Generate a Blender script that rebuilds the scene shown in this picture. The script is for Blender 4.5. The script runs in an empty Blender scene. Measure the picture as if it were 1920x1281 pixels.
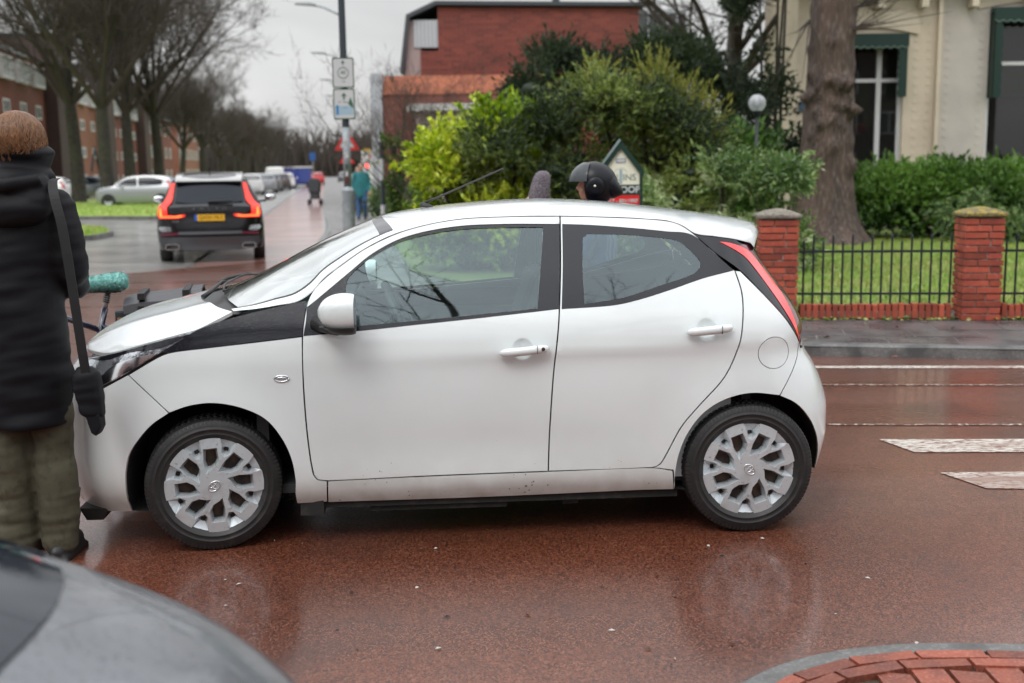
import bpy, bmesh, math, random
import numpy as np
from mathutils import Vector, Matrix, noise as mnoise
from mathutils.geometry import delaunay_2d_cdt
S = bpy.context.scene
R = math.radians
rnd = random.Random(7)
rng = np.random.default_rng(11)
# ------------------------------------------------------------------ camera
cam_d = bpy.data.cameras.new('camera'); cam = bpy.data.objects.new('camera', cam_d); S.collection.objects.link(cam); S.camera = cam
cam_d.sensor_width = 36; cam_d.lens = 2116.4/1920*36; cam_d.clip_start = .05; cam_d.clip_end = 2000
TH, RO = .15166, .013543
c_, s_ = math.cos(TH), math.sin(TH)
up0 = Vector((0, s_, c_)); rt0 = Vector((1, 0, 0)); fw0 = Vector((0, c_, -s_))
rt = rt0*math.cos(RO)-up0*math.sin(RO); upv = up0*math.cos(RO)+rt0*math.sin(RO)
cam.matrix_world = Matrix(((rt.x, upv.x, -fw0.x, 0), (rt.y, upv.y, -fw0.y, 0), (rt.z, upv.z, -fw0.z, 1.6116), (0, 0, 0, 1)))
cam_d.dof.use_dof = True; cam_d.dof.focus_distance = 5.0; cam_d.dof.aperture_fstop = 2.2; cam_d.dof.aperture_blades = 9
# ------------------------------------------------------------------ world: overcast sky
SUN_EL, SUN_AZ = 52, 205          # degrees; azimuth clockwise from +Y
wd = bpy.data.worlds.new('World'); S.world = wd; wd.use_nodes = True
nt = wd.node_tree; nt.nodes.clear(); L = nt.links.new
out = nt.nodes.new('ShaderNodeOutputWorld'); bg = nt.nodes.new('ShaderNodeBackground'); L(bg.outputs[0], out.inputs[0])
sky = nt.nodes.new('ShaderNodeTexSky'); sky.sky_type = 'NISHITA'; sky.sun_disc = False
sky.sun_elevation = R(SUN_EL); sky.sun_rotation = R(SUN_AZ); sky.air_density = 1; sky.dust_density = 4
tc = nt.nodes.new('ShaderNodeTexCoord'); sep = nt.nodes.new('ShaderNodeSeparateXYZ'); L(tc.outputs['Generated'], sep.inputs[0])
grad = nt.nodes.new('ShaderNodeValToRGB'); L(sep.outputs[2], grad.inputs[0])
g = grad.color_ramp; g.elements[0].position = 0; g.elements[0].color = (6.6, 6.6, 6.6, 1)
g.elements[1].position = 1; g.elements[1].color = (22, 22.5, 23.3, 1)
e = g.elements.new(.18); e.color = (7.0, 7.0, 7.0, 1)
e = g.elements.new(.45); e.color = (14.5, 14.7, 15.1, 1)
mp = nt.nodes.new('ShaderNodeMapping'); mp.inputs['Scale'].default_value = (1, 1, 3.2); L(tc.outputs['Generated'], mp.inputs[0])
nz = nt.nodes.new('ShaderNodeTexNoise'); nz.inputs['Scale'].default_value = 2.6; nz.inputs['Detail'].default_value = 6; nz.inputs['Distortion'].default_value = .4; L(mp.outputs[0], nz.inputs[0])
nr = nt.nodes.new('ShaderNodeMapRange'); nr.inputs[1].default_value = .3; nr.inputs[2].default_value = .7; nr.inputs[3].default_value = .80; nr.inputs[4].default_value = 1.22; L(nz.outputs[0], nr.inputs[0])
mul = nt.nodes.new('ShaderNodeVectorMath'); mul.operation = 'SCALE'; L(grad.outputs[0], mul.inputs[0]); L(nr.outputs[0], mul.inputs['Scale'])
mx = nt.nodes.new('ShaderNodeMixRGB'); mx.inputs[0].default_value = .93; L(sky.outputs[0], mx.inputs[1]); L(mul.outputs[0], mx.inputs[2])
L(mx.outputs[0], bg.inputs[0]); bg.inputs[1].default_value = .088
sd = bpy.data.lights.new('sun', 'SUN'); sd.energy = .9; sd.angle = R(24); sd.color = (1, .97, .92)
so = bpy.data.objects.new('sun', sd); S.collection.objects.link(so)
az, el = R(SUN_AZ), R(SUN_EL)
so.rotation_euler = Vector((math.sin(az)*math.cos(el), math.cos(az)*math.cos(el), math.sin(el))).to_track_quat('Z', 'Y').to_euler()
S.view_settings.view_transform = 'Standard'; S.view_settings.look = 'None'; S.view_settings.exposure = .28; S.view_settings.gamma = 1
S.cycles.max_bounces = 7; S.cycles.diffuse_bounces = 2; S.cycles.glossy_bounces = 4; S.cycles.transmission_bounces = 6; S.cycles.transparent_max_bounces = 12
S.cycles.use_denoising = True; S.cycles.sample_clamp_indirect = 6; S.cycles.caustics_reflective = False; S.cycles.caustics_refractive = False
try: S.cycles.denoiser = 'OPENIMAGEDENOISE'
except Exception: pass
# ------------------------------------------------------------------ helpers
def link(o, parent=None):
    S.collection.objects.link(o)
    if parent: o.parent = parent
    return o
def tag(o, label=None, cat=None, group=None, kind=None):
    if label: o['label'] = label
    if cat: o['category'] = cat
    if group: o['group'] = group
    if kind: o['kind'] = kind
    return o
def thing(name, label, cat, loc=(0, 0, 0), rz=0, group=None):
    o = bpy.data.objects.new(name, None); link(o); o.location = loc; o.rotation_euler = (0, 0, rz); o.empty_display_size = .1
    return tag(o, label, cat, group)
def mesh(name, V, F, mats, parent=None, smooth=False, mi=None, link_it=True):
    me = bpy.data.meshes.new(name)
    if isinstance(V, np.ndarray) and isinstance(F, np.ndarray):
        n, k = F.shape
        me.vertices.add(len(V)); me.vertices.foreach_set('co', V.astype(np.float32).ravel())
        me.loops.add(n*k); me.loops.foreach_set('vertex_index', F.astype(np.int32).ravel())
        me.polygons.add(n); me.polygons.foreach_set('loop_start', np.arange(0, n*k, k, dtype=np.int32))
        try: me.polygons.foreach_set('loop_total', np.full(n, k, dtype=np.int32))
        except Exception: pass
        me.update(calc_edges=True)
    else:
        me.from_pydata([tuple(v) for v in V], [], [tuple(f) for f in F])
    if not isinstance(mats, (list, tuple)): mats = [mats]
    for m in mats: me.materials.append(m)
    if mi is not None: me.polygons.foreach_set('material_index', np.asarray(mi, np.int32))
    me.polygons.foreach_set('use_smooth', [bool(smooth)]*len(me.polygons)); me.update()
    o = bpy.data.objects.new(name, me)
    return link(o, parent) if link_it else o
class MB:
    """collects shapes and links them as one mesh object"""
    def __init__(s): s.V = []; s.F = []; s.M = []; s.m = 0
    def add(s, V, F):
        b = len(s.V); s.V += [tuple(v) for v in V]; s.F += [tuple(i+b for i in f) for f in F]; s.M += [s.m]*len(F); return s
    def box(s, x0, x1, y0, y1, z0, z1, M=None):
        V = [Vector(p) for p in ((x0,y0,z0),(x1,y0,z0),(x1,y1,z0),(x0,y1,z0),(x0,y0,z1),(x1,y0,z1),(x1,y1,z1),(x0,y1,z1))]
        if M: V = [M @ v for v in V]
        return s.add(V, [(0,3,2,1),(4,5,6,7),(0,1,5,4),(1,2,6,5),(2,3,7,6),(3,0,4,7)])
    def tube(s, pts, rad, n=8, cap=True):
        pts = [Vector(p) for p in pts]; k = len(pts)
        if not isinstance(rad, (list, tuple)): rad = [rad]*k
        V = []; F = []; pu = None
        for i, p in enumerate(pts):
            d = (pts[min(i+1, k-1)]-pts[max(i-1, 0)]).normalized()
            if pu is None: pu = d.orthogonal().normalized()
            pu = (pu-d*pu.dot(d)).normalized(); w = d.cross(pu)
            for j in range(n):
                a = 2*math.pi*j/n; V.append(p+(pu*math.cos(a)+w*math.sin(a))*rad[i])
        for i in range(k-1):
            for j in range(n):
                F.append((i*n+j, i*n+(j+1)%n, (i+1)*n+(j+1)%n, (i+1)*n+j))
        if cap: F.append(tuple(range(n))[::-1]); F.append(tuple((k-1)*n+j for j in range(n)))
        return s.add(V, F)
    def lathe(s, prof, n=32, axis='z', c=(0, 0, 0)):
        """prof: (radius, height) pairs turned about the axis"""
        V = []; F = []; k = len(prof)
        for r_, h in prof:
            for j in range(n):
                a = 2*math.pi*j/n; x, y = r_*math.cos(a), r_*math.sin(a)
                p = (x, y, h) if axis == 'z' else ((x, h, y) if axis == 'y' else (h, x, y))
                V.append((p[0]+c[0], p[1]+c[1], p[2]+c[2]))
        for i in range(k-1):
            for j in range(n): F.append((i*n+j, i*n+(j+1)%n, (i+1)*n+(j+1)%n, (i+1)*n+j))
        return s.add(V, F)
    def prism(s, poly, a0, a1, axis='y', M=None):
        """2-D outline extruded along an axis"""
        n = len(poly); f = {'y': lambda p, a: (p[0], a, p[1]), 'z': lambda p, a: (p[0], p[1], a), 'x': lambda p, a: (a, p[0], p[1])}[axis]
        V = [Vector(f(p, a0)) for p in poly]+[Vector(f(p, a1)) for p in poly]
        if M: V = [M @ v for v in V]
        return s.add(V, [tuple(range(n)), tuple(range(n, 2*n))[::-1]]+[(i, i+n, (i+1)%n+n, (i+1)%n) for i in range(n)])
    def ell(s, c, r, nu=20, nv=12, fn=None):
        V = []; F = []
        for i in range(nv+1):
            t = math.pi*i/nv
            for j in range(nu):
                a = 2*math.pi*j/nu; d = Vector((math.sin(t)*math.cos(a), math.sin(t)*math.sin(a), math.cos(t)))
                k = fn(d) if fn else 1
                V.append((c[0]+d.x*r[0]*k, c[1]+d.y*r[1]*k, c[2]+d.z*r[2]*k))
        for i in range(nv):
            for j in range(nu): F.append((i*nu+j, (i+1)*nu+j, (i+1)*nu+(j+1)%nu, i*nu+(j+1)%nu))
        return s.add(V, F)
    def rings(s, rs, close=False):
        """rings of equal length bridged"""
        n = len(rs[0]); V = [p for r_ in rs for p in r_]; F = []
        for i in range(len(rs)-1):
            for j in range(n): F.append((i*n+j, i*n+(j+1)%n, (i+1)*n+(j+1)%n, (i+1)*n+j))
        if close: F.append(tuple(range(n))[::-1]); F.append(tuple((len(rs)-1)*n+j for j in range(n)))
        return s.add(V, F)
    def build(s, name, mats, parent=None, smooth=False, bevel=0, fix=True, auto=None, link_it=True):
        o = mesh(name, s.V, s.F, mats, parent, smooth, s.M if isinstance(mats, (list, tuple)) else None, link_it)
        me = o.data
        if fix or bevel:
            bm = bmesh.new(); bm.from_mesh(me)
            if fix:
                bmesh.ops.remove_doubles(bm, verts=bm.verts, dist=1e-5); bmesh.ops.recalc_face_normals(bm, faces=bm.faces)
            if bevel:
                es = [e_ for e_ in bm.edges if len(e_.link_faces) == 2 and e_.calc_face_angle(0) > .5]
                bmesh.ops.bevel(bm, geom=es, offset=bevel, segments=2, affect='EDGES', profile=.6, clamp_overlap=True)
            bm.to_mesh(me); bm.free(); me.polygons.foreach_set('use_smooth', [bool(smooth)]*len(me.polygons))
        if auto is not None:
            me.polygons.foreach_set('use_smooth', [True]*len(me.polygons))
            try: me.set_sharp_from_angle(angle=R(auto))
            except Exception: pass
        return o
def text(name, body, size, m, parent, loc, rot=(R(90), 0, 0), ext=.001, bold=0, sx=1, align='CENTER'):
    cu = bpy.data.curves.new(name, 'FONT'); cu.body = body; cu.size = size; cu.extrude = ext; cu.offset = bold
    cu.align_x = align; cu.align_y = 'CENTER'
    t = bpy.data.objects.new(name, cu); S.collection.objects.link(t)
    dg = bpy.context.evaluated_depsgraph_get(); me = bpy.data.meshes.new_from_object(t.evaluated_get(dg))
    S.collection.objects.unlink(t); bpy.data.objects.remove(t)
    me.materials.clear(); me.materials.append(m)
    o = bpy.data.objects.new(name, me); link(o, parent); o.location = loc; o.rotation_euler = rot; o.scale = (sx, 1, 1)
    return o
def copy_tree(o, parent=None):
    c = o.copy(); S.collection.objects.link(c); c.parent = parent
    for ch in list(o.children): copy_tree(ch, c)
    return c
def children_of(o): return list(o.children)
# ------------------------------------------------------------------ materials
def mat(name, base, rough=.6, metal=0, coat=0, spec=.5, noise=None, bump=None, emit=None, alpha=None, sheen=0, coords='Object', vor=None, rnoise=None):
    """noise=(scale, colour2, lo, hi, detail); bump=(scale, strength, dist[, kind]); rnoise=(scale, r2, lo, hi)"""
    m = bpy.data.materials.new(name); m.use_nodes = True; n = m.node_tree; P = n.nodes['Principled BSDF']; l = n.links.new
    P.inputs['Base Color'].default_value = (*base, 1); P.inputs['Roughness'].default_value = rough; P.inputs['Metallic'].default_value = metal
    P.inputs['Coat Weight'].default_value = coat; P.inputs['Coat Roughness'].default_value = .04; P.inputs['Specular IOR Level'].default_value = spec
    if sheen: P.inputs['Sheen Weight'].default_value = sheen
    tcn = n.nodes.new('ShaderNodeTexCoord')
    def nzn(scale, detail=4):
        t = n.nodes.new('ShaderNodeTexNoise'); t.inputs['Scale'].default_value = scale; t.inputs['Detail'].default_value = detail; l(tcn.outputs[coords], t.inputs[0]); return t
    col = None
    if noise:
        for k, sp in enumerate(noise if isinstance(noise, list) else [noise]):
            t = nzn(sp[0], sp[4] if len(sp) > 4 else 4)
            mr = n.nodes.new('ShaderNodeMapRange'); mr.inputs[1].default_value = sp[2]; mr.inputs[2].default_value = sp[3]; l(t.outputs[0], mr.inputs[0])
            mxn = n.nodes.new('ShaderNodeMixRGB'); l(mr.outputs[0], mxn.inputs[0])
            if col is None: mxn.inputs[1].default_value = (*base, 1)
            else: l(col, mxn.inputs[1])
            mxn.inputs[2].default_value = (*sp[1], 1); col = mxn.outputs[0]
        l(col, P.inputs['Base Color'])
    if rnoise:
        t = nzn(rnoise[0]); mr = n.nodes.new('ShaderNodeMapRange'); mr.inputs[1].default_value = rnoise[2]; mr.inputs[2].default_value = rnoise[3]
        mr.inputs[3].default_value = rough; mr.inputs[4].default_value = rnoise[1]; l(t.outputs[0], mr.inputs[0]); l(mr.outputs[0], P.inputs['Roughness'])
    if bump:
        kind = bump[3] if len(bump) > 3 else 'noise'
        if kind == 'noise': t = nzn(bump[0], 5)
        elif kind == 'drops':
            t0 = n.nodes.new('ShaderNodeTexVoronoi'); t0.inputs['Scale'].default_value = bump[0]; l(tcn.outputs[coords], t0.inputs[0])
            t = n.nodes.new('ShaderNodeMapRange'); t.interpolation_type = 'SMOOTHSTEP'; t.inputs[1].default_value = .34; t.inputs[2].default_value = .12; l(t0.outputs['Distance'], t.inputs[0])
        elif kind == 'wave':
            t = n.nodes.new('ShaderNodeTexWave'); t.inputs['Scale'].default_value = bump[0]; t.inputs['Distortion'].default_value = 6; t.inputs['Detail'].default_value = 3; l(tcn.outputs[coords], t.inputs[0])
        else:
            t = n.nodes.new('ShaderNodeTexVoronoi'); t.inputs['Scale'].default_value = bump[0]; l(tcn.outputs[coords], t.inputs[0])
        b = n.nodes.new('ShaderNodeBump'); b.inputs['Strength'].default_value = bump[1]; b.inputs['Distance'].default_value = bump[2]
        l(t.outputs[0], b.inputs['Height']); l(b.outputs[0], P.inputs['Normal'])
        if coat and kind == 'drops': l(b.outputs[0], P.inputs['Coat Normal'])
    if emit: P.inputs['Emission Color'].default_value = (*emit[0], 1); P.inputs['Emission Strength'].default_value = emit[1]
    if alpha is not None: P.inputs['Alpha'].default_value = alpha
    return m
def glass(name, tint=(.75, .85, .83), refl=1.0, dark=0.0, rough=.01, drops=0, base_refl=.05, diffuse_col=(.03, .035, .035), tintr=(1, 1, 1)):
    """thin pane: tinted see-through plus a clear reflection that grows at grazing angles"""
    m = bpy.data.materials.new(name); m.use_nodes = True; n = m.node_tree; n.nodes.clear(); l = n.links.new
    o = n.nodes.new('ShaderNodeOutputMaterial'); tr = n.nodes.new('ShaderNodeBsdfTransparent'); tr.inputs[0].default_value = (*tint, 1)
    df = n.nodes.new('ShaderNodeBsdfDiffuse'); df.inputs[0].default_value = (*diffuse_col, 1)
    m1 = n.nodes.new('ShaderNodeMixShader'); m1.inputs[0].default_value = dark; l(tr.outputs[0], m1.inputs[1]); l(df.outputs[0], m1.inputs[2])
    gl = n.nodes.new('ShaderNodeBsdfGlossy'); gl.inputs['Roughness'].default_value = rough; gl.inputs[0].default_value = (*tintr, 1)
    fr = n.nodes.new('ShaderNodeFresnel'); fr.inputs[0].default_value = 1.52
    ma = n.nodes.new('ShaderNodeMath'); ma.operation = 'MULTIPLY_ADD'; ma.inputs[1].default_value = refl; ma.inputs[2].default_value = base_refl; ma.use_clamp = True
    l(fr.outputs[0], ma.inputs[0])
    m2 = n.nodes.new('ShaderNodeMixShader'); l(ma.outputs[0], m2.inputs[0]); l(m1.outputs[0], m2.inputs[1]); l(gl.outputs[0], m2.inputs[2])
    if drops:
        tcn = n.nodes.new('ShaderNodeTexCoord'); vo = n.nodes.new('ShaderNodeTexVoronoi'); vo.inputs['Scale'].default_value = 130; l(tcn.outputs['Object'], vo.inputs[0])
        nz2 = n.nodes.new('ShaderNodeTexNoise'); nz2.inputs['Scale'].default_value = 5; l(tcn.outputs['Object'], nz2.inputs[0])
        sub = n.nodes.new('ShaderNodeMath'); sub.operation = 'MULTIPLY_ADD'; sub.inputs[1].default_value = .6; sub.inputs[2].default_value = -.17; l(nz2.outputs[0], sub.inputs[0])
        lt = n.nodes.new('ShaderNodeMath'); lt.operation = 'LESS_THAN'; l(vo.outputs['Distance'], lt.inputs[0]); l(sub.outputs[0], lt.inputs[1])
        df2 = n.nodes.new('ShaderNodeBsdfGlossy'); df2.inputs[0].default_value = (.55, .6, .6, 1); df2.inputs['Roughness'].default_value = .35
        mm = n.nodes.new('ShaderNodeMath'); mm.operation = 'MULTIPLY'; mm.inputs[1].default_value = drops; l(lt.outputs[0], mm.inputs[0])
        m3 = n.nodes.new('ShaderNodeMixShader'); l(mm.outputs[0], m3.inputs[0]); l(m2.outputs[0], m3.inputs[1]); l(df2.outputs[0], m3.inputs[2]); l(m3.outputs[0], o.inputs[0])
    else: l(m2.outputs[0], o.inputs[0])
    return m
def grime(m):
    """road dirt thrown up along the lower edge, with darker specks"""
    n = m.node_tree; P = n.nodes['Principled BSDF']; src = P.inputs['Base Color'].links[0].from_socket; l = n.links.new; tc_ = n.nodes.new('ShaderNodeTexCoord'); sp = n.nodes.new('ShaderNodeSeparateXYZ'); l(tc_.outputs['Object'], sp.inputs[0])
    h = n.nodes.new('ShaderNodeMapRange'); h.inputs[1].default_value = .62; h.inputs[2].default_value = .19; h.inputs[4].default_value = 1; l(sp.outputs[2], h.inputs[0]); pw = n.nodes.new('ShaderNodeMath'); pw.operation = 'POWER'; pw.inputs[1].default_value = 3.2; l(h.outputs[0], pw.inputs[0])
    nz_ = n.nodes.new('ShaderNodeTexNoise'); nz_.inputs['Scale'].default_value = 9; nz_.inputs['Detail'].default_value = 6; l(tc_.outputs['Object'], nz_.inputs[0]); mu = n.nodes.new('ShaderNodeMath'); mu.operation = 'MULTIPLY'; l(pw.outputs[0], mu.inputs[0]); l(nz_.outputs[0], mu.inputs[1])
    mx_ = n.nodes.new('ShaderNodeMixRGB'); l(mu.outputs[0], mx_.inputs[0]); l(src, mx_.inputs[1]); mx_.inputs[2].default_value = (.30, .235, .18, 1)
    vo = n.nodes.new('ShaderNodeTexVoronoi'); vo.inputs['Scale'].default_value = 47; l(tc_.outputs['Object'], vo.inputs[0]); ad = n.nodes.new('ShaderNodeMath'); ad.operation = 'MULTIPLY_ADD'; ad.inputs[1].default_value = .24; ad.inputs[2].default_value = .03; l(pw.outputs[0], ad.inputs[0])
    n3 = n.nodes.new('ShaderNodeTexNoise'); n3.inputs['Scale'].default_value = 7; n3.inputs['Detail'].default_value = 3; l(tc_.outputs['Object'], n3.inputs[0]); r3 = n.nodes.new('ShaderNodeMapRange'); r3.inputs[1].default_value = .47; r3.inputs[2].default_value = .72; r3.inputs[4].default_value = 1.5; l(n3.outputs[0], r3.inputs[0]); a3 = n.nodes.new('ShaderNodeMath'); a3.operation = 'MULTIPLY'; l(ad.outputs[0], a3.inputs[0]); l(r3.outputs[0], a3.inputs[1])
    lt = n.nodes.new('ShaderNodeMath'); lt.operation = 'LESS_THAN'; l(vo.outputs['Distance'], lt.inputs[0]); l(a3.outputs[0], lt.inputs[1]); m2 = n.nodes.new('ShaderNodeMixRGB'); l(lt.outputs[0], m2.inputs[0]); l(mx_.outputs[0], m2.inputs[1]); m2.inputs[2].default_value = (.22, .19, .16, 1); l(m2.outputs[0], P.inputs['Base Color'])
    rm = n.nodes.new('ShaderNodeMath'); rm.operation = 'MULTIPLY_ADD'; rm.inputs[1].default_value = -.8; rm.inputs[2].default_value = 1; rm.use_clamp = True; l(mu.outputs[0], rm.inputs[0]); l(rm.outputs[0], P.inputs['Coat Weight'])
M = {}
M['white_paint'] = mat('white_paint', (.71, .76, .765), .28, coat=1, noise=(2.2, (.68, .725, .73), .45, .7)); grime(M['white_paint'])
M['white_wet'] = mat('white_paint_wet', (.70, .745, .75), .3, coat=1, bump=(150, .5, .0022, 'drops'))
M['gloss_black'] = mat('gloss_black', (.010, .011, .016), .12, coat=.2, spec=.4, bump=(110, .25, .001, 'drops'))
M['black_plastic'] = mat('black_plastic', (.018, .018, .019), .5)
M['well'] = mat('wheel_well', (.012, .012, .012), .8, noise=(20, (.03, .028, .026), .5, .7))
M['rubber'] = mat('rubber', (.013, .0125, .013), .5, noise=(24, (.028, .026, .025), .5, .75))
M['hubcap'] = mat('hubcap_silver', (.60, .66, .69), .30, metal=.45, coat=.4, noise=[(11, (.46, .47, .50), .5, .75), (70, (.40, .38, .36), .62, .72)])
M['hub_dark'] = mat('hub_dark', (.035, .03, .028), .45, metal=.5, noise=(25, (.1, .07, .05), .4, .7))
M['chrome'] = mat('chrome', (.8, .82, .84), .12, metal=1)
M['side_glass'] = glass('side_glass', (.80, .92, .90), 1.2, .03, drops=.12, base_refl=.06, tintr=(.80, .95, 1.0))
M['screen_glass'] = glass('screen_glass', (.60, .74, .70), 1.4, .42, drops=.5, base_refl=.18, diffuse_col=(.55, .63, .60))  # pale diffuse colour paints in the sky's reflection on the droplet-covered screen
M['red_lens'] = mat('red_lens', (.62, .02, .03), .18, coat=1, emit=((1, .06, .05), .35))
M['deep_red'] = mat('deep_red_lens', (.12, .012, .03), .15, coat=1, bump=(140, .3, .001, 'drops'))
M['lamp_clear'] = mat('headlamp_glass', (.55, .58, .62), .1, metal=.75, coat=1, noise=(16, (.10, .105, .12), .50, .60), bump=(26, .5, .01))
M['trim_dark'] = mat('interior_dark', (.045, .05, .053), .6)
M['trim_grey'] = mat('interior_grey', (.50, .56, .57), .6)
M['seat_cloth'] = mat('seat_cloth', (.05, .055, .06), .9)
def pch(xs, ys):
    """monotone cubic through the points, as a numpy function"""
    xs = np.array(xs, float); ys = np.array(ys, float); h = np.diff(xs); d = np.diff(ys)/h; m = np.zeros(len(xs))
    m[0], m[-1] = d[0], d[-1]
    for i in range(1, len(xs)-1):
        if d[i-1]*d[i] > 0:
            w1, w2 = 2*h[i]+h[i-1], h[i]+2*h[i-1]
            m[i] = (w1+w2)/(w1/d[i-1]+w2/d[i])
    def f(x):
        x = np.clip(np.asarray(x, float), xs[0], xs[-1]); i = np.clip(np.searchsorted(xs, x)-1, 0, len(h)-1)
        t = (x-xs[i])/h[i]
        return ((1+2*t)*(1-t)**2*ys[i]+t*(1-t)**2*h[i]*m[i]+t*t*(3-2*t)*ys[i+1]+t*t*(t-1)*h[i]*m[i+1])
    return f
# ---- the hatchback's side surface: half width as a function of length x and height z
W0 = pch([.14,.18,.24,.32,.42,.55,.68,.80,.88,.95,1.02,1.10,1.18,1.26,1.33,1.38,1.43,1.47],
         [.735,.752,.778,.792,.797,.800,.802,.800,.790,.772,.742,.704,.664,.622,.584,.556,.520,.480])
XF = pch([.14,.20,.25,.40,.55,.68,.78,.86,.92,1.0,1.5], [-1.87,-1.89,-1.915,-1.935,-1.93,-1.91,-1.86,-1.79,-1.71,-1.66,-1.62])
XR = pch([.14,.20,.30,.40,.50,.60,.70,.80,.90,1.0,1.10,1.20,1.30,1.42,1.5], [1.59,1.62,1.65,1.67,1.67,1.645,1.60,1.54,1.53,1.48,1.40,1.325,1.275,1.25,1.24])
XA, XB, PF, PR = -1.10, 1.0, 4.2, 3.8
def crease(x): return .80+.055*np.clip((x+1.0)/2.4, 0, 1)
def half_w(x, z):
    x = np.asarray(x, float); z = np.asarray(z, float)
    w = W0(z)
    # feature line: a shoulder above, a shallow scoop below, a soft swelling above the sill
    d = z-crease(x); a = np.clip((x+.75)/1.2, 0, 1); a = a*a*(3-2*a)
    w = w+a*np.where(d < 0, -.016*(1-np.exp(d/.035))*np.exp(d/.22), 0)
    w = w-.010*np.exp(-((z-.42)/.11)**2)*np.clip(1.1-abs(x)/1.0, 0, 1)+.006*np.exp(-((z-.27)/.05)**2)*np.clip(1.2-abs(x), 0, 1)
    # wheel-arch flares
    for xc, amp in ((-1.17, .016), (1.17, .012)):
        r = np.hypot(x-xc, (z-.285)); w = w+amp*np.exp(-np.clip((r-.33)/.11, 0, 9)**2)
    tf = np.clip((XA-x)/(XA-XF(z)), 0, 1); tr = np.clip((x-XB)/(XR(z)-XB), 0, 1)
    return w*(1-tf**PF)**(1/2.7)*(1-tr**PR)**(1/2.7)
def _arc(p, ratio):
    u = np.linspace(0, np.pi/2, 1200); t = np.sin(u)**(2/p); w = np.clip(1-t**p, 0, 1)**(1/2.7)*ratio
    return t, np.concatenate([[0], np.cumsum(np.hypot(np.diff(t), np.diff(w)))])
TF, AF = _arc(PF, .95); TR, AR = _arc(PR, 1.4)
def x2s(x, z):
    x = np.asarray(x, float); Lf = XA-XF(z); Lr = XR(z)-XB
    tf = np.clip((XA-x)/Lf, 0, 1); tr = np.clip((x-XB)/Lr, 0, 1)
    return np.where(x < XA, XA-Lf*np.interp(tf, TF, AF), np.where(x > XB, XB+Lr*np.interp(tr, TR, AR), x))
def s2x(s, z):
    s = np.asarray(s, float); Lf = XA-XF(z); Lr = XR(z)-XB
    return np.where(s < XA, XA-Lf*np.interp((XA-s)/Lf, AF, TF), np.where(s > XB, XB+Lr*np.interp((s-XB)/Lr, AR, TR), s))
# ------------------------------------------------------------------ panels cut from the side surface
def smooth_poly(P, corner=34, step=.02):
    """dense outline: straight at sharp corners, rounded by Catmull-Rom elsewhere"""
    n = len(P); P = [np.array(p, float) for p in P]; cor = []
    for i in range(n):
        a = P[i]-P[i-1]; b = P[(i+1)%n]-P[i]
        cor.append(math.degrees(math.acos(max(-1, min(1, a@b/(np.linalg.norm(a)*np.linalg.norm(b)+1e-12))))) > corner)
    out_ = []
    for i in range(n):
        p1, p2 = P[i], P[(i+1)%n]; d = np.linalg.norm(p2-p1); k = max(1, int(round(d/step)))
        m1 = (p2-p1) if cor[i] else (p2-P[i-1])*d/(np.linalg.norm(p2-p1)+np.linalg.norm(p1-P[i-1]))
        m2 = (p2-p1) if cor[(i+1)%n] else (P[(i+2)%n]-p1)*d/(np.linalg.norm(p2-p1)+np.linalg.norm(P[(i+2)%n]-p2))
        for j in range(k):
            t = j/k; out_.append((2*t**3-3*t*t+1)*p1+(t**3-2*t*t+t)*m1+(3*t*t-2*t**3)*p2+(t**3-t*t)*m2)
    return np.array(out_)
def area2(P): x, y = P[:, 0], P[:, 1]; return float(np.sum(x*np.roll(y, -1)-np.roll(x, -1)*y))
def inset(P, d):
    if area2(P) < 0: P = P[::-1]
    a = P-np.roll(P, 1, 0); b = np.roll(P, -1, 0)-P
    na = np.stack([-a[:, 1], a[:, 0]], 1); na /= np.linalg.norm(na, axis=1)[:, None]+1e-12
    nb = np.stack([-b[:, 1], b[:, 0]], 1); nb /= np.linalg.norm(nb, axis=1)[:, None]+1e-12
    nn = na+nb; k = np.sum(nn*nn, 1)[:, None]; nn = nn*2/np.maximum(k, 1.0)
    return P+nn*d
def inside(P, Q):
    """which points Q lie inside polygon P"""
    x, y = Q[:, 0], Q[:, 1]; c = np.zeros(len(Q), bool)
    for i in range(len(P)):
        x1, y1 = P[i-1]; x2, y2 = P[i]
        c ^= ((y1 > y) != (y2 > y)) & (x < (x2-x1)*(y-y1)/(y2-y1+1e-15)+x1)
    return c
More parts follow.
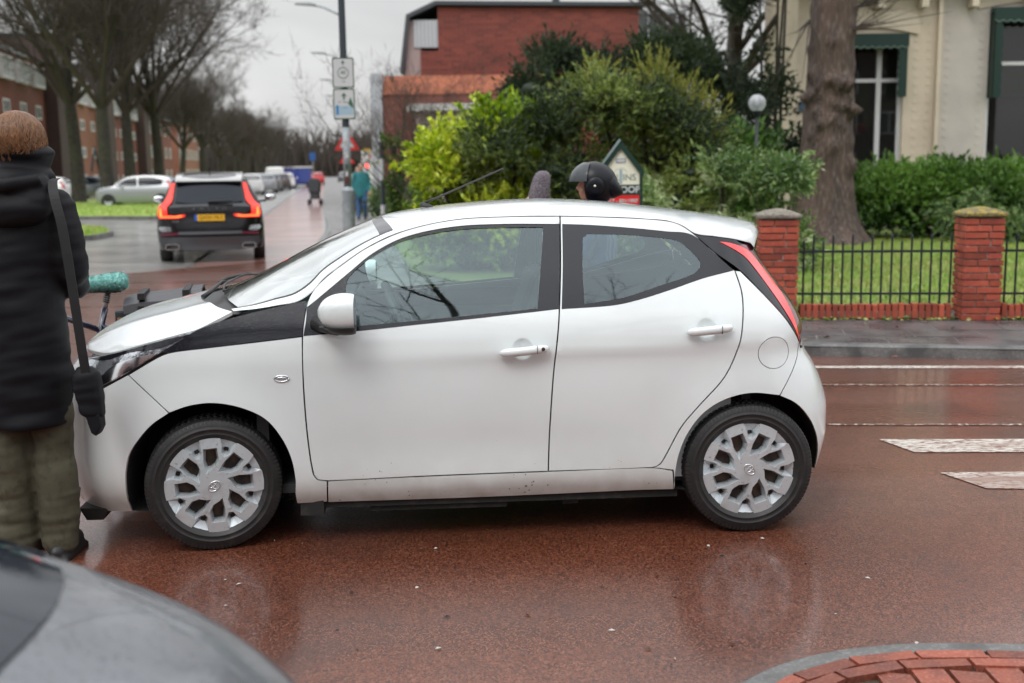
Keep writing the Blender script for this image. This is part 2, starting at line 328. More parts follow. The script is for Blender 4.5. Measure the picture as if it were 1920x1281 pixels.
def cdt(P, holes=(), grid=.03, extra=None, clear=.45):
    lo, hi = P.min(0), P.max(0)
    gx, gy = np.meshgrid(np.arange(lo[0]+grid/2, hi[0], grid), np.arange(lo[1]+grid/2, hi[1], grid*.9)); gx[1::2] += grid/2
    Q = np.stack([gx.ravel(), gy.ravel()], 1)
    if extra is not None and len(extra):
        dd = np.min(np.linalg.norm(Q[:, None]-extra[None], axis=2), 1); Q = np.concatenate([Q[dd > grid*.6], extra])
    Q = Q[inside(P, Q)]
    allb = np.concatenate([P]+[np.asarray(h) for h in holes])
    if len(Q):
        dd = np.min(np.linalg.norm(Q[:, None]-allb[None], axis=2), 1); Q = Q[dd > grid*clear*(.5 if extra is not None else 1)]
        for h in holes: Q = Q[~inside(h, Q)]
    V = [Vector(p) for p in P]; faces = [list(range(len(P)))]; b = len(P)
    for h in holes: V += [Vector(p) for p in h]; faces.append(list(range(b, b+len(h)))); b += len(h)
    V += [Vector(q) for q in Q]
    v, _, f, _, _, _ = delaunay_2d_cdt(V, [], faces, 1, 1e-6)
    v = np.array([tuple(a) for a in v]); f = np.array([tuple(a) for a in f if len(a) == 3])
    c = v[f].mean(1); keep = inside(P, c)
    for h in holes: keep &= ~inside(h, c)
    f = f[keep]
    a = v[f]; ar = (a[:, 1, 0]-a[:, 0, 0])*(a[:, 2, 1]-a[:, 0, 1])-(a[:, 2, 0]-a[:, 0, 0])*(a[:, 1, 1]-a[:, 0, 1])
    f[ar < 0] = f[ar < 0][:, ::-1]
    used = np.unique(f); re = -np.ones(len(v), int); re[used] = np.arange(len(used))
    return v[used], re[f]
def panel(name, poly, m, parent, side=-1, off=0., shrink=.0032, flange=.014, holes=(), grid=.03, extra=None, smooth=True, raw=False, dish=()):
    P = np.array(poly, float) if raw else smooth_poly(poly)
    if area2(P) < 0: P = P[::-1]
    if shrink: P = inset(P, shrink)
    T = lambda A: np.stack([x2s(A[:, 0], A[:, 1]), A[:, 1]], 1)
    Ps = T(P); H = []
    for h in holes:
        h = np.array(h, float)
        if area2(h) < 0: h = h[::-1]
        H.append(T(h))
    ex = T(np.array(extra)) if extra is not None else None
    v, f = cdt(Ps, H, grid, ex)
    def to3(A, o):
        x = s2x(A[:, 0], A[:, 1]); w = half_w(x, A[:, 1])+o
        for (cx, cz, r_, dp) in dish:
            w = w-dp*np.clip(1-(((x-cx)/r_)**2+((A[:, 1]-cz)/r_)**2), 0, 1)**1.1
        return np.stack([x, side*w, A[:, 1]], 1)
    V = to3(v, off); F = f if side < 0 else f[:, ::-1]
    Vs = [V]; Fs = [F]; b = len(V)
    if flange:
        for ring in [Ps]+H:
            n = len(ring); A = to3(ring, off); B = to3(ring, off-flange); Vs += [A, B]
            i = np.arange(n); j = (i+1)%n
            q = np.concatenate([np.stack([b+i, b+n+i, b+n+j], 1), np.stack([b+i, b+n+j, b+j], 1)])
            if side > 0: q = q[:, ::-1]
            Fs.append(q); b += 2*n
    return mesh(name, np.concatenate(Vs), np.concatenate(Fs), m, parent, smooth)
def interp_rows(A, n):
    """Catmull-Rom resampling of a list of points"""
    A = np.array(A, float); d = np.concatenate([[0], np.cumsum(np.linalg.norm(np.diff(A[:, :2], axis=0), axis=1))]); u = np.linspace(0, d[-1], n)
    out_ = []
    for k in range(A.shape[1]):
        m_ = np.gradient(A[:, k], d); i = np.clip(np.searchsorted(d, u)-1, 0, len(d)-2); h = d[i+1]-d[i]; t = (u-d[i])/h
        out_.append((2*t**3-3*t*t+1)*A[i, k]+(t**3-2*t*t+t)*h*m_[i]+(3*t*t-2*t**3)*A[i+1, k]+(t**3-t*t)*h*m_[i+1])
    return np.stack(out_, 1)
# ------------------------------------------------------------------ the white hatchback
G_F = [(-.7203,1.1025),(-.6756,1.1518),(-.5963,1.212),(-.4817,1.2855),(-.3191,1.3524),(-.1078,1.3943),(.1284,1.4043)]
B_ = [(.3531,1.1879),(.3329,.9675),(.3052,.7401),(.2873,.5054)]
ARC_F = [(-.8141,.19),(-.8173,.2452),(-.8135,.3071),(-.8273,.402),(-.8636,.4924),(-.9266,.576),(-1.0242,.6274),(-1.1381,.6515),(-1.2381,.6428),(-1.3237,.6152)]
ARC_R = [(1.3001,.6143),(1.1721,.6303),(1.0586,.6077),(.9603,.549),(.8959,.467),(.8594,.384),(.8416,.3),(.8381,.2)]
SH = dict(
 front_door=[(-.7595,.9213),(-.7422,1.0509)]+G_F+[(.3655,1.4028)]+B_+[(.2788,.3051),(-.2506,.301),(-.6725,.2937),(-.7174,.3009),(-.7344,.3258),(-.7511,.4677),(-.7604,.6773)],
 fd_black=[(-.7560,.9240),(-.7450,.9868),(-.7418,1.0419),(-.7085,1.066),(-.5619,1.1816),(-.4588,1.2605),(-.3195,1.3253),(-.1088,1.3648),(.103,1.3728),(.3604,1.3686),(.3508,1.1879),(.3354,1.0113),(-.0062,.9813),(-.3252,.9554),(-.5397,.9383),(-.6857,.9283)],
 fd_glass=[(-.5777,1.1172),(-.5574,1.1693),(-.4543,1.2471),(-.3197,1.3096),(-.1093,1.3489),(.1022,1.3568),(.2886,1.356),(.2667,1.1895),(.2433,1.0154),(-.1429,.9863),(-.5327,.96),(-.5619,1.0081)],
 rear_door=[(.3655,1.4028),(.5081,1.3983),(.7461,1.3854),(.8575,1.372),(.9083,1.3528),(.9526,1.3199),(1.0412,1.2362),(1.1235,1.1575),(1.1432,1.0608),(1.1358,.9501),(1.1131,.8367),(1.0546,.71),(.9369,.58),(.8628,.4917),(.8056,.385),(.7712,.3253),(.7388,.3087),(.2788,.3051)]+B_[::-1],
 rd_panel=[(.3724,1.3684),(.5049,1.3616),(.6681,1.3475),(.836,1.3287),(.9469,1.3131),(1.0405,1.2317),(1.1201,1.1572),(.9812,1.1269),(.835,1.0829),(.691,1.0436),(.5727,1.0217),(.3469,1.011),(.3624,1.1877)],
 rd_glass=[(.4604,1.3076),(.4829,1.3232),(.6675,1.3155),(.8563,1.294),(.8953,1.2797),(.9516,1.2265),(.9719,1.1945),(.9667,1.1698),(.9358,1.1457),(.7898,1.1016),(.6216,1.0539),(.4478,1.0309),(.449,1.1861)],
 fender=[(-1.4913,.7778),(-1.3527,.8552),(-1.2968,.8719),(-1.1531,.8864),(-1.0201,.8987),(-.7595,.9235),(-.7604,.6773),(-.7511,.4677),(-.7344,.3258),(-.7174,.3009),(-.677,.2939),(-.6829,.19)]+ARC_F,
 wing_trim=[(-1.348,.8684),(-1.1928,.9614),(-1.0213,1.0135),(-.7424,1.0704),(-.7595,.9235),(-1.0201,.8987),(-1.1531,.8864),(-1.2968,.8719)],
 sill=[(-.677,.2939),(-.2506,.301),(.2788,.3051),(.7388,.3087),(.8276,.2955),(.8381,.2),(-.02,.187),(-.6829,.187)],
 quarter=[(1.1235,1.1575),(1.1484,1.1544),(1.2427,1.0562),(1.3394,.9491),(1.3969,.873),(1.4275,.8305),(1.4100,.7761),(1.3769,.7261)]+ARC_R+[(.8276,.2955),(.7388,.3087),(.7712,.3253),(.8056,.385),(.8628,.4917),(.9369,.58),(1.0546,.71),(1.1131,.8367),(1.1358,.9501),(1.1432,1.0608)],
 dpillar=[(.9526,1.3199),(.9708,1.3127),(1.1124,1.2938),(1.2112,1.2694),(1.2650,1.2250),(1.3319,1.1456),(1.4250,1.0321),(1.4700,.9274),(1.4500,.8359),(1.4375,.8159),(1.3969,.873),(1.3394,.9491),(1.2427,1.0562),(1.1484,1.1544),(1.041,1.2362)],
 lamp_red=[(1.0658,1.2813),(1.0993,1.2787),(1.1577,1.2627),(1.2127,1.2361),(1.2663,1.1819),(1.3384,1.0902),(1.3748,1.0202),(1.4077,.922),(1.4340,.8256),(1.3729,.9337),(1.3269,1.0093),(1.258,1.1141),(1.1898,1.2039),(1.1409,1.2404)],
 headlamp=[(-1.71,.76),(-1.72,.80),(-1.70,.835),(-1.5784,.8594),(-1.3982,.9077),(-1.1928,.9614),(-1.348,.8684),(-1.4911,.7845),(-1.6394,.7076),(-1.69,.715)],
)
def ring(cx, cz, rx, rz=None, n=28, rot=0):
    rz = rz or rx; return [(cx+rx*math.cos(a+rot), cz+rz*math.sin(a+rot)) for a in np.linspace(0, 2*math.pi, n, endpoint=False)]
car = thing('white_hatchback', 'white five-door hatchback wet with rain standing side-on across the red road', 'car', (-.180, 5.552, 0), .0665)
def dense(P, **k): return smooth_poly(P, **k)
shell_mb = None
for sd_ in (-1, 1):
    fdb, fdg = dense(SH['fd_black']), dense(SH['fd_glass'])
    rdb, rdg = dense(SH['rd_panel']), dense(SH['rd_glass'])
    HF, HR = (.173, .849), (.974, .914)
    dp = [np.array(ring(HF[0], HF[1], r_, n=int(12+r_*560))) for r_ in (.008, .016, .024, .031, .037, .042, .0465, .050)]
    fd = panel('front_door', SH['front_door'], M['white_paint'], car, sd_, holes=[inset(fdb[::-1] if area2(fdb) < 0 else fdb, 0)], extra=np.concatenate(dp), dish=[(*HF, .047, .016)], grid=.026)
    fb = panel('window_surround', SH['fd_black'], M['gloss_black'], fd, sd_, off=-.004, shrink=.0015, flange=.006, holes=[fdg])
    panel('window', SH['fd_glass'], M['side_glass'], fd, sd_, off=-.009, shrink=0, flange=0)
    dp = [np.array(ring(HR[0], HR[1], r_, n=int(10+r_*260))) for r_ in (.008, .016, .024, .031, .037, .042, .0465, .050)]
    rd = panel('rear_door', SH['rear_door'], M['white_paint'], car, sd_, holes=[rdb], extra=np.concatenate(dp), dish=[(*HR, .047, .016)], grid=.026)
    panel('window_surround', SH['rd_panel'], M['gloss_black'], rd, sd_, off=-.001, shrink=.0015, flange=.006, holes=[rdg])
    panel('window', SH['rd_glass'], M['side_glass'], rd, sd_, off=-.0025, shrink=0, flange=0)
    for dr, (cx, cz), x0, x1, dz in ((fd, HF, .074, .284, .001), (rd, HR, .884, 1.083, .004)):
        hb = MB(); pts = []; rr = []
        for t in np.linspace(0, 1, 15):
            x = x0+(x1-x0)*t; z = cz-.004+dz+(t-.5)*.014; bow = .018+.020*math.sin(math.pi*min(1, max(0, t)))**.5
            pts.append((x, sd_*(float(half_w(x, z))+bow), z)); rr.append(.0140*(1-abs(2*t-1)**9*.6)+.001)
        hb.tube(pts, rr, 10); h = hb.build('door_handle', M['white_paint'], dr, smooth=True)
        for v in h.data.vertices: v.co.z = cz+(v.co.z-cz)*1.25
        km = MB(); kx = x1-.052; km.box(kx-.0008, kx+.0008, *sorted((sd_*(float(half_w(kx, cz))+.022), sd_*(float(half_w(kx, cz))+.0515))), cz-.014, cz+.019); km.build('seam', M['black_plastic'], h)
        if dr is fd:
            lk = MB(); lx = x1-.027; yy = sd_*(float(half_w(lx, cz))+.044); lk.lathe([(.001, yy+sd_*.004), (.007, yy+sd_*.004), (.0085, yy), (.0085, yy-sd_*.01)], 14, 'y', (lx, 0, cz+.004)); lk.build('keyhole', M['hub_dark'], h)
    wing = panel('wing', SH['fender'], M['white_paint'], car, sd_, grid=.026)
    wt = panel('wing_trim', SH['wing_trim'], M['gloss_black'], car, sd_, off=.001, shrink=.001)
    # side repeater in the wing
    rb = MB(); bx, bz = -.851, .7487; by = float(half_w(bx, bz))
    rb.tube([(bx+.030*math.cos(a), sd_*(by+.002), bz+.013*math.sin(a)) for a in np.linspace(0, 2*math.pi, 25)], .0032, 6)
    rp = rb.build('side_repeater', M['chrome'], car, smooth=True)
    rb = MB(); rb.ell((bx, sd_*(by+.001), bz), (.025, .004, .009)); rb.build('lens', M['lamp_clear'], rp, smooth=True)
    panel('sill', SH['sill'], M['white_paint'], car, sd_)
    fl = ring(1.278, .802, .0775, .0705, 40)
    qp = panel('rear_quarter_panel', SH['quarter'], M['white_paint'], car, sd_, holes=[fl] if sd_ < 0 else [], grid=.026)
    if sd_ < 0: panel('fuel_flap', fl, M['white_paint'], qp, sd_, raw=True, shrink=.003)
    dpn = panel('tail_lamp', SH['dpillar'], M['gloss_black'], car, sd_, off=-.001, shrink=.002)
    panel('red_lens', SH['lamp_red'], M['red_lens'], dpn, sd_, off=.002, shrink=.001, flange=.004, grid=.02)
    # dark red outer part of the lens, down to the lower tip
    panel('outer_lens', [(1.1577,1.2627),(1.2127,1.2361),(1.2663,1.1819),(1.3384,1.0902),(1.3748,1.0202),(1.4077,.922),(1.4340,.8256),(1.4500,.8359),(1.4740,.9274),(1.4300,1.0321),(1.3359,1.1476),(1.2680,1.2280),(1.2142,1.2684)], M['deep_red'], dpn, sd_, off=.001, shrink=.0005, grid=.02)
    hl = panel('headlamp', SH['headlamp'], M['lamp_clear'], car, sd_, off=-.001, shrink=.0025)
    panel('chrome_strip', [(-1.68,.726),(-1.63,.752),(-1.56,.812),(-1.46,.850),(-1.36,.868),(-1.50,.788),(-1.64,.714)], M['chrome'], hl, sd_, off=.004, shrink=0, grid=.02)
    panel('dark_lens', [(-1.60,.835),(-1.48,.872),(-1.36,.888),(-1.22,.945),(-1.36,.915),(-1.52,.872),(-1.68,.832)], M['gloss_black'], hl, sd_, off=.003, shrink=0, grid=.02)
    # front bumper, up to the middle of the nose
    zt = [.86,.80,.74,.68,.60,.52,.44,.36,.28,.22,.175]
    nose = [(float(XF(z))+.0004, z) for z in zt]
    bf = [(-1.3237,.6152),(-1.40,.6898),(-1.4911,.7778),(-1.6394,.7000),(-1.697,.709),(-1.72,.76),(-1.727,.80),(-1.71,.84),(-1.735,.858)]+nose+[(-1.66,.158),(-1.52,.172),(-1.53,.235),(-1.529,.30),(-1.522,.37),(-1.502,.44),(-1.460,.50),(-1.40,.565)]
    panel('front_bumper', bf, M['white_paint'], car, sd_, shrink=.002, grid=.028)
    br = [(1.3769,.7261),(1.4100,.7761),(1.4290,.8285),(1.4375,.80),(1.47,.79)]+[(float(XR(z))-.0004, z) for z in (.78,.72,.66,.60,.52,.44,.36,.28,.22,.19)]+[(1.59,.20),(1.535,.222),(1.53,.275),(1.524,.33),(1.50,.415),(1.455,.495),(1.385,.57),(1.3001,.6143)]
    panel('rear_bumper', br, M['white_paint'], car, sd_, shrink=.002, grid=.028)
    tg = [(1.4375,.812),(1.455,.835),(1.478,.93),(1.435,1.03),(1.40,1.07)]+[(float(XR(z))-.0004, z) for z in (1.09,1.0,.93,.86,.80)]+[(1.47,.796)]
    panel('tailgate', tg, M['white_paint'], car, sd_, shrink=.002)
    # wheel-arch liners, each a tunnel and a back wall
    lms = []
    for arc, zz in ((dense(ARC_F+[(-1.3237,.6152),(-1.40,.565),(-1.460,.50),(-1.502,.44),(-1.522,.37),(-1.529,.30),(-1.53,.235),(-1.52,.172)], corner=200)[:-14], 0), (dense([(1.535,.222),(1.53,.275),(1.524,.33),(1.50,.415),(1.455,.495),(1.385,.57)]+ARC_R, corner=200)[:-18], 0)):
        lm = MB(); lms.append(lm); o_ = [Vector((x, sd_*(float(half_w(x, z))-.012), z)) for x, z in arc]; i_ = [Vector((x, sd_*.42, z)) for x, z in arc]; n = len(arc)
        lm.add(o_+i_, [(i, i+1, n+i+1, n+i) for i in range(n-1)]); lm.add(i_, [tuple(range(n))])
    for lm in lms: lm.build('wheel_arch_liner', M['well'], car, smooth=False)
# roof and windscreen shell
E_ = [(-1.05,1.033),(-.955,1.040),(-.866,1.052),(-.775,1.068),(-.72,1.103),(-.676,1.152),(-.596,1.212),(-.482,1.2855),(-.38,1.333),(-.319,1.3524),(-.108,1.394),(.128,1.404),(.3655,1.4028),(.508,1.398),(.746,1.385),(.8575,1.372),(.909,1.353),(.958,1.320),(1.05,1.3044),(1.15,1.2880),(1.2112,1.272),(1.228,1.268)]
C_ = [(-1.22,1.055),(-1.14,1.085),(-1.03,1.135),(-.93,1.185),(-.84,1.232),(-.74,1.281),(-.63,1.328),(-.53,1.367),(-.455,1.394),(-.40,1.407),(-.16,1.440),(.11,1.460),(.365,1.465),(.52,1.4575),(.77,1.434),(.90,1.418),(.955,1.411),(1.01,1.403),(1.12,1.387),(1.24,1.368),(1.33,1.350),(1.352,1.343)]
NS = 150; EC = interp_rows([list(a)+list(b) for a, b in zip(E_, C_)], NS); NP = 36
def shell_pt(row, ph, sy):
    xe, ze, xc, zc = row; w = float(half_w(min(xe, 1.15), ze))*(1 if xe < 1.15 else 1-.35*((xe-1.15)/.08)**2*.3)
    cy = max(0, math.cos(ph))**(2/2.35); h = math.sin(ph)**(2/1.75)
    return (xe+(xc-xe)*(1-cy*cy), sy*w*cy, ze+(zc-ze)*h)
FULL = [(-1, math.pi/2*i/NP) for i in range(NP)]+[(1, math.pi/2*(NP-i)/NP) for i in range(NP+1)]
GRID = [[shell_pt(EC[i], ph, sy) for sy, ph in FULL] for i in range(NS)]; NC = len(FULL)
iw = next(i for i in range(NS) if EC[i][2] > -.452)       # last row of the windscreen
iph = 7
def sub(rows, cols):
    V = [GRID[i][j] for i in rows for j in cols]; nc = len(cols); return V, [(a*nc+b, a*nc+b+1, (a+1)*nc+b+1, (a+1)*nc+b) for a in range(len(rows)-1) for b in range(nc-1)]
roof = MB(); roof.add(*sub(list(range(iw, NS)), list(range(NC))))
# spoiler: rolled rear edge and underside
last = GRID[-1]; r2 = [(x+.018, y, z-.022) for x, y, z in last]; r3 = [(x+.010, y*.99, z-.050) for x, y, z in last]; r4 = [(x-.12, y*.95, z-.062) for x, y, z in last]
roof.add(last+r2+r3+r4, [(k*NC+j, k*NC+j+1, (k+1)*NC+j+1, (k+1)*NC+j) for k in range(3) for j in range(NC-1)])
roof_o = roof.build('roof', M['white_wet'], car, smooth=True)
for cc in (list(range(0, iph+1)), list(range(NC-1-iph, NC))): pl = MB(); pl.add(*sub(list(range(0, iw+1)), cc)); pl.build('windscreen_pillar', M['white_paint'], car, smooth=True)
ws = MB(); v, f = sub(list(range(2, iw)), list(range(iph, NC-iph))); ws.add(v, f); wso = ws.build('windscreen', M['screen_glass'], car, smooth=True)
fr = MB()
def strip(rows, cols, lift=.002):
    V, F = sub(rows, cols); fr.add([(x, y, z+lift) for x, y, z in V], F)
strip(list(range(iw-4, iw+1)), list(range(iph, NC-iph))); strip(list(range(2, iw)), [iph, iph+1]); strip(list(range(2, iw)), [NC-iph-2, NC-iph-1])
fr.build('black_border', M['gloss_black'], wso, smooth=True)
# rear screen under the spoiler
rs = MB(); top = [(x-.02, y*.93, z-.056) for x, y, z in last[6:-6]]; bot = [(1.46-.10*(abs(y)/.55)**2, y*1.12, 1.0) for x, y, z in last[6:-6]]
rs.add(top+bot, [(j, j+1, len(top)+j+1, len(top)+j) for j in range(len(top)-1)]); rs.build('rear_screen', M['gloss_black'], car, smooth=True)
# bonnet
HE = [(-1.745,.860),(-1.66,.8605),(-1.5784,.8635),(-1.49,.886),(-1.3982,.911),(-1.29,.939),(-1.1928,.9645),(-1.12,.998),(-1.055,1.030)]
HC = [(-1.797,.870),(-1.745,.905),(-1.68,.940),(-1.61,.968),(-1.53,.989),(-1.46,1.006),(-1.40,1.021),(-1.35,1.032),(-1.31,1.038)]
HR_ = interp_rows([list(a)+list(b) for a, b in zip(HE, HC)], 60); hb = MB(); rows = []
for r0 in HR_:
    xe, ze, xc, zc = r0; w = float(half_w(xe, ze))-.002; row = []
    for k in range(49):
        a = -1+2*k/48; ph = math.pi/2*(1-abs(a)); cy = max(0, math.cos(ph))**(2/2.3); h = math.sin(ph)**(2/1.45)
        z = ze+(zc-ze)*h; y = w*cy
        z += .010*math.exp(-((y-.50)/.07)**2)*min(1, h*3)       # raised crease each side
        row.append((xe+(xc-xe)*(1-cy*cy), y*(1 if a > 0 else -1), z))
    rows.append(row)
V = [p for r0 in rows for p in r0]; F = [(i*49+j, i*49+j+1, (i+1)*49+j+1, (i+1)*49+j) for i in range(59) for j in range(48)]
hb.add(V, F)
ed = [rows[i][0] for i in range(60)]; hb.add(ed+[(x, y+.003, z-.015) for x, y, z in ed], [(i, i+1, 60+i+1, 60+i) for i in range(59)])
hb.add(rows[0]+[(x+.004, y, z-.02) for x, y, z in rows[0]], [(j, j+1, 49+j+1, 49+j) for j in range(48)])
bon = hb.build('bonnet', M['white_wet'], car, smooth=True, fix=False)
# scuttle between bonnet and windscreen, wipers
sc = MB(); ra = rows[-1]; rb_ = [tuple(GRID[3][int(round(j*(NC-1)/48))]) for j in range(49)]
A_ = [(x-.02, y*.985, z-.012) for x, y, z in ra]; Bm = [((a[0]+b[0])/2, a[1], min(a[2], b[2])-.012) for a, b in zip(ra, rb_)]; Bq = [(x+.01, y*.98, z-.006) for x, y, z in rb_]
sc.add(A_+Bm+Bq, [(k*49+j, k*49+j+1, (k+1)*49+j+1, (k+1)*49+j) for k in range(2) for j in range(48)]); sc.build('scuttle_panel', M['black_plastic'], car, smooth=True)
for (y0, y1) in ((-.40, .16), (.18, .62)):
    wp = MB(); f0 = lambda y: 1.040+.026*(1-(y/.7)**2)
    xx = lambda y: -1.10-.13*(1-(y/.75)**2)
    wp.tube([(xx(y0)-.05, y0, f0(y0)), (xx(y0)-.02, y0+.03, f0(y0)+.022), (xx((y0+y1)/2)+.02, (y0+y1)/2, f0((y0+y1)/2)+.036), (xx((y0+y1)/2)+.035, (y0+y1)/2+.05, f0((y0+y1)/2)+.03)], [.012, .010, .006, .005], 8)
    wa = wp.build('wiper_arm', M['black_plastic'], car, smooth=True)
    wp = MB(); wp.tube([(xx(y)+.045, y, f0(y)+.030+.004*math.sin(i)) for i, y in enumerate(np.linspace(y0-.02, y1+.08, 8))], .0055, 6); wp.build('wiper_blade', M['rubber'], wa, smooth=True)
# aerial
am = MB(); am.rings([[(-.225+a*math.cos(t)-.02*(k/4), b*math.sin(t), 1.4335+.026*k/4) for t in np.linspace(0, 2*math.pi, 12, endpoint=False)] for k, (a, b) in enumerate([(.036, .018), (.032, .016), (.026, .013), (.018, .010), (.008, .006)])], True)
an = am.build('aerial_base', M['black_plastic'], car, smooth=True)
am = MB(); am.tube([(-.245, 0, 1.452), (-.18, 0, 1.477), (.135, 0, 1.609), (.150, 0, 1.614)], [.006, .0045, .0035, .005], 8); am.build('aerial_rod', M['black_plastic'], an, smooth=True)
# underbody
ub = MB(); ub.box(-.80, .83, -.70, .70, .15, .215); ub.box(-1.50, -.80, -.40, .40, .16, .30); ub.box(.83, 1.50, -.40, .40, .17, .30); ub.box(-.80, -.70, -.765, .765, .135, .20); ub.box(-.70, .86, -.74, -.66, .160, .20); ub.box(-.70, .86, .66, .74, .160, .20)
ub.box(-.50, .10, -.72, -.60, .132, .17); ub.box(.35, .42, -.70, -.50, .13, .17)
ub.build('underbody', M['well'], car)
for sy in (-1, 1):
    fl_ = MB(); fl_.prism([(-1.765, .175), (-1.735, .120), (-1.665, .120), (-1.640, .170)], sy*.46, sy*.68); fl_.build('air_deflector', M['rubber'], car)
# door mirrors
for sy in (-1, 1):
    mm_ = MB()
    def sq(d, e=.62): return 1
    rsx = []
    for k in range(13):
        t = k/12; x = -.678+.150*t; sc_ = (math.sin(math.pi*min(1, .13+.80*t*.56)))**.5 if t < .6 else 1
        w_ = [.22,.50,.67,.78,.86,.92,.96,.985,1,1,.995,.98,.93][k]
        rsx.append([(x, sy*(.895+.078*w_*abs(math.cos(a))**.9*(1 if math.cos(a) > 0 else -1)), 1.036+.080*w_*abs(math.sin(a))**.78*(1 if math.sin(a) > 0 else -1)) for a in np.linspace(0, 2*math.pi, 36, endpoint=False)])
    mm_.rings(rsx, True); mo = mm_.build('door_mirror', M['white_paint'], car, auto=50)
    md = MB(); low = []
    for k, rg in enumerate(rsx):
        low.append([(x+.002, sy*.895+(y-sy*.895)*1.02, min(z, .995) if z < .995 else .993) for x, y, z in rg])
    low = [[(x, y, z-.014) for x, y, z in rg] for rg in low]; md.rings(low, True); md.build('lower_shell', M['black_plastic'], mo, smooth=True)
    ar = MB(); ar.tube([(-.60, sy*.87, .968), (-.66, sy*.80, .965), (-.70, sy*.755, .975)], [.032, .026, .036], 10); ar.build('mirror_foot', M['black_plastic'], mo, smooth=True)
    gm = MB(); gm.rings([[(-.5270, sy*.895+.90*(y-sy*.895), 1.036+.9*(z-1.036)) for x, y, z in rsx[-1]]], False); gm.F = []; gm.M = []; n = 36; gm.add([], [tuple(range(n))]) if False else None
    g2 = MB(); g2.add([(-.5265, sy*.895+.88*(y-sy*.895), 1.036+.88*(z-1.036)) for x, y, z in rsx[-1]], [tuple(range(36))]); g2.build('mirror_glass', M['chrome'], mo)
# wheels ---------------------------------------------------------------
def tyre_mesh():
    t = MB(); Rr = .2855; Wt = .083; prof = [(.200, -.072), (.207, -.082), (.222, -.0885), (.2235, -.0905), (.226, -.0905), (.2275, -.0892), (.243, -.0915), (.2445, -.0930), (.248, -.0930), (.2495, -.0916), (.262, -.089), (.276, -.083), (.2865, -.074), (Rr, -.062), (Rr, .062), (.2865, .074), (.276, .083), (.24, .0915), (.20, .08), (.196, .06)]
    t.lathe(prof, 144, 'y'); o = t.build('tyre', M['rubber'], None, smooth=True, link_it=False, fix=True)
    # tread blocks across the shoulder
    tb = MB(); n = 66
    for k in range(n):
        a = 2*math.pi*k/n; Mx = Matrix.Rotation(-a, 4, 'Y')
        for y0, y1, sk in ((-.0735, -.040, .012), (-.034, -.004, -.01), (.004, .034, .01), (.040, .0735, -.012)):
            w_ = .0088
            V = [Mx @ Vector(p) for p in ((-w_+sk, y0, Rr-.006), (w_+sk, y0, Rr-.006), (w_, y1, Rr-.004), (-w_, y1, Rr-.004), (-w_+sk, y0+.003, Rr+.005 if abs(y0) < .06 else Rr-.003), (w_+sk, y0+.003, Rr+.005 if abs(y0) < .06 else Rr-.003), (w_, y1, Rr+.005 if abs(y1) < .06 else Rr-.003), (-w_, y1, Rr+.005 if abs(y1) < .06 else Rr-.003))]
            tb.add(V, [(0,3,2,1),(4,5,6,7),(0,1,5,4),(1,2,6,5),(2,3,7,6),(3,0,4,7)])
    for k in range(96):
        a = 2*math.pi*k/96; Mx = Matrix.Rotation(-a, 4, 'Y'); w_ = .0058
        for sg in (-1, 1): tb.add([Mx @ Vector(p) for p in ((-w_, sg*.0905, .262), (w_, sg*.0905, .262), (w_*1.1, sg*.082, .2835), (-w_*1.1, sg*.082, .2835), (w_*1.1, sg*.066, .2895), (-w_*1.1, sg*.066, .2895), (-w_, sg*.05, .270), (w_, sg*.05, .270), (-w_, sg*.084, .258), (w_, sg*.084, .258))], [(0,1,2,3),(3,2,4,5),(0,3,5,6,8),(1,9,7,4,2),(5,4,7,6)])
    b = tb.build('tread', M['rubber'], None, link_it=False)
    return o, b
tyre_o, tread_o = tyre_mesh()
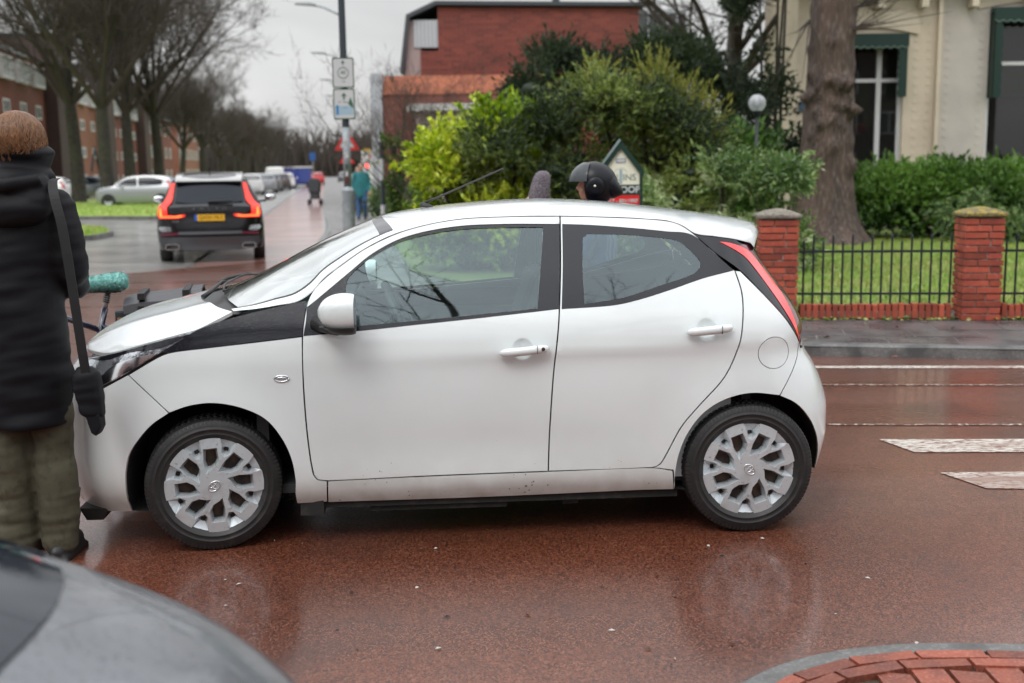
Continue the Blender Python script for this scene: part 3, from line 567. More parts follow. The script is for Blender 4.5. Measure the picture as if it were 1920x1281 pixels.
def hubcap_mesh():
    """eight-pocket turbine wheel cover: face plane y=0 outward -y; polygons cut in polar sectors"""
    Rc = .214; mb = []
    def pol(r_, a): return (r_*Rc*math.cos(a), r_*Rc*math.sin(a))
    holes = []; H = {}
    outer = np.array([pol(1, a) for a in np.linspace(0, 2*math.pi, 128, endpoint=False)])
    V2 = []; faces = []; hts = []
    def addp(pts, h): b = len(V2); V2.extend(pts); hts.extend(h if isinstance(h, list) else [h]*len(pts)); return list(range(b, b+len(pts)))
    polys = []
    def rot(p, a): return (p[0]*math.cos(a)-p[1]*math.sin(a), p[0]*math.sin(a)+p[1]*math.cos(a))
    for k in range(8):
        a = R(94)+k*math.pi/4
        loc = lambda x, y: rot((x*Rc, y*Rc), a-math.pi/2)   # local frame, y radial outwards
        # big pocket: bevelled leaf with a hole
        O = [loc(-.125, .26), loc(-.06, .32), loc(.07, .39), loc(.150, .52), loc(.140, .76), loc(-.125, .765), loc(-.155, .50)]
        I = [loc(-.09, .37), loc(-.02, .38), loc(.06, .43), loc(.108, .53), loc(.095, .705), loc(-.085, .705), loc(-.118, .50)]
        polys.append(('pocket', O, I))
        b = math.pi/8+.01; loc2 = lambda x, y: rot((x*Rc, y*Rc), a-math.pi/2-b)
        O = [loc2(.02, .615), loc2(.115, .70), loc2(.19, .965), loc2(.0, .985), loc2(-.17, .965), loc2(-.085, .80), loc2(-.06, .66)]
        I = [loc2(.0, .695), loc2(.065, .715), loc2(.060, .785), loc2(.02, .79), loc2(-.03, .785), loc2(-.035, .75), loc2(-.03, .71)]
        polys.append(('scoop', O, I))
    verts = [Vector(p) for p in outer]; fl = [list(range(len(outer)))]; hv = {}
    oin = [Vector(pol(.975, a)) for a in np.linspace(0, 2*math.pi, 128, endpoint=False)]
    face_h = lambda r_: -.004*(r_/Rc)**2*2
    for kind, O, I in polys:
        for P_ in (O,): b = len(verts); verts += [Vector(p) for p in P_]; fl.append(list(range(b, b+len(P_))))
    gr = [Vector(pol(r_, a)) for r_ in (.1, .2, .26) for a in np.linspace(0, 2*math.pi, 24, endpoint=False)]
    v, _, f, _, _, _ = delaunay_2d_cdt(verts+oin[::2]+gr, [], fl, 1, 1e-7)
    v = np.array([tuple(a) for a in v]); f = np.array([tuple(a) for a in f]); c = v[f].mean(1); keep = np.ones(len(f), bool)
    for kind, O, I in polys: keep &= ~inside(np.array(O), c)
    f = f[keep]; m = MB()
    def y_of(p): r_ = math.hypot(p[0], p[1])/Rc; return .0 if r_ < .97 else .004
    m.add([(p[0], (.014*(math.hypot(*p)/Rc)**2.2)-.012+(.006 if math.hypot(*p)/Rc > .985 else 0), p[1]) for p in v], [tuple(t) for t in f])
    yy = lambda p: (.014*(math.hypot(*p)/Rc)**2.2)-.012
    for kind, O, I in polys:
        n = len(O); dep = .034 if kind == 'pocket' else .030
        m.add([(p[0], yy(p)+(0 if math.hypot(*p)/Rc < .94 else .002), p[1]) for p in O]+[(p[0], yy(p)+dep, p[1]) for p in I], [(i, (i+1)%n, n+(i+1)%n, n+i) for i in range(n)])
        m.add([(p[0], yy(p)+dep, p[1]) for p in I]+[(p[0], yy(p)+dep+.02, p[1]) for p in I], [(i, (i+1)%n, n+(i+1)%n, n+i) for i in range(n)])
    n = len(outer); m.add([(p[0], .008, p[1]) for p in outer]+[(p[0]*1.012, .03, p[1]*1.012) for p in outer], [(i, (i+1)%n, n+(i+1)%n, n+i) for i in range(n)])
    for k in range(8):
        a = R(94)+k*math.pi/4-R(19); x, z = .535*Rc*math.cos(a), .535*Rc*math.sin(a); y = yy((x, z))
        m.tube([(x, y+.001, z), (x, y-.0015, z)], [.0068, .0068], 12); m.m = 0
    return m.build('hub_cap', M['hubcap'], None, smooth=False, link_it=False, bevel=.0009)
hub_o = hubcap_mesh()
em = MB()
for cx, cz, rx, rz, th_ in ((0, 0, .0270, .0185, .0024), (0, .003, .0085, .0175, .0019), (0, .0085, .0185, .0072, .0019)):
    em.tube([(cx+rx*math.cos(a), 0, cz+rz*math.sin(a)) for a in np.linspace(0, 2*math.pi, 33)], th_, 6, False)
emb_o = em.build('emblem', M['chrome'], None, smooth=True, link_it=False)
bk = MB(); bk.lathe([(.001, .048), (.06, .046), (.10, .05), (.15, .052), (.19, .038), (.198, .03)], 48, 'y'); back_o = bk.build('wheel_disc', M['hub_dark'], None, smooth=True, link_it=False)
bd = MB(); bd.lathe([(.001, .10), (.14, .10), (.19, .09), (.197, .0)], 40, 'y'); drum_o = bd.build('brake_drum', M['well'], None, link_it=False)
for nm, x, sy, steer, spin in (('fl', -1.170, -1, R(9), 0), ('rl', 1.168, -1, 0, R(-17)), ('fr', -1.170, 1, R(9), 1), ('rr', 1.168, 1, 0, 2)):
    w = bpy.data.objects.new('wheel', tyre_o.data.copy()); w.data.name = 'wheel'; link(w, car)
    w.location = (x, sy*.708, .2895); w.rotation_euler = (0, 0, steer+(0 if sy < 0 else math.pi))
    for src, loc in ((tread_o, (0, 0, 0)), (hub_o, (0, -.083, 0)), (back_o, (0, -.095, 0)), (drum_o, (0, -.06, 0))):
        c = bpy.data.objects.new(src.name.split('.')[0], src.data); link(c, w); c.location = loc; c.rotation_euler = (0, spin, 0)
    c = bpy.data.objects.new('emblem', emb_o.data); link(c, w); c.location = (0, -.0965, 0); c.rotation_euler = (0, spin-R(38 if nm == 'fl' else -60 if nm == 'rl' else 0), 0)
# interior --------------------------------------------------------------
it = MB(); it.box(-.98, 1.20, -.70, .70, .22, .26); it.box(-.98, -.93, -.70, .70, .26, .90); it.box(1.16, 1.2, -.68, .68, .26, .98)
inte = it.build('cabin_floor', M['trim_dark'], car)
ds = MB(); prof = [(-1.08, .99), (-.85, 1.005), (-.68, 1.012), (-.60, .995), (-.575, .93), (-.60, .80), (-.66, .62), (-.95, .60)]
ds.prism(prof, -.685, .685); dsh = ds.build('dashboard', M['trim_dark'], inte, bevel=.012)
ds = MB(); ds.prism([(-.80, 1.008), (-.66, 1.045), (-.60, 1.035), (-.585, .98), (-.70, .96)], -.52, -.20); ds.build('instrument_cowl', M['trim_grey'], dsh, bevel=.01)
st = MB(); cx, cy, cz = -.415, -.36, 1.0; ax = Vector((math.cos(R(27)), 0, math.sin(R(27)))); u_ = Vector((0, 1, 0)); v_ = ax.cross(u_)
cS = Vector((-.345, -.36, .935)); st.tube([cS+(u_*math.cos(a)+v_*math.sin(a))*.180 for a in np.linspace(0, 2*math.pi, 41)], .0165, 10, False)
st.tube([cS+u_*.17, cS+u_*.02-ax*.02], .014, 8); st.tube([cS-u_*.17, cS-u_*.02-ax*.02], .014, 8); st.tube([cS+v_*.17, cS-ax*.02], .016, 8); st.ell(cS-ax*.015, (.05, .07, .06)); st.tube([cS-ax*.02, cS-ax*.30], .03, 8)
st.build('steering_wheel', mat('wheel_rim_grey', (.07, .08, .082), .45), inte, smooth=True)
for sy_ in (-1, 1):
    sbm = MB(); V = [(x, sy_*y, z) for x, y, z in ((.33, .575, 1.30), (.335, .590, 1.05), (.31, .60, .75), (.28, .60, .45))]; sbm.add([(x-.024, y, z) for x, y, z in V]+[(x+.024, y, z) for x, y, z in V]+[(x-.024, y-.004*sy_, z) for x, y, z in V]+[(x+.024, y-.004*sy_, z) for x, y, z in V], [(i, i+1, 5+i, 4+i) for i in range(3)]+[(8+i, 9+i, 13+i, 12+i) for i in range(3)]); sbm.build('seat_belt', M['trim_grey'], inte)
for (sx, sy_, ww) in ((.02, -.36, .25), (.02, .36, .25), (.80, -.36, .33), (.80, .36, .33)):
    s2 = MB(); Mt = Matrix.Translation((sx, sy_, 0))
    prof = [(-.28, .45), (.16, .42), (.20, .52), (.34, .95), (.37, 1.08), (.33, 1.11), (.27, 1.08), (.12, .62), (-.26, .57)]
    s2.prism(prof, -ww, ww, 'y', Mt); s_o = s2.build('seat', M['seat_cloth'], inte, bevel=.03)
    s3 = MB(); s3.prism([(.33, 1.12), (.40, 1.13), (.43, 1.26), (.40, 1.30), (.345, 1.27)], -.12, .12, 'y', Mt); s3.build('headrest', M['seat_cloth'], s_o, bevel=.02)
for sy in (-1, 1):   # inner trim of the doors, seen through the far windows
    li = MB()
    for nm, mat_, z1 in (('a', 0, .93),):
        xs = np.linspace(-.74, 1.10, 30)
        for zr, mi_ in (((.25, .86), 1), ((.86, .905), 0), ((.905, .955), 0)):
            li.m = mi_; n = len(xs); lift = lambda x: max(0, (x-.30))*.14
            V = [(x, sy*(float(half_w(x, z+(lift(x) if z > .5 else 0)))-.055), z+(lift(x) if z > .5 else 0)) for z in zr for x in xs]; li.add(V, [(i, i+1, n+i+1, n+i) for i in range(n-1)])
        li.m = 0; V = [(x, sy*(float(half_w(x, .955+lift(x)))-o_), .955+lift(x)) for o_ in (.055, .020) for x in xs]; li.add(V, [(i, i+1, len(xs)+i+1, len(xs)+i) for i in range(len(xs)-1)])
    li.build('door_card', [M['trim_dark'], M['trim_grey']], inte)
    bp = MB()
    for za, zb in zip(np.linspace(.90, 1.38, 9)[:-1], np.linspace(.90, 1.38, 9)[1:]):
        for xa, xb in ((.30, .44),):
            V = [(x+(z-.9)*.05, sy*(float(half_w(x, z))-.030), z) for x, z in ((xa, za), (xb, za), (xb, zb), (xa, zb))]; bp.add(V, [(0, 1, 2, 3)])
    bp.build('pillar_trim', M['trim_dark'], inte)
hl_ = MB(); hv = [GRID[i][j] for i in range(iw, NS-8, 6) for j in range(3, NC-3, 3)]; nc_ = len(range(3, NC-3, 3)); nr_ = len(range(iw, NS-8, 6))
hl_.add([(x, y*.97, z-.03) for x, y, z in hv], [(a*nc_+b, a*nc_+b+1, (a+1)*nc_+b+1, (a+1)*nc_+b) for a in range(nr_-1) for b in range(nc_-1)]); hl_.build('headlining', M['trim_grey'], inte, smooth=True)
rm = MB(); rm.ell((-.50, 0, 1.285), (.02, .11, .035)); rm.build('rear_view_mirror', M['black_plastic'], inte, smooth=True)
# ------------------------------------------------------------------ ground, roads, pavements
def tarmac(name, cols, rough, r2, grain=220, gb=.5, gd=.003, pr=.35, stain=None, coat=0):
    """wet road surface: coloured aggregate, patchy film of water"""
    m = bpy.data.materials.new(name); m.use_nodes = True; n = m.node_tree; P = n.nodes['Principled BSDF']; l = n.links.new
    g_ = n.nodes.new('ShaderNodeNewGeometry'); pos = g_.outputs['Position']
    def N(t, **k):
        o = n.nodes.new(t)
        for a, b in k.items():
            if a in o.inputs: o.inputs[a].default_value = b
            else: setattr(o, a, b)
        return o
    v = N('ShaderNodeTexVoronoi', Scale=grain); l(pos, v.inputs[0])
    wn = N('ShaderNodeSeparateColor'); l(v.outputs['Color'], wn.inputs[0])
    ramp = n.nodes.new('ShaderNodeValToRGB'); l(wn.outputs[0], ramp.inputs[0]); els = ramp.color_ramp.elements
    els[0].color = (*cols[0], 1); els[1].color = (*cols[-1], 1); els[0].position = 0; els[1].position = .97
    for i, c in enumerate(cols[1:-1]): e_ = els.new((i+1)/(len(cols)-1)*.93); e_.color = (*c, 1)
    big = N('ShaderNodeTexNoise', Scale=.55, Detail=5); l(pos, big.inputs[0])
    mr = N('ShaderNodeMapRange'); mr.inputs[1].default_value = .35; mr.inputs[2].default_value = .7; mr.inputs[3].default_value = .62; mr.inputs[4].default_value = 1.12; l(big.outputs[0], mr.inputs[0])
    sc_ = N('ShaderNodeVectorMath', operation='SCALE'); l(ramp.outputs[0], sc_.inputs[0]); l(mr.outputs[0], sc_.inputs['Scale'])
    col = sc_.outputs[0]
    if stain:
        sn = N('ShaderNodeTexNoise', Scale=stain[0], Detail=6, Distortion=.6); l(pos, sn.inputs[0]); s2 = N('ShaderNodeMapRange'); s2.inputs[1].default_value = stain[2]; s2.inputs[2].default_value = stain[3]; l(sn.outputs[0], s2.inputs[0])
        mx_ = n.nodes.new('ShaderNodeMixRGB'); l(s2.outputs[0], mx_.inputs[0]); l(col, mx_.inputs[1]); mx_.inputs[2].default_value = (*stain[1], 1); col = mx_.outputs[0]
    l(col, P.inputs['Base Color'])
    sm = N('ShaderNodeVectorMath', operation='MULTIPLY'); sm.inputs[1].default_value = (.30, 1.5, 1); l(pos, sm.inputs[0]); rn = N('ShaderNodeTexNoise', Scale=1.0, Detail=5); l(sm.outputs[0], rn.inputs[0]); rr = N('ShaderNodeMapRange'); rr.inputs[1].default_value = .38; rr.inputs[2].default_value = .66; rr.inputs[3].default_value = rough; rr.inputs[4].default_value = r2; l(rn.outputs[0], rr.inputs[0]); l(rr.outputs[0], P.inputs['Roughness'])
    b1 = N('ShaderNodeBump', Strength=gb, Distance=gd); l(v.outputs['Distance'], b1.inputs['Height'])
    l(b1.outputs[0], P.inputs['Normal']); P.inputs['Coat Weight'].default_value = coat; P.inputs['Coat Roughness'].default_value = .145
    return m
M['red_asphalt'] = tarmac('red_asphalt', [(.015,.008,.007), (.070,.020,.011), (.124,.033,.015), (.178,.048,.021), (.26,.11,.07)], .25, .42, grain=200, gb=.30, gd=.0022, coat=.7, stain=(1.1, (.045,.022,.018), .56, .75))
M['path_asphalt'] = tarmac('path_asphalt', [(.22,.10,.08), (.36,.18,.15), (.46,.26,.22)], .30, .42, grain=120, gb=.12, coat=.8)
M['grey_asphalt'] = tarmac('grey_asphalt', [(.26,.257,.243), (.36,.353,.335), (.44,.43,.41)], .28, .42, grain=120, gb=.12, coat=.8)
M['paving_grey'] = mat('paving_grey', (.17, .165, .16), .5, noise=[(3, (.07, .068, .066), .42, .62), (60, (.17, .165, .155), .5, .75)], bump=(90, .3, .003))
M['kerb'] = mat('kerb_concrete', (.12, .12, .118), .4, noise=[(60, (.20, .195, .185), .5, .7), (5, (.06, .06, .06), .45, .65)], bump=(120, .4, .002))
M['road_paint'] = mat('road_paint', (.50, .47, .42), .5, noise=[(75, (.15, .07, .05), .50, .58, 6), (3.5, (.22, .13, .10), .50, .68)])
M['worn_paint'] = mat('worn_paint', (.42, .36, .32), .5, noise=(38, (.10, .035, .02), .40, .49, 6))
_n = M['road_paint'].node_tree; _tc = next(x for x in _n.nodes if x.type == 'TEX_COORD'); _mp = _n.nodes.new('ShaderNodeMapping'); _mp.inputs['Scale'].default_value = (.28, 1, 1)
for _l in list(_tc.outputs['Object'].links): _n.links.new(_mp.outputs[0], _l.to_socket)
_n.links.new(_tc.outputs['Object'], _mp.inputs[0])
M['grass_base'] = mat('lawn_soil', (.10, .15, .03), .9, noise=[(1.6, (.20, .20, .06), .45, .65), (14, (.08, .15, .025), .4, .7)])
M['blade_a'] = mat('grass_blade', (.22, .36, .05), .5, noise=(1.3, (.32, .36, .09), .45, .7))
M['blade_b'] = mat('grass_blade_dry', (.36, .35, .12), .6)
M['soil'] = mat('soil', (.045, .032, .022), .95, noise=(9, (.09, .06, .035), .4, .7))
def vary(m, lo, hi):
    """each loose piece of the mesh a little lighter or darker"""
    n = m.node_tree; P = n.nodes['Principled BSDF']; src = P.inputs['Base Color'].links[0].from_socket; ge = n.nodes.new('ShaderNodeNewGeometry'); mr = n.nodes.new('ShaderNodeMapRange')
    mr.inputs[3].default_value = lo; mr.inputs[4].default_value = hi; n.links.new(ge.outputs['Random Per Island'], mr.inputs[0]); s = n.nodes.new('ShaderNodeVectorMath'); s.operation = 'SCALE'; n.links.new(src, s.inputs[0]); n.links.new(mr.outputs[0], s.inputs['Scale']); n.links.new(s.outputs[0], P.inputs['Base Color'])
def sheet(name, poly, z, m, kind='structure', parent=None, label=None):
    me = MB(); me.add([(x, y, z) for x, y in poly], [tuple(range(len(poly)))]); o = me.build(name, m, parent, fix=False)
    bm = bmesh.new(); bm.from_mesh(o.data); bmesh.ops.triangulate(bm, faces=bm.faces); bm.normal_update()
    for f in bm.faces:
        if f.normal.z < 0: f.normal_flip()
    bm.to_mesh(o.data); bm.free()
    return tag(o, label, kind=kind)
sheet('ground', [(-600,-120),(600,-120),(600,900),(-600,900)], -.03, M['grass_base'])
sheet('road', [(-140,-30),(80,-30),(80,30),(30,30),(-1,42),(-64,420),(-75,420),(-140,60)], -.006, M['grey_asphalt'])
KERB = [(-68,420),(-20.2,124),(-9.9,60),(-6.2,38),(-4.75,29),(-3.9,22),(-3.0,16.5),(-1.9,13),(-.5,11),(1.0,9.95),(2.54,9.5),(4.2,9.18),(9,8.55),(30,6.3),(60,4)]
sheet('red_road', [(-60,-6),(-60,10.5),(-14,11.5),(-9.2,13.8),(-7.2,17.2)]+[(x, y) for x, y in KERB[5:] if y < 30][0:]+[(60,-6)], 0, M['red_asphalt'])
sheet('cycle_path', [(-7.2,17.2),(-5.55,19.6),(-7.4,31),(-8.3,37),(-12.0,60),(-22.3,124),(-70.2,420),(-68.05,420),(-20.25,124),(-9.95,60),(-6.25,38),(-4.8,29),(-3.95,22),(-3.9,21.5)], .0005, M['path_asphalt'])
sheet('path_edge_line', [(-5.55,19.6),(-7.4,31),(-8.3,37),(-12.0,60),(-22.3,124),(-70.2,420),(-70.6,420),(-22.6,124),(-12.18,60),(-8.45,37),(-7.54,31),(-5.66,19.6)], .005, M['kerb'])
GARDEN = [(-70,520),(-60,420),(-17.5,124),(-7.4,60),(-4.6,38),(-3.2,29),(-2.2,22),(-1.5,17),(-.2,14.2),(.6,12.2),(2.66,11.18),(4.6,10.98),(9,10.5),(30,9)]
sheet('pavement', KERB+[(60,30),(5,60),(-40,500)], .085, M['paving_grey'])
kb = MB()
def offs(P, d):
    o = []
    for i, p in enumerate(P):
        a = Vector(P[max(0, i-1)]); b = Vector(P[min(len(P)-1, i+1)]); t = (b-a).normalized(); o.append((p[0]-t.y*d, p[1]+t.x*d))
    return o
k2 = [tuple(p[:2]) for p in interp_rows([list(p)+[0] for p in KERB[3:]], 160)]; ki = offs(k2, .14)
n = len(k2); kb.add([(x, y, -.01) for x, y in k2]+[(x, y, .082) for x, y in offs(k2, .012)]+[(x, y, .10) for x, y in offs(k2, .03)]+[(x, y, .10) for x, y in ki]+[(x, y, .05) for x, y in ki], [(r_*n+i, r_*n+i+1, (r_+1)*n+i+1, (r_+1)*n+i) for r_ in range(4) for i in range(n-1)])
tag(kb.build('kerb', M['kerb'], None), kind='structure')
# paving slabs joints near the fence: rows of slabs as real slabs with gaps
sl = MB()
for row, (d0, d1) in enumerate(((.17, .62), (.64, 1.08), (1.10, 1.56), (1.58, 2.02))):
    a = offs(k2, d0); b = offs(k2, d1); i = 90+(row%2)*2
    s_acc = 0; start = None
    pa = [Vector(p) for p in a]; pb = [Vector(p) for p in b]
    L_ = [0]
    for j in range(1, n): L_.append(L_[-1]+(pa[j]-pa[j-1]).length)
    def at_(P, s):
        j = min(max(int(np.searchsorted(L_, s))-1, 0), n-2); t = (s-L_[j])/(L_[j+1]-L_[j]); return P[j].lerp(P[j+1], t)
    s = 0+.3*(row%2)
    while s < L_[-1]-.7:
        p = [at_(pa, s), at_(pa, s+.585), at_(pb, s+.585), at_(pb, s)]; s += .60
        if p[0].x < -1 or p[0].x > 12: continue
        z = .088+rnd.uniform(0, .004); V = [(q.x, q.y, z) for q in p]+[(q.x, q.y, .07) for q in p]; sl.add(V, [(0,1,2,3),(0,1,5,4),(1,2,6,5),(2,3,7,6),(3,0,4,7)])
tag(sl.build('paving_slabs', mat('paving_slab', (.105, .10, .10), .38, noise=[(2.3, (.045, .042, .045), .42, .58), (80, (.14, .13, .125), .5, .75)], bump=(70, .3, .003), rnoise=(1.5, .25, .4, .65)), None), kind='structure')
sheet('garden_ground', [(x, y) for x, y in GARDEN]+[(60,12),(60,200),(0,200)], .105, M['grass_base'])
# road markings
def line(name, pts, m=M['road_paint'], lab=None): return sheet(name, pts, .0045, m)
line('edge_line', [(1.0,9.22),(2.577,8.99),(4.073,8.87),(9,8.25),(9,8.12),(4.073,8.76),(2.577,8.88),(1.0,9.11)])
line('edge_line', [(.8,8.36),(2.363,8.215),(3.74,8.115),(9,7.66),(9,7.62),(3.74,8.07),(2.363,8.175),(.8,8.31)], M['worn_paint'])
line('edge_line', [(1.9,6.925),(3.168,6.85),(9,6.5),(9,6.46),(3.168,6.81),(2.0,6.885)], M['worn_paint'])
line('road_stripe', [(2.16,6.50),(2.996,6.46),(9,6.2),(9,5.88),(2.858,6.16),(2.26,6.19)])
line('road_stripe', [(2.241,5.755),(2.68,5.755),(9,5.7),(9,5.30),(2.539,5.44),(2.36,5.455)])
# pavement corner in the foreground
arc_o = [(.30,2.6),(.48,3.05),(.725,3.353),(.87,3.468),(1.05,3.552),(1.242,3.596),(1.497,3.605),(1.704,3.586),(3.0,3.42),(8,2.7)]
ao = [tuple(p[:2]) for p in interp_rows([list(p)+[0] for p in arc_o], 90)]; ai = offs(ao, -.085); n = len(ao); kb = MB()
kb.add([(x, y, -.01) for x, y in ao]+[(x, y, .012) for x, y in ao]+[(x, y, .018) for x, y in offs(ao, -.012)]+[(x, y, .020) for x, y in ai]+[(x, y, -.01) for x, y in ai], [(r_*n+i, r_*n+i+1, (r_+1)*n+i+1, (r_+1)*n+i) for r_ in range(4) for i in range(n-1)])
tag(kb.build('kerb_corner', M['kerb'], None), kind='structure')
sheet('pavement_corner', [p for p in ai]+[(8,-6),(-.6,-6),(-.1,1.0)], .008, M['soil'])
M['clinker'] = mat('clinker_brick', (.22, .055, .03), .5, noise=[(7, (.14, .038, .024), .4, .6), (90, (.30, .11, .075), .5, .75)], bump=(140, .35, .002)); vary(M['clinker'], .55, 1.35)
pv = MB()
def brick(p, q, r_, s_2, z):
    V = [(a[0], a[1], z+rnd.uniform(-.0025, .0025)) for a in (p, q, r_, s_2)]; c = (sum(v[0] for v in V)/4, sum(v[1] for v in V)/4)
    T = [(c[0]+(v[0]-c[0])*.975, c[1]+(v[1]-c[1])*.955, v[2]) for v in V]; B = [(v[0]+0, v[1], .008) for v in T]
    pv.add(T+B, [(0,1,2,3),(0,1,5,4),(1,2,6,5),(2,3,7,6),(3,0,4,7)])
def arclen(P):
    l_ = [0]
    for j in range(1, len(P)): l_.append(l_[-1]+math.dist(P[j], P[j-1]))
    return l_
for row, (d0, d1, bl) in enumerate(((-.092, -.150, .235), (-.155, -.213, .235))):
    a, b = offs(ao, d0), offs(ao, d1); la = arclen(a); s = .08*row
    g2 = lambda P, s_: tuple(np.interp(s_, la, [q[k] for q in P]) for k in (0, 1))
    while s < la[-1]-bl: brick(g2(a, s), g2(a, s+bl-.008), g2(b, s+bl-.008), g2(b, s), .031); s += bl
edge_in = offs(ao, -.22)
for i in range(60):
    for j in range(40):
        x = -.4+i*.118+(j%2)*.0; y = 3.5-j*.236+.118*(i%2); P4 = [(x, y), (x+.105, y-.03), (x+.105, y-.255), (x, y-.225)]
        c = (x+.05, y-.13)
        if inside(np.array(offs(ao, -.19)+[(8,-6),(-.6,-6)]), np.array([c]))[0]: brick(*P4, .024)
tag(pv.build('brick_paving', M['clinker'], None), kind='structure')
# lawn, verges
def blades(name, poly, n, h, mats, z=.105, w=.006, seed=1, ymax=None):
    r_ = np.random.default_rng(seed); P = np.array(poly); lo, hi = P.min(0), P.max(0); Q = r_.uniform(lo, hi, (int(n*2.2), 2)); Q = Q[inside(P, Q)][:n]; n = len(Q)
    a = r_.uniform(0, 2*np.pi, n); hh = h*r_.uniform(.5, 1.2, n); le = r_.normal(0, .35, (n, 2))*hh[:, None]
    dx = np.cos(a)*w; dy = np.sin(a)*w; V = np.zeros((n, 3, 3)); V[:, 0] = np.stack([Q[:, 0]-dx, Q[:, 1]-dy, np.full(n, z-.003)], 1); V[:, 1] = np.stack([Q[:, 0]+dx, Q[:, 1]+dy, np.full(n, z-.003)], 1); V[:, 2] = np.stack([Q[:, 0]+le[:, 0], Q[:, 1]+le[:, 1], z+hh], 1)
    return tag(mesh(name, V.reshape(-1, 3), np.arange(n*3).reshape(-1, 3), mats, mi=(r_.random(n) < .22).astype(int)), kind='stuff')
tag(blades('grass', [(1.6,11.6),(2.8,11.25),(4.9,11.1),(12,10.4),(14,24),(2,24)], 80000, .055, [M['blade_a'], M['blade_b']], w=.010), 'short green lawn with dry patches behind the iron railings', 'grass')
v1 = [(-34,41.8),(-15.9,41.4),(-12.65,40.4),(-12.2,42.5),(-13.4,50),(-16.2,60),(-45,66)]
v2 = [(-13.5,33.6),(-11.6,32.4),(-10.5,30.0),(-10.35,28.3),(-10.9,27.5),(-14.5,27.2),(-30,30)]
for nm, vv, lab in (('grass', v1, 'green grass verge below the row of street trees'), ('grass', v2, 'small rounded tip of grass verge behind the black parka')):
    k = MB(); n = len(vv); k.add([(x, y, .0) for x, y in vv]+[(x, y, .12) for x, y in vv], [tuple(range(n, 2*n))]+[(i, (i+1)%n, n+(i+1)%n, n+i) for i in range(n)]); tag(k.build('verge_kerb', M['kerb'], None), kind='structure')
    c = np.mean(vv, 0); vi = [tuple(c+(np.array(p)-c)*.975) for p in vv]; sheet('verge_ground', vi, .125, M['blade_a'])
    tag(blades(nm, vi, 16000, .09, [M['blade_a'], M['blade_b']], z=.125, w=.02, seed=5), lab, 'grass')
sheet('verge_ground', [(-17.5,66),(-26,66),(-38,124),(-100,420),(-92,420),(-27,120)], .02, M['blade_a'])
# ------------------------------------------------------------------ foliage and trees
def leaves(blobs, n, ln, wd, seed, up=.3, shell=.45, mats=3, jit=.12, sprig=.5, sl=.30, clump=3.0, droop=0):
    """leaf quads scattered through ellipsoids; returns vertices, faces, material index"""
    r_ = np.random.default_rng(seed); vol = np.array([b[3]*b[4]*b[5] for b in blobs])**.72; ks = np.maximum(1, (n*vol/vol.sum()).astype(int)); C = []; O = []
    for b, k in zip(blobs, ks):
        d = r_.normal(size=(k, 3)); d /= np.linalg.norm(d, axis=1)[:, None]; d[:, 2] = np.where(d[:, 2] < -.8, -d[:, 2], d[:, 2])
        rad = 1-shell*r_.random(k)**1.6
        ph = np.array(b[:3]); lump = 1+.16*np.sin(d@np.array([5.1, 3.3, 4.2])*clump/3+ph[0]*7)*np.cos(d@np.array([-3.2, 5.7, 2.9])*clump/3+ph[1]*5)+.09*np.sin(d@np.array([9.1, -7.3, 8.2])+ph[2]*9)
        C.append(ph+d*rad[:, None]*lump[:, None]*np.array(b[3:6])+r_.normal(0, jit*.3, (k, 3))); O.append(d)
    C = np.concatenate(C); O = np.concatenate(O); n = len(C)
    # sprigs: leaves set along short shoots that break the outline
    ns = int(n*sprig); per = 12; k = max(1, ns//per); idx = r_.choice(n, k, replace=False); A0 = C[idx]; D0 = O[idx]+r_.normal(0, .45, (k, 3)); D0[:, 2] += up-droop; D0 /= np.linalg.norm(D0, axis=1)[:, None]
    L0 = sl*r_.uniform(.4, 1.25, k); T0 = r_.random((k, per)); PC = A0[:, None]+D0[:, None]*(T0*L0[:, None])[..., None]; PC[..., 2] -= (T0**2*L0[:, None])*.18
    PO = D0[:, None]+r_.normal(0, .5, (k, per, 3)); C = np.concatenate([C[:n-k*per] if k*per < n else C[:1], PC.reshape(-1, 3)]); O = np.concatenate([O[:n-k*per] if k*per < n else O[:1], PO.reshape(-1, 3)]); n = len(C)
    ax = O+r_.normal(0, .55, (n, 3)); ax[:, 2] += up-droop*.5; ax /= np.linalg.norm(ax, axis=1)[:, None]
    sd__ = np.cross(ax, r_.normal(size=(n, 3))); sd__ /= np.linalg.norm(sd__, axis=1)[:, None]+1e-9
    lw = wd*r_.uniform(.6, 1.3, n)[:, None]; ll = ln*r_.uniform(.6, 1.35, n)[:, None]
    base = C-ax*ll*.5; tip = C+ax*ll*.5; mid = C+np.cross(sd__, ax)*lw*.25
    V = np.stack([base, mid+sd__*lw*.5, tip, mid-sd__*lw*.5], 1)
    key = np.sin(C[:, 0]*2.3+C[:, 2]*1.7)+np.cos(C[:, 1]*2.1-C[:, 2]*2.6)+r_.normal(0, .9, n)
    mi = np.digitize(key, np.quantile(key, np.linspace(0, 1, mats+1)[1:-1]))
    return V.reshape(-1, 3), np.arange(n*4).reshape(-1, 4), mi
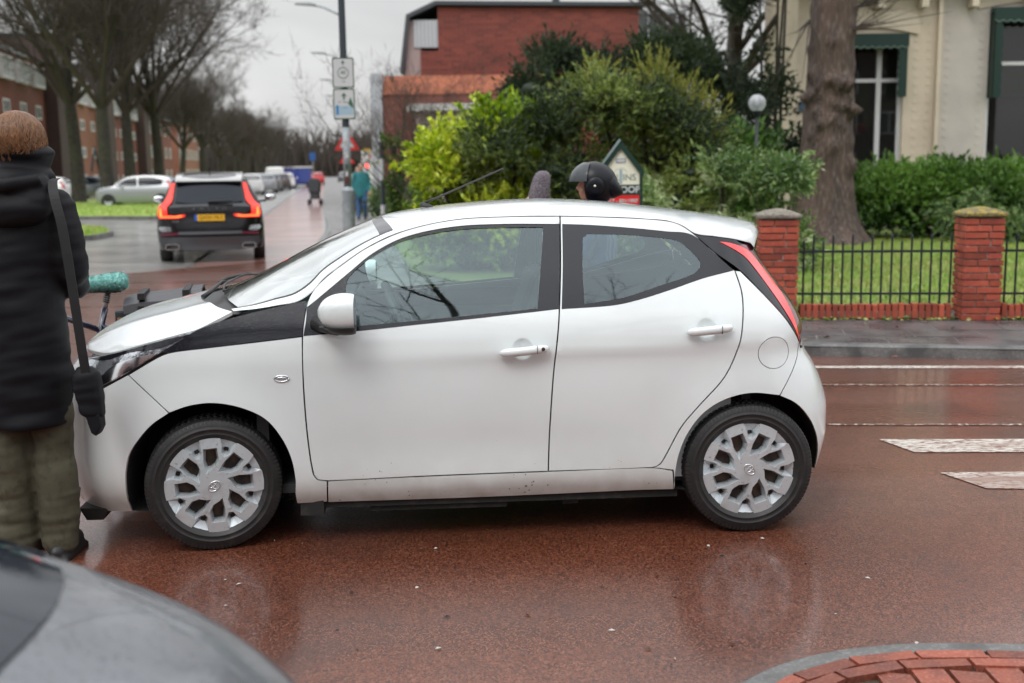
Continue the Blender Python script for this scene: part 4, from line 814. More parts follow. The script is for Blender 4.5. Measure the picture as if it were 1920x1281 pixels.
def bush(name, label, cat, blobs, n, ln, wd, mats, seed, core=M['soil'], group=None, stems=True, part='foliage', base=None, **k):
    c = np.mean([b[:3] for b in blobs], 0); base = base or (float(c[0]), float(c[1]), .1)
    t = thing(name, label, cat, base, 0, group); V, F, mi = leaves(blobs, n, ln, wd, seed, **k); V = V-np.array(base)
    mesh(part, V, F, mats, t, mi=np.minimum(mi, len(mats)-1))
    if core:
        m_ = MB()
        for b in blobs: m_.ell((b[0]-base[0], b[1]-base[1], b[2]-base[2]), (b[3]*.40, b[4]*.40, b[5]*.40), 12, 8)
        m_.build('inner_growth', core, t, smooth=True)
    if stems:
        m_ = MB()
        for i, b in enumerate(blobs[:9]): m_.tube([(rnd.uniform(-.15, .15)+(b[0]-base[0])*.4, (b[1]-base[1])*.4, 0), (b[0]-base[0], b[1]-base[1], b[2]-base[2])], [.05, .02], 6)
        m_.build('stem', M['bark'], t)
    return t
def leafmat(nm, c, r_=.4, spec=.5):
    m = mat(nm, c, r_, spec=spec); n = m.node_tree; P = n.nodes['Principled BSDF']
    P.inputs['Subsurface Weight'].default_value = 0
    tr = n.nodes.new('ShaderNodeBsdfTranslucent'); tr.inputs[0].default_value = (c[0]*1.5, c[1]*1.6, c[2], 1); ad = n.nodes.new('ShaderNodeMixShader'); ad.inputs[0].default_value = .22
    n.links.new(P.outputs[0], ad.inputs[1]); n.links.new(tr.outputs[0], ad.inputs[2]); n.links.new(ad.outputs[0], n.nodes['Material Output'].inputs[0]); return m
M['bark'] = mat('bark', (.040, .034, .025), .9, noise=[(6, (.018, .016, .012), .4, .65), (2.2, (.040, .045, .02), .5, .75)], bump=(14, .6, .02))
M['bark_twig'] = mat('twig_bark', (.050, .039, .030), .9)
M['bark_big'] = mat('old_bark', (.088, .058, .044), .85, noise=[(3.0, (.055, .038, .032), .42, .62), (16, (.19, .15, .125), .5, .75)], bump=(11, 1.0, .05))
G1, G2, G3 = leafmat('laurel_dark', (.035, .085, .02), .3), leafmat('laurel_mid', (.075, .16, .03), .28), leafmat('laurel_light', (.15, .27, .055), .3)
Y1, Y2, Y3 = leafmat('lime_leaf_dark', (.16, .26, .012), .35), leafmat('lime_leaf', (.40, .50, .02), .35), leafmat('lime_leaf_light', (.55, .60, .06), .3)
J1, J2, J3 = leafmat('juniper_dark', (.026, .045, .016), .6), leafmat('juniper_mid', (.095, .140, .036), .6), leafmat('juniper_light', (.23, .28, .07), .6)
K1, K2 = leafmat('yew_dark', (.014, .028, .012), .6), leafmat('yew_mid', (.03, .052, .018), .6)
O1, O2 = leafmat('gold_conifer', (.27, .25, .04), .6), leafmat('gold_conifer_dark', (.17, .19, .035), .6)
RH1, RH2, RH3 = leafmat('rhodo_dark', (.09, .16, .05), .28), leafmat('rhodo_mid', (.24, .33, .12), .25), leafmat('rhodo_pale', (.50, .56, .34), .25)
def blobset(x0, x1, y0, y1, zb, top, n, rx, ry, rz, seed, base=None):
    """lumps filling a silhouette; top(x) gives the height of the outline"""
    r_ = random.Random(seed); out_ = [(x, (y0*2+y1)/3+r_.uniform(-.1, .1), zb+rz*.35, rx*.95, ry, rz*.95+.12) for x in np.arange(x0, x1, rx*.9)]
    for i in range(n):
        x = r_.uniform(x0, x1); y = r_.uniform(y0, y1); tz = top(x); k = r_.uniform(.7, 1.25)
        z = r_.uniform(zb, max(zb+.05, tz-rz*k)); 
        if i < n*.45: z = tz-rz*k*r_.uniform(.95, 1.35)
        elif i > n*.72: z = zb+r_.uniform(0, .5)*(tz-zb)*.6; k *= 1.15
        out_.append((x, y, z, rx*k, ry*k, rz*k))
    return out_
tp = lambda pts: (lambda x: float(np.interp(x, [p[0] for p in pts], [p[1] for p in pts])))
bush('laurel_bush', 'bright yellow-green cherry laurel bush left of the dark juniper', 'shrub', blobset(-1.15,.15,16.6,18.2,.5,tp([(-1.5,1.0),(-1.35,1.8),(-.9,2.35),(-.2,2.62),(.4,2.5)]),26,.34,.45,.36,3), 26000, .13, .055, [Y1, Y2, Y3], 21, core=None)
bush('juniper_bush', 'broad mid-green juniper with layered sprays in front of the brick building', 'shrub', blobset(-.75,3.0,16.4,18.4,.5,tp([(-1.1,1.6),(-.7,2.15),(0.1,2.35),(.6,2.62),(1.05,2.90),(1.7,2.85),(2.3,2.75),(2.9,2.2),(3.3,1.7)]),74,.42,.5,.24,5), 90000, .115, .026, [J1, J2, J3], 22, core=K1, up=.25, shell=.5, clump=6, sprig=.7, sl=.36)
bush('golden_conifer', 'golden-tinged conifer tips rising out of the juniper', 'shrub', [(2.25,17.3,2.60,.25,.3,.48),(2.0,17.3,2.5,.2,.25,.42),(2.55,17.2,2.45,.3,.3,.35),(1.35,17.2,2.75,.24,.25,.34),(2.8,17.1,2.25,.3,.3,.28)], 7500, .11, .022, [O2, O1, J3], 23, core=J1, up=.9, clump=6, sprig=.8, sl=.42)
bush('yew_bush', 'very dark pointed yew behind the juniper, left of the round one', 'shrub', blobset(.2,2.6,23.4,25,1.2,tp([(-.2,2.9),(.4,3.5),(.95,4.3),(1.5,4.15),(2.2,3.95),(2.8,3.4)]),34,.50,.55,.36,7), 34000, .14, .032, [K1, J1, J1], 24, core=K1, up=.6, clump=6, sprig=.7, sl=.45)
bush('yew_bush', 'large rounded nearly black yew below the bare tree', 'shrub', blobset(2.7,5.0,23.4,25.2,1.0,tp([(2.3,3.7),(2.9,4.35),(3.6,4.3),(4.3,3.8),(5.0,3.35),(5.3,2.9)]),38,.5,.6,.42,8), 36000, .14, .034, [K1, K2, K2], 25, core=K1, up=.5, sprig=.7, sl=.4)
bush('laurel_bush', 'mid-green laurel behind the globe lamp', 'shrub', blobset(3.7,5.2,22.4,23.8,.6,tp([(3.6,2.0),(4.3,2.35),(5.4,2.4),(6.2,2.2)]),22,.45,.5,.45,9), 20000, .15, .05, [G1, G2, G3], 26, core=None, up=.8)
bush('rhododendron_bush', 'pale green rhododendron behind the for-sale board', 'shrub', blobset(1.75,4.15,15.6,17.2,.4,tp([(1.7,1.45),(2.1,1.55),(2.7,1.80),(3.5,1.78),(4.8,1.62)]),30,.36,.4,.26,10), 24000, .12, .036, [RH1, RH2, RH3], 27, core=None, up=.1, shell=.4, clump=6, sl=.22)
bush('laurel_hedge', 'glossy dark green laurel hedge below the villa windows', 'hedge', blobset(7.1,13.5,22.6,23.8,.5,tp([(6.9,1.4),(7.6,1.62),(8.5,1.70),(9.4,1.62),(10.6,1.75),(14,1.7)]),64,.5,.5,.40,11), 56000, .13, .05, [G1, G2, G3], 28, core=None, up=.6, shell=.4)
bush('rhododendron_bush', 'drooping rhododendron between the gate pier and the laurel hedge', 'shrub', blobset(8.6,10.6,21.2,22.0,.3,tp([(8.4,.9),(9.4,1.35),(10.8,1.3)]),12,.35,.35,.25,12), 5000, .17, .04, [RH1, RH2, RH1], 29, core=None, droop=1)
bush('ivy_column', 'narrow green ivy-clad stem beside the brown bare shrub', 'ivy', [(-2.72,27,z,.17,.2,.28) for z in (.5,.9,1.3,1.7,2.1)], 2600, .09, .06, [G1, G2, J3], 30, core=K1)
bush('holly_tree', 'tall dark holly beside the villa corner', 'tree', blobset(5.05,6.6,25.0,26.6,1.6,tp([(5.0,4.6),(5.5,7.0),(6.7,7.2)]),34,.42,.5,.45,13), 17000, .12, .055, [K1, K2, J1], 31, core=None, shell=.95, part='crown')
bush('hedge', 'low clipped dark hedge at the pavement near the walking man', 'hedge', blobset(-4.3,-3.4,36,46,.3,tp([(-5,1.2),(-3,1.2)]),16,.5,1.2,.4,14), 7000, .12, .06, [K2, J2, G1], 32, core=K1, group=None)
# bare trees ------------------------------------------------------------
def bare_tree(seed, H=15, trunk_h=4.2, r0=.30, spread=.55, lv=4, n0=6, twig=.9, dens=1.0, tw=1.0, kt=4):
    """trunk and branches as tapering limbs; returns two vertex/face sets"""
    r_ = random.Random(seed); TR_, BR_ = MB(), MB(); TW = []
    def limb(mb, p, d, ln, ra, rb_, k, sides, upw):
        pts = [Vector(p)]; rr = [ra]; d = Vector(d)
        for i in range(k):
            d = (d+Vector((r_.gauss(0, .10), r_.gauss(0, .10), r_.gauss(0, .06)+upw))).normalized(); pts.append(pts[-1]+d*ln/k); rr.append(ra+(rb_-ra)*(i+1)/k)
        mb.tube(pts, rr, sides, cap=False); return pts, d
    def grow(p, d, ln, ra, level):
        sides = 6 if level <= 1 else (4 if level == 2 else 3)
        pts, de = limb(BR_, p, d, ln, ra, ra*.20, 4 if level < 3 else 3, sides, .05 if level < 3 else .02)
        if level >= 3: TW.append((pts, de, ln))
        if level >= lv: return
        nc = int({1: 7, 2: 6, 3: 6, 4: 5}.get(level, 4)*dens+r_.random())
        for c in range(nc):
            t = .22+.78*(c+r_.random()*.7)/nc; t = min(t, .99); i = min(int(t*(len(pts)-1)), len(pts)-2); q = pts[i].lerp(pts[i+1], t*(len(pts)-1)-i)
            dd = (pts[i+1]-pts[i]).normalized(); s = dd.orthogonal().normalized(); s.rotate(Matrix.Rotation(r_.uniform(0, 2*math.pi), 3, dd))
            nd = (dd*.8+s*r_.uniform(.45, .95)+Vector((0, 0, .12))).normalized(); grow(q, nd, ln*r_.uniform(.42, .68)*(1-.25*t)*twig**.3, ra*(.40 if level < 2 else .5)*(1-.35*t), level+1)
    tp_ = [Vector((0, 0, -.1)), Vector((0, 0, .15)), Vector((r_.gauss(0, .05), r_.gauss(0, .05), trunk_h*.5)), Vector((r_.gauss(0, .12), r_.gauss(0, .12), trunk_h))]
    TR_.tube(tp_, [r0*1.5, r0*1.12, r0*.92, r0*.85], 12, cap=False); top_ = tp_[-1]
    # leader
    ld, _ = limb(TR_, top_, (0, 0, 1), (H-trunk_h)*.62, r0*.8, r0*.18, 6, 7, .02)
    for c in range(n0):
        a = 2*math.pi*(c+r_.random()*.5)/n0; z_ = r_.uniform(0, .10); q = top_.lerp(ld[1], z_*3); grow(q-Vector((0, 0, .1)), (math.cos(a)*spread, math.sin(a)*spread, .85), (H-trunk_h)*r_.uniform(.55, .78), r0*.42, 1)
    for i in range(1, 6):
        for c in range(3): a = r_.uniform(0, 6.28); grow(ld[i], (math.cos(a)*.7, math.sin(a)*.7, .8), (H-trunk_h)*(.50-.06*i), r0*.42*(1-.13*i), 2)
    # fine twigs on every outer branch, thin three-sided shoots
    q_ = np.random.default_rng(seed+100); k = kt; A = np.array([[tuple(t[0][0]), tuple(t[0][-1])] for t in TW]); L0 = np.array([t[2] for t in TW]); m_ = len(A)
    s_ = q_.uniform(.15, 1.0, (m_, k)); B0 = A[:, 0][:, None]+(A[:, 1]-A[:, 0])[:, None]*s_[..., None]; D = (A[:, 1]-A[:, 0])/(np.linalg.norm(A[:, 1]-A[:, 0], axis=1)[:, None]+1e-6)
    dd = D[:, None]+q_.normal(0, .55, (m_, k, 3)); dd[..., 2] += .22; dd /= np.linalg.norm(dd, axis=2)[..., None]; ll = np.clip(L0[:, None]*q_.uniform(.4, .9, (m_, k)), .25, 1.0)[..., None]; B0 = B0.reshape(-1, 3); dd = dd.reshape(-1, 3); ll = ll.reshape(-1, 1)
    u = np.cross(dd, q_.normal(size=dd.shape)); u /= np.linalg.norm(u, axis=1)[:, None]; w = np.cross(dd, u); md = B0+dd*ll*.55+u*ll*.06; tp2 = B0+dd*ll; tr3 = [(math.cos(a), math.sin(a)) for a in (0, 2.094, 4.189)]; V = []
    for c0, rr in ((B0, .0085), (md, .0055), (tp2, .0015)):
        for ca_, sa_ in tr3: V.append(c0+(u*ca_+w*sa_)*rr*tw)
    V = np.stack(V, 1).reshape(-1, 3); nt_ = len(B0); b_ = np.arange(nt_)[:, None]*9; F = np.concatenate([b_+np.array([r0*3+i, r0*3+(i+1)%3, r0*3+3+(i+1)%3, r0*3+3+i]) for r0 in (0, 1) for i in range(3)])
    BR_.twV, BR_.twF = V, F
    return TR_, BR_
def crown_mesh(B, m, t, dz=0):
    n = len(B.V); F4 = [f for f in B.F if len(f) == 4]; V = np.concatenate([np.array([tuple(v) for v in B.V]), B.twV]); V[:, 2] += dz
    return mesh('crown', V, np.concatenate([np.array(F4), B.twF+n]), m, t)
def make_tree(seed, label, group=None, mats=None, **k):
    T, B = bare_tree(seed, **k); t = thing('bare_tree', label, 'tree', (0, 0, 0), 0, group); mt = mats or (M['bark'], M['bark_twig'])
    T.build('trunk', mt[0], t, smooth=True, fix=False); crown_mesh(B, mt[1], t); return t
def put_tree(t, x, y, rz=0, sc=1, label=None, first=False, z=0, group=None):
    o = t if first else copy_tree(t); o.location = (x, y, z); o.rotation_euler = (0, 0, rz); o.scale = (sc,)*3
    if label: o['label'] = label
    if group: o['group'] = group
    return o
GA = 'bare street trees along the avenue'
ta = make_tree(3, 'bare street tree with dark forked trunk standing on the verge, nearest the orange windows', GA, H=16.5, trunk_h=4.6, r0=.34, spread=.62, dens=1.0, n0=7, tw=1.05, kt=4)
tb_ = make_tree(9, 'x', GA, H=15.5, trunk_h=4.2, r0=.30, spread=.75, dens=1.0, n0=7, tw=1.05, kt=4)
put_tree(ta, -23.47, 62, .3, 1.12, first=True)
put_tree(tb_, -20.1, 57, 1.2, 1.15, 'bare street tree with pale grey trunk in front of the silver car', first=True)
put_tree(ta, -25.2, 76, 2.1, 1.15, 'bare street tree with leaning trunk behind the silver car roof')
put_tree(tb_, -24.6, 80, 4.0, 1.3, 'bare street tree directly above the left tail lamp of the black car')
far = [(100,-28.6,.9),(118,-31.5,.9),(137,-34.5,.8),(158,-38,.85),(182,-42.5,.9),(210,-46.5,.95),(245,-52,1.0),(290,-59.5,1.05)]
for i, (y, x, sc) in enumerate(far): put_tree(ta if i%2 else tb_, x, y, i*1.7, sc*.95, 'bare street tree farther down the avenue, %s in the receding row' % ['first','second','third','fourth','fifth','sixth','seventh','last'][i])
rows2 = [(-44,70),(-47,92),(-40,112),(-52,120),(-45,140),(-58,150),(-52,175),(-66,190),(-60,215),(-75,240)]
o9 = ['nearest','second','third','fourth','fifth','sixth','seventh','eighth','ninth','farthest']
for i, (x, y) in enumerate(rows2): put_tree(tb_ if i%2 else ta, x, y, i*2.3, .85+.03*i, 'brown bare tree behind the avenue row, %s of the back line' % o9[i], group='bare trees behind the avenue row')
for i, (x, y) in enumerate([(-20.5,190),(-27,240)]): put_tree(tb_, x, y, i*2.+1, .6, ['small bare tree beyond the warning triangles','small bare tree at the far end of the pavement'][i])
tc_ = make_tree(17, 'broad bare tree with mossy limbs rising behind the dark yew', None, H=13, trunk_h=3.6, r0=.26, spread=1.0, n0=7, dens=.9, kt=3)
put_tree(tc_, 5.9, 31, .4, 1.0, first=True)
td_ = make_tree(23, 'thin bare shrubby tree in front of the orange tiled annex', None, H=5.2, trunk_h=.6, r0=.05, spread=.8, n0=6, dens=.62, tw=.45, kt=2)
put_tree(td_, -2.0, 26.5, .4, .95, first=True)
put_tree(td_, -2.9, 30.5, 2.4, 1.05, 'brown twiggy shrub nearest the lamp post, left of the annex wall')
put_tree(td_, -1.2, 28.0, 4.4, .85, 'brown twiggy shrub behind the bright laurel bush')
put_tree(td_, 9.6, 24.4, 4.4, .40, 'small reddish bare shrub showing above the laurel hedge')
# trees behind the photographer, mirrored in the glass
te_ = make_tree(33, 'x', None, H=13, trunk_h=3.6, r0=.28, spread=.95, n0=6, dens=.72, kt=1, tw=.8)
put_tree(te_, -4.6, -9.4, 2.2, 1.2, 'broad bare tree across the street, mirrored in the car windows, left one', first=True, group='bare trees mirrored in the car windows')
put_tree(te_, 3.0, -9.6, 3.0, 1.25, 'broad bare tree across the street, mirrored in the car windows, right one', group='bare trees mirrored in the car windows')
# far wood at the end of the street
r_ = np.random.default_rng(5); wv = []
fw = MB()
for i in range(2600):
    x = r_.uniform(-95, 10); y = r_.uniform(320, 370); h = r_.uniform(4, 15)*(1 if x < -35 else .55); a = r_.uniform(-.3, .3)
    fw.tube([(x, y, 0), (x+a*h*.3, y, h*.6), (x+a*h, y, h)], [.35, .25, .06], 3, cap=False)
tag(fw.build('distant_trees', M['bark_twig'], None, fix=False), 'hazy brown line of distant bare trees closing the street', 'trees', kind='stuff')
# ------------------------------------------------------------------ buildings
def brickmat(nm, a, b, mortar, sx=.22, sy=.065, rough=.8):
    m = bpy.data.materials.new(nm); m.use_nodes = True; n = m.node_tree; P = n.nodes['Principled BSDF']; l = n.links.new
    t = n.nodes.new('ShaderNodeTexCoord'); s1 = n.nodes.new('ShaderNodeSeparateXYZ'); l(t.outputs['Object'], s1.inputs[0]); ad = n.nodes.new('ShaderNodeMath'); ad.operation = 'ADD'; l(s1.outputs[0], ad.inputs[0]); l(s1.outputs[1], ad.inputs[1])
    c = n.nodes.new('ShaderNodeCombineXYZ'); l(ad.outputs[0], c.inputs[0]); l(s1.outputs[2], c.inputs[1])
    br = n.nodes.new('ShaderNodeTexBrick'); br.inputs['Scale'].default_value = 1; br.inputs['Brick Width'].default_value = sx; br.inputs['Row Height'].default_value = sy; br.inputs['Mortar Size'].default_value = .006
    br.inputs['Color1'].default_value = (*a, 1); br.inputs['Color2'].default_value = (*b, 1); br.inputs['Mortar'].default_value = (*mortar, 1); l(c.outputs[0], br.inputs[0])
    nz_ = n.nodes.new('ShaderNodeTexNoise'); nz_.inputs['Scale'].default_value = .6; l(t.outputs['Object'], nz_.inputs[0]); mr = n.nodes.new('ShaderNodeMapRange'); mr.inputs[3].default_value = .7; mr.inputs[4].default_value = 1.25; l(nz_.outputs[0], mr.inputs[0])
    sc_ = n.nodes.new('ShaderNodeVectorMath'); sc_.operation = 'SCALE'; l(br.outputs[0], sc_.inputs[0]); l(mr.outputs[0], sc_.inputs['Scale']); l(sc_.outputs[0], P.inputs['Base Color']); P.inputs['Roughness'].default_value = rough; return m
M['brick_red'] = brickmat('brick_red', (.24, .060, .040), (.17, .042, .030), (.16, .11, .09))
M['brick_orange'] = brickmat('brick_orange', (.31, .105, .058), (.24, .078, .044), (.24, .18, .15))
M['brick_dark'] = brickmat('brick_brown', (.075, .042, .036), (.055, .032, .028), (.07, .05, .045))
M['brick_deep'] = brickmat('brick_deep_red', (.21, .045, .030), (.125, .028, .020), (.17, .09, .075), sx=.44, sy=.13)
M['render_cream'] = mat('cream_painted_brick', (.70, .60, .46), .7, noise=[(1.2, (.60, .51, .39), .45, .7), (.5, (.66, .58, .47), .5, .7)], bump=(9, .25, .01))
M['render_grey'] = mat('greyed_painted_brick', (.58, .53, .47), .7, noise=[(1.2, (.50, .46, .41), .45, .7)], bump=(9, .25, .01))
M['white_wood'] = mat('white_wood', (.66, .66, .66), .45)
M['pane'] = mat('dark_window_pane', (.025, .03, .032), .05, spec=.8, coat=.5)
M['slate'] = mat('slate_roof', (.045, .05, .058), .5)
M['zinc'] = mat('zinc', (.40, .42, .45), .45, metal=.3)
M['galv'] = mat('galvanised_steel', (.24, .27, .29), .5, metal=.35, noise=(7, (.33, .36, .37), .45, .65))
M['dark_steel'] = mat('dark_steel', (.035, .045, .055), .45, metal=.2)
M['green_paint'] = mat('dark_green_paint', (.005, .030, .021), .4)
M['sign_white'] = mat('sign_white', (.50, .51, .52), .4)
M['sign_cream'] = mat('sign_cream', (.74, .74, .60), .5)
M['sign_red'] = mat('sign_red', (.62, .015, .015), .4)
M['tile'] = mat('orange_roof_tile', (.27, .085, .042), .75, spec=.2, noise=[(1.5, (.17, .05, .03), .4, .65), (9, (.34, .13, .07), .5, .7)], bump=(9, .4, .03))
def window(parent, x0, x1, z0, z1, y=0, bars=1, rail=None, fm='white_wood', fw_=.07, name='window', pane='pane', t=.05):
    f = MB(); f.box(x0, x0+fw_, y-t, y+.02, z0, z1); f.box(x1-fw_, x1, y-t, y+.02, z0, z1); f.box(x0+fw_, x1-fw_, y-t, y+.02, z0, z0+fw_); f.box(x0+fw_, x1-fw_, y-t, y+.02, z1-fw_, z1)
    for b in range(bars): c = x0+(x1-x0)*(b+1)/(bars+1); f.box(c-fw_*.45, c+fw_*.45, y-t+.004, y+.018, z0+fw_, z1-fw_)
    if rail: f.box(x0+fw_, x1-fw_, y-t+.008, y+.016, rail-fw_*.4, rail+fw_*.4)
    o = f.build(name, M[fm], parent); p = MB(); p.box(x0+fw_*.5, x1-fw_*.5, y-.010, y+.012, z0+fw_*.5, z1-fw_*.5); p.build('window_pane', M[pane], o); return o
# apartment blocks along the left side of the avenue: local x runs up the street, local -y faces it
ang = math.atan2(.987, -.161)
def flats(k, y0, L_, h, bm_, label, dark_tower=True, storeys=4, white_top=True, x0=-19.7):
    b = thing('apartment_building', label, 'building', (x0-.163*y0, y0, 0), ang, 'brick apartment buildings along the avenue'); w = MB(); w.box(0, L_, 0, 11, 0, h); wo = w.build('wall', M[bm_], b)
    r_ = MB(); r_.box(-.15, L_+.15, -.15, 11.1, h, h+.22); r_.build('roof', M['zinc'], b)
    sh_ = h/storeys; nc = max(2, int(L_/3.6))
    for s in range(storeys):
        for c in range(nc):
            x = (c+.5)*L_/nc
            if s == storeys-1 and white_top:
                window(b, x-1.35, x+1.35, s*sh_+.55, (s+1)*sh_-.35, y=-.012, bars=2, fw_=.16, t=.3)
            else: window(b, x-.75, x+.75, s*sh_+.75, (s+1)*sh_-.65, y=-.012, bars=1, fw_=.13)
        for c in range(2): window(b, 0, 0, 0, 0) if False else None
    # windows in the end wall
    e_ = MB()
    for s in range(storeys):
        for yy in (1.0, 3.6):
            e_.box(-.05, .03, yy, yy+1.3, s*sh_+.8, (s+1)*sh_-.6)
    eo = e_.build('end_window', M['white_wood'], b); e_ = MB()
    for s in range(storeys):
        for yy in (1.0, 3.6):
            for q in (.12, .72): e_.box(-.065, .0, yy+q, yy+q+.46, s*sh_+.93, (s+1)*sh_-.73)
    e_.build('window_pane', M['pane'], eo)
    if dark_tower: t = MB(); t.box(L_, L_+3.6, -.9, 8, 0, h+2.0); t.build('stair_tower', M['brick_dark'], b); t = MB(); t.box(L_-.1, L_+3.7, -1.0, 8.1, h+2.0, h+2.18); t.build('tower_coping', M['slate'], b)
    dp_ = MB(); dp_.tube([(.4, -.12, 0), (.4, -.12, h)], .06, 8); dp_.build('downpipe', M['zinc'], b, smooth=True)
    return b
flats(0, 62, 20.5, 9.4, 'brick_red', 'red brick apartment block nearest the black parka, with white top-floor windows and dark tower')
flats(1, 88, 13, 9.0, 'brick_orange', 'orange brick apartment block behind the left street trees, with a dark stair tower')
flats(2, 107, 15, 8.8, 'brick_red', 'third brick apartment block up the avenue, between two dark towers')
flats(3, 130, 20, 8.2, 'brick_red', 'red brick block with dark window bands behind the tree above the silver car', False, 3, False)
flats(4, 156, 26, 8.5, 'brick_orange', 'small distant brick block right of the street trees', False, 3, False)
# gabled porch house between the blocks
gh = thing('gabled_house', 'small orange gabled house with blue-black roof between the dark trunk and the pale trunk', 'house', (-35.6, 97, 0), ang); gh.scale = (.62, .62, .62); w = MB(); w.prism([(0, 0), (5, 0), (5, 3.2), (2.5, 6.0), (0, 3.2)], 0, 4); w.build('wall', M['brick_orange'], gh)
w = MB(); w.prism([(-.3, 3.0), (2.5, 6.15), (5.3, 3.0), (5.3, 3.25), (2.5, 6.45), (-.3, 3.25)], -.4, 4.2); w.build('roof', M['slate'], gh); window(gh, 1.2, 3.8, .9, 2.4, y=-.01, bars=2, fw_=.13)
# deep red brick hall with white-panelled corner, in the middle distance
hall = thing('brick_hall', 'large plain deep-red brick building with white corner window panel, behind the junipers', 'building', (0, 55, 0)); w = MB()
w.prism([(-4.15, 0), (6.2, 0), (6.2, 9.05), (-3.31, 9.2), (-3.31, 8.62), (-3.31, 7.2), (-4.15, 7.2)], 0, 14); w.build('wall', M['brick_deep'], hall)
w = MB(); w.box(-4.45, -3.32, .004, 10, 7.35, 8.62); wp_ = w.build('window_panel', M['zinc'], hall); w = MB(); 
for i in range(6): w.box(-4.40+i*.18, -4.37+i*.18, -.03, .02, 7.38, 8.6)
w.build('glazing_bars', M['white_wood'], wp_)
w = MB(); w.prism([(-5.15, 6.2), (-4.98, 6.2), (-4.62, 8.72), (-3.35, 9.28), (6.5, 9.10), (6.5, 9.28), (-3.4, 9.47), (-4.78, 8.85)], -.25, 14); w.build('roof_edge', M['slate'], hall)
w = MB(); w.prism([(-4.97, 5.9), (-4.16, 5.9), (-4.16, 7.3), (-4.5, 8.62), (-4.66, 8.6)], .06, 12); w.build('end_cladding', mat('pale_cladding', (.34, .26, .25), .7), hall)
w = MB(); w.box(6.2, 8.5, .3, 14, 0, 9.0); gb = w.build('glazed_bay', M['zinc'], hall); w = MB()
for i in range(5): w.box(6.28+i*.45, 6.64+i*.45, .25, .32, 3, 8.8)
w.build('window_pane', M['pane'], gb); w = MB(); w.box(2.2, 2.55, 2, 2.5, 9.15, 10.2); w.build('chimney', M['slate'], hall)
an_ = thing('brick_annex', 'orange-tiled low brick annex in front of the deep-red hall', 'building', (-.42, 50, -.08)); w = MB(); w.box(-5.05, 2.4, 0, 5, 0, 4.95); w.build('wall', M['brick_red'], an_)
w = MB(); w.prism([(-.10, 4.95), (1.4, 5.85), (1.5, 5.85), (1.5, 4.9)], -5.05, 2.4, 'x'); w.build('tiled_roof', M['tile'], an_); w = MB(); w.box(-5.55, -5.06, -.12, 3, 0, 5.85); w.build('pilaster', M['zinc'], an_)
w = MB(); w.box(-3.5, 1.6, -2.6, -.02, 0, 4.1); ex = w.build('extension', mat('pinkish_wall', (.33, .23, .22), .8, noise=(1.5, (.45, .40, .40), .45, .65)), an_); w = MB(); w.box(-3.75, 1.75, -2.85, -.03, 4.1, 4.38); w.build('fascia', M['white_wood'], ex)
w = MB(); w.box(.2, .9, -2.64, -2.58, 2.6, 3.8); w.box(-.9, -.5, -2.64, -2.58, 2.3, 3.7); w.build('window_pane', M['pane'], ex)
# cream villa on the right
HV = 27.0; vil = thing('villa', 'cream painted brick villa with tall windows and green scalloped awnings', 'house', (6.74, HV, 0)); w = MB()
def wall_with_openings(m, x0, x1, z0, z1, ops, th=.35, y=0):
    xs = sorted({x0, x1, *[o[0] for o in ops], *[o[1] for o in ops]}); zs = sorted({z0, z1, *[o[2] for o in ops], *[o[3] for o in ops]})
    for a, b in zip(xs[:-1], xs[1:]):
        for c, d in zip(zs[:-1], zs[1:]):
            if not any(o[0] <= a and b <= o[1] and o[2] <= c and d <= o[3] for o in ops): m.box(a, b, y, y+th, c, d)
wall_with_openings(w, 0, 3.30, 0, 7.6, [(.95, 2.50, 1.45, 4.55)]); w.box(0, .35, .35, 3.5, 0, 7.6); w.build('wall', M['render_cream'], vil)
w = MB(); wall_with_openings(w, 3.30, 10, 0, 7.6, [(4.45, 6.60, 1.45, 5.10)], y=-.02); w.build('wall', M['render_grey'], vil)
w = MB(); w.box(.95, 10, 4.5, 4.6, 0, 6); w.build('room_wall', mat('room_wall', (.05, .05, .045), .9), vil)
M['room_glass'] = glass('room_glass', (.5, .52, .5), .8, .25, base_refl=.02)
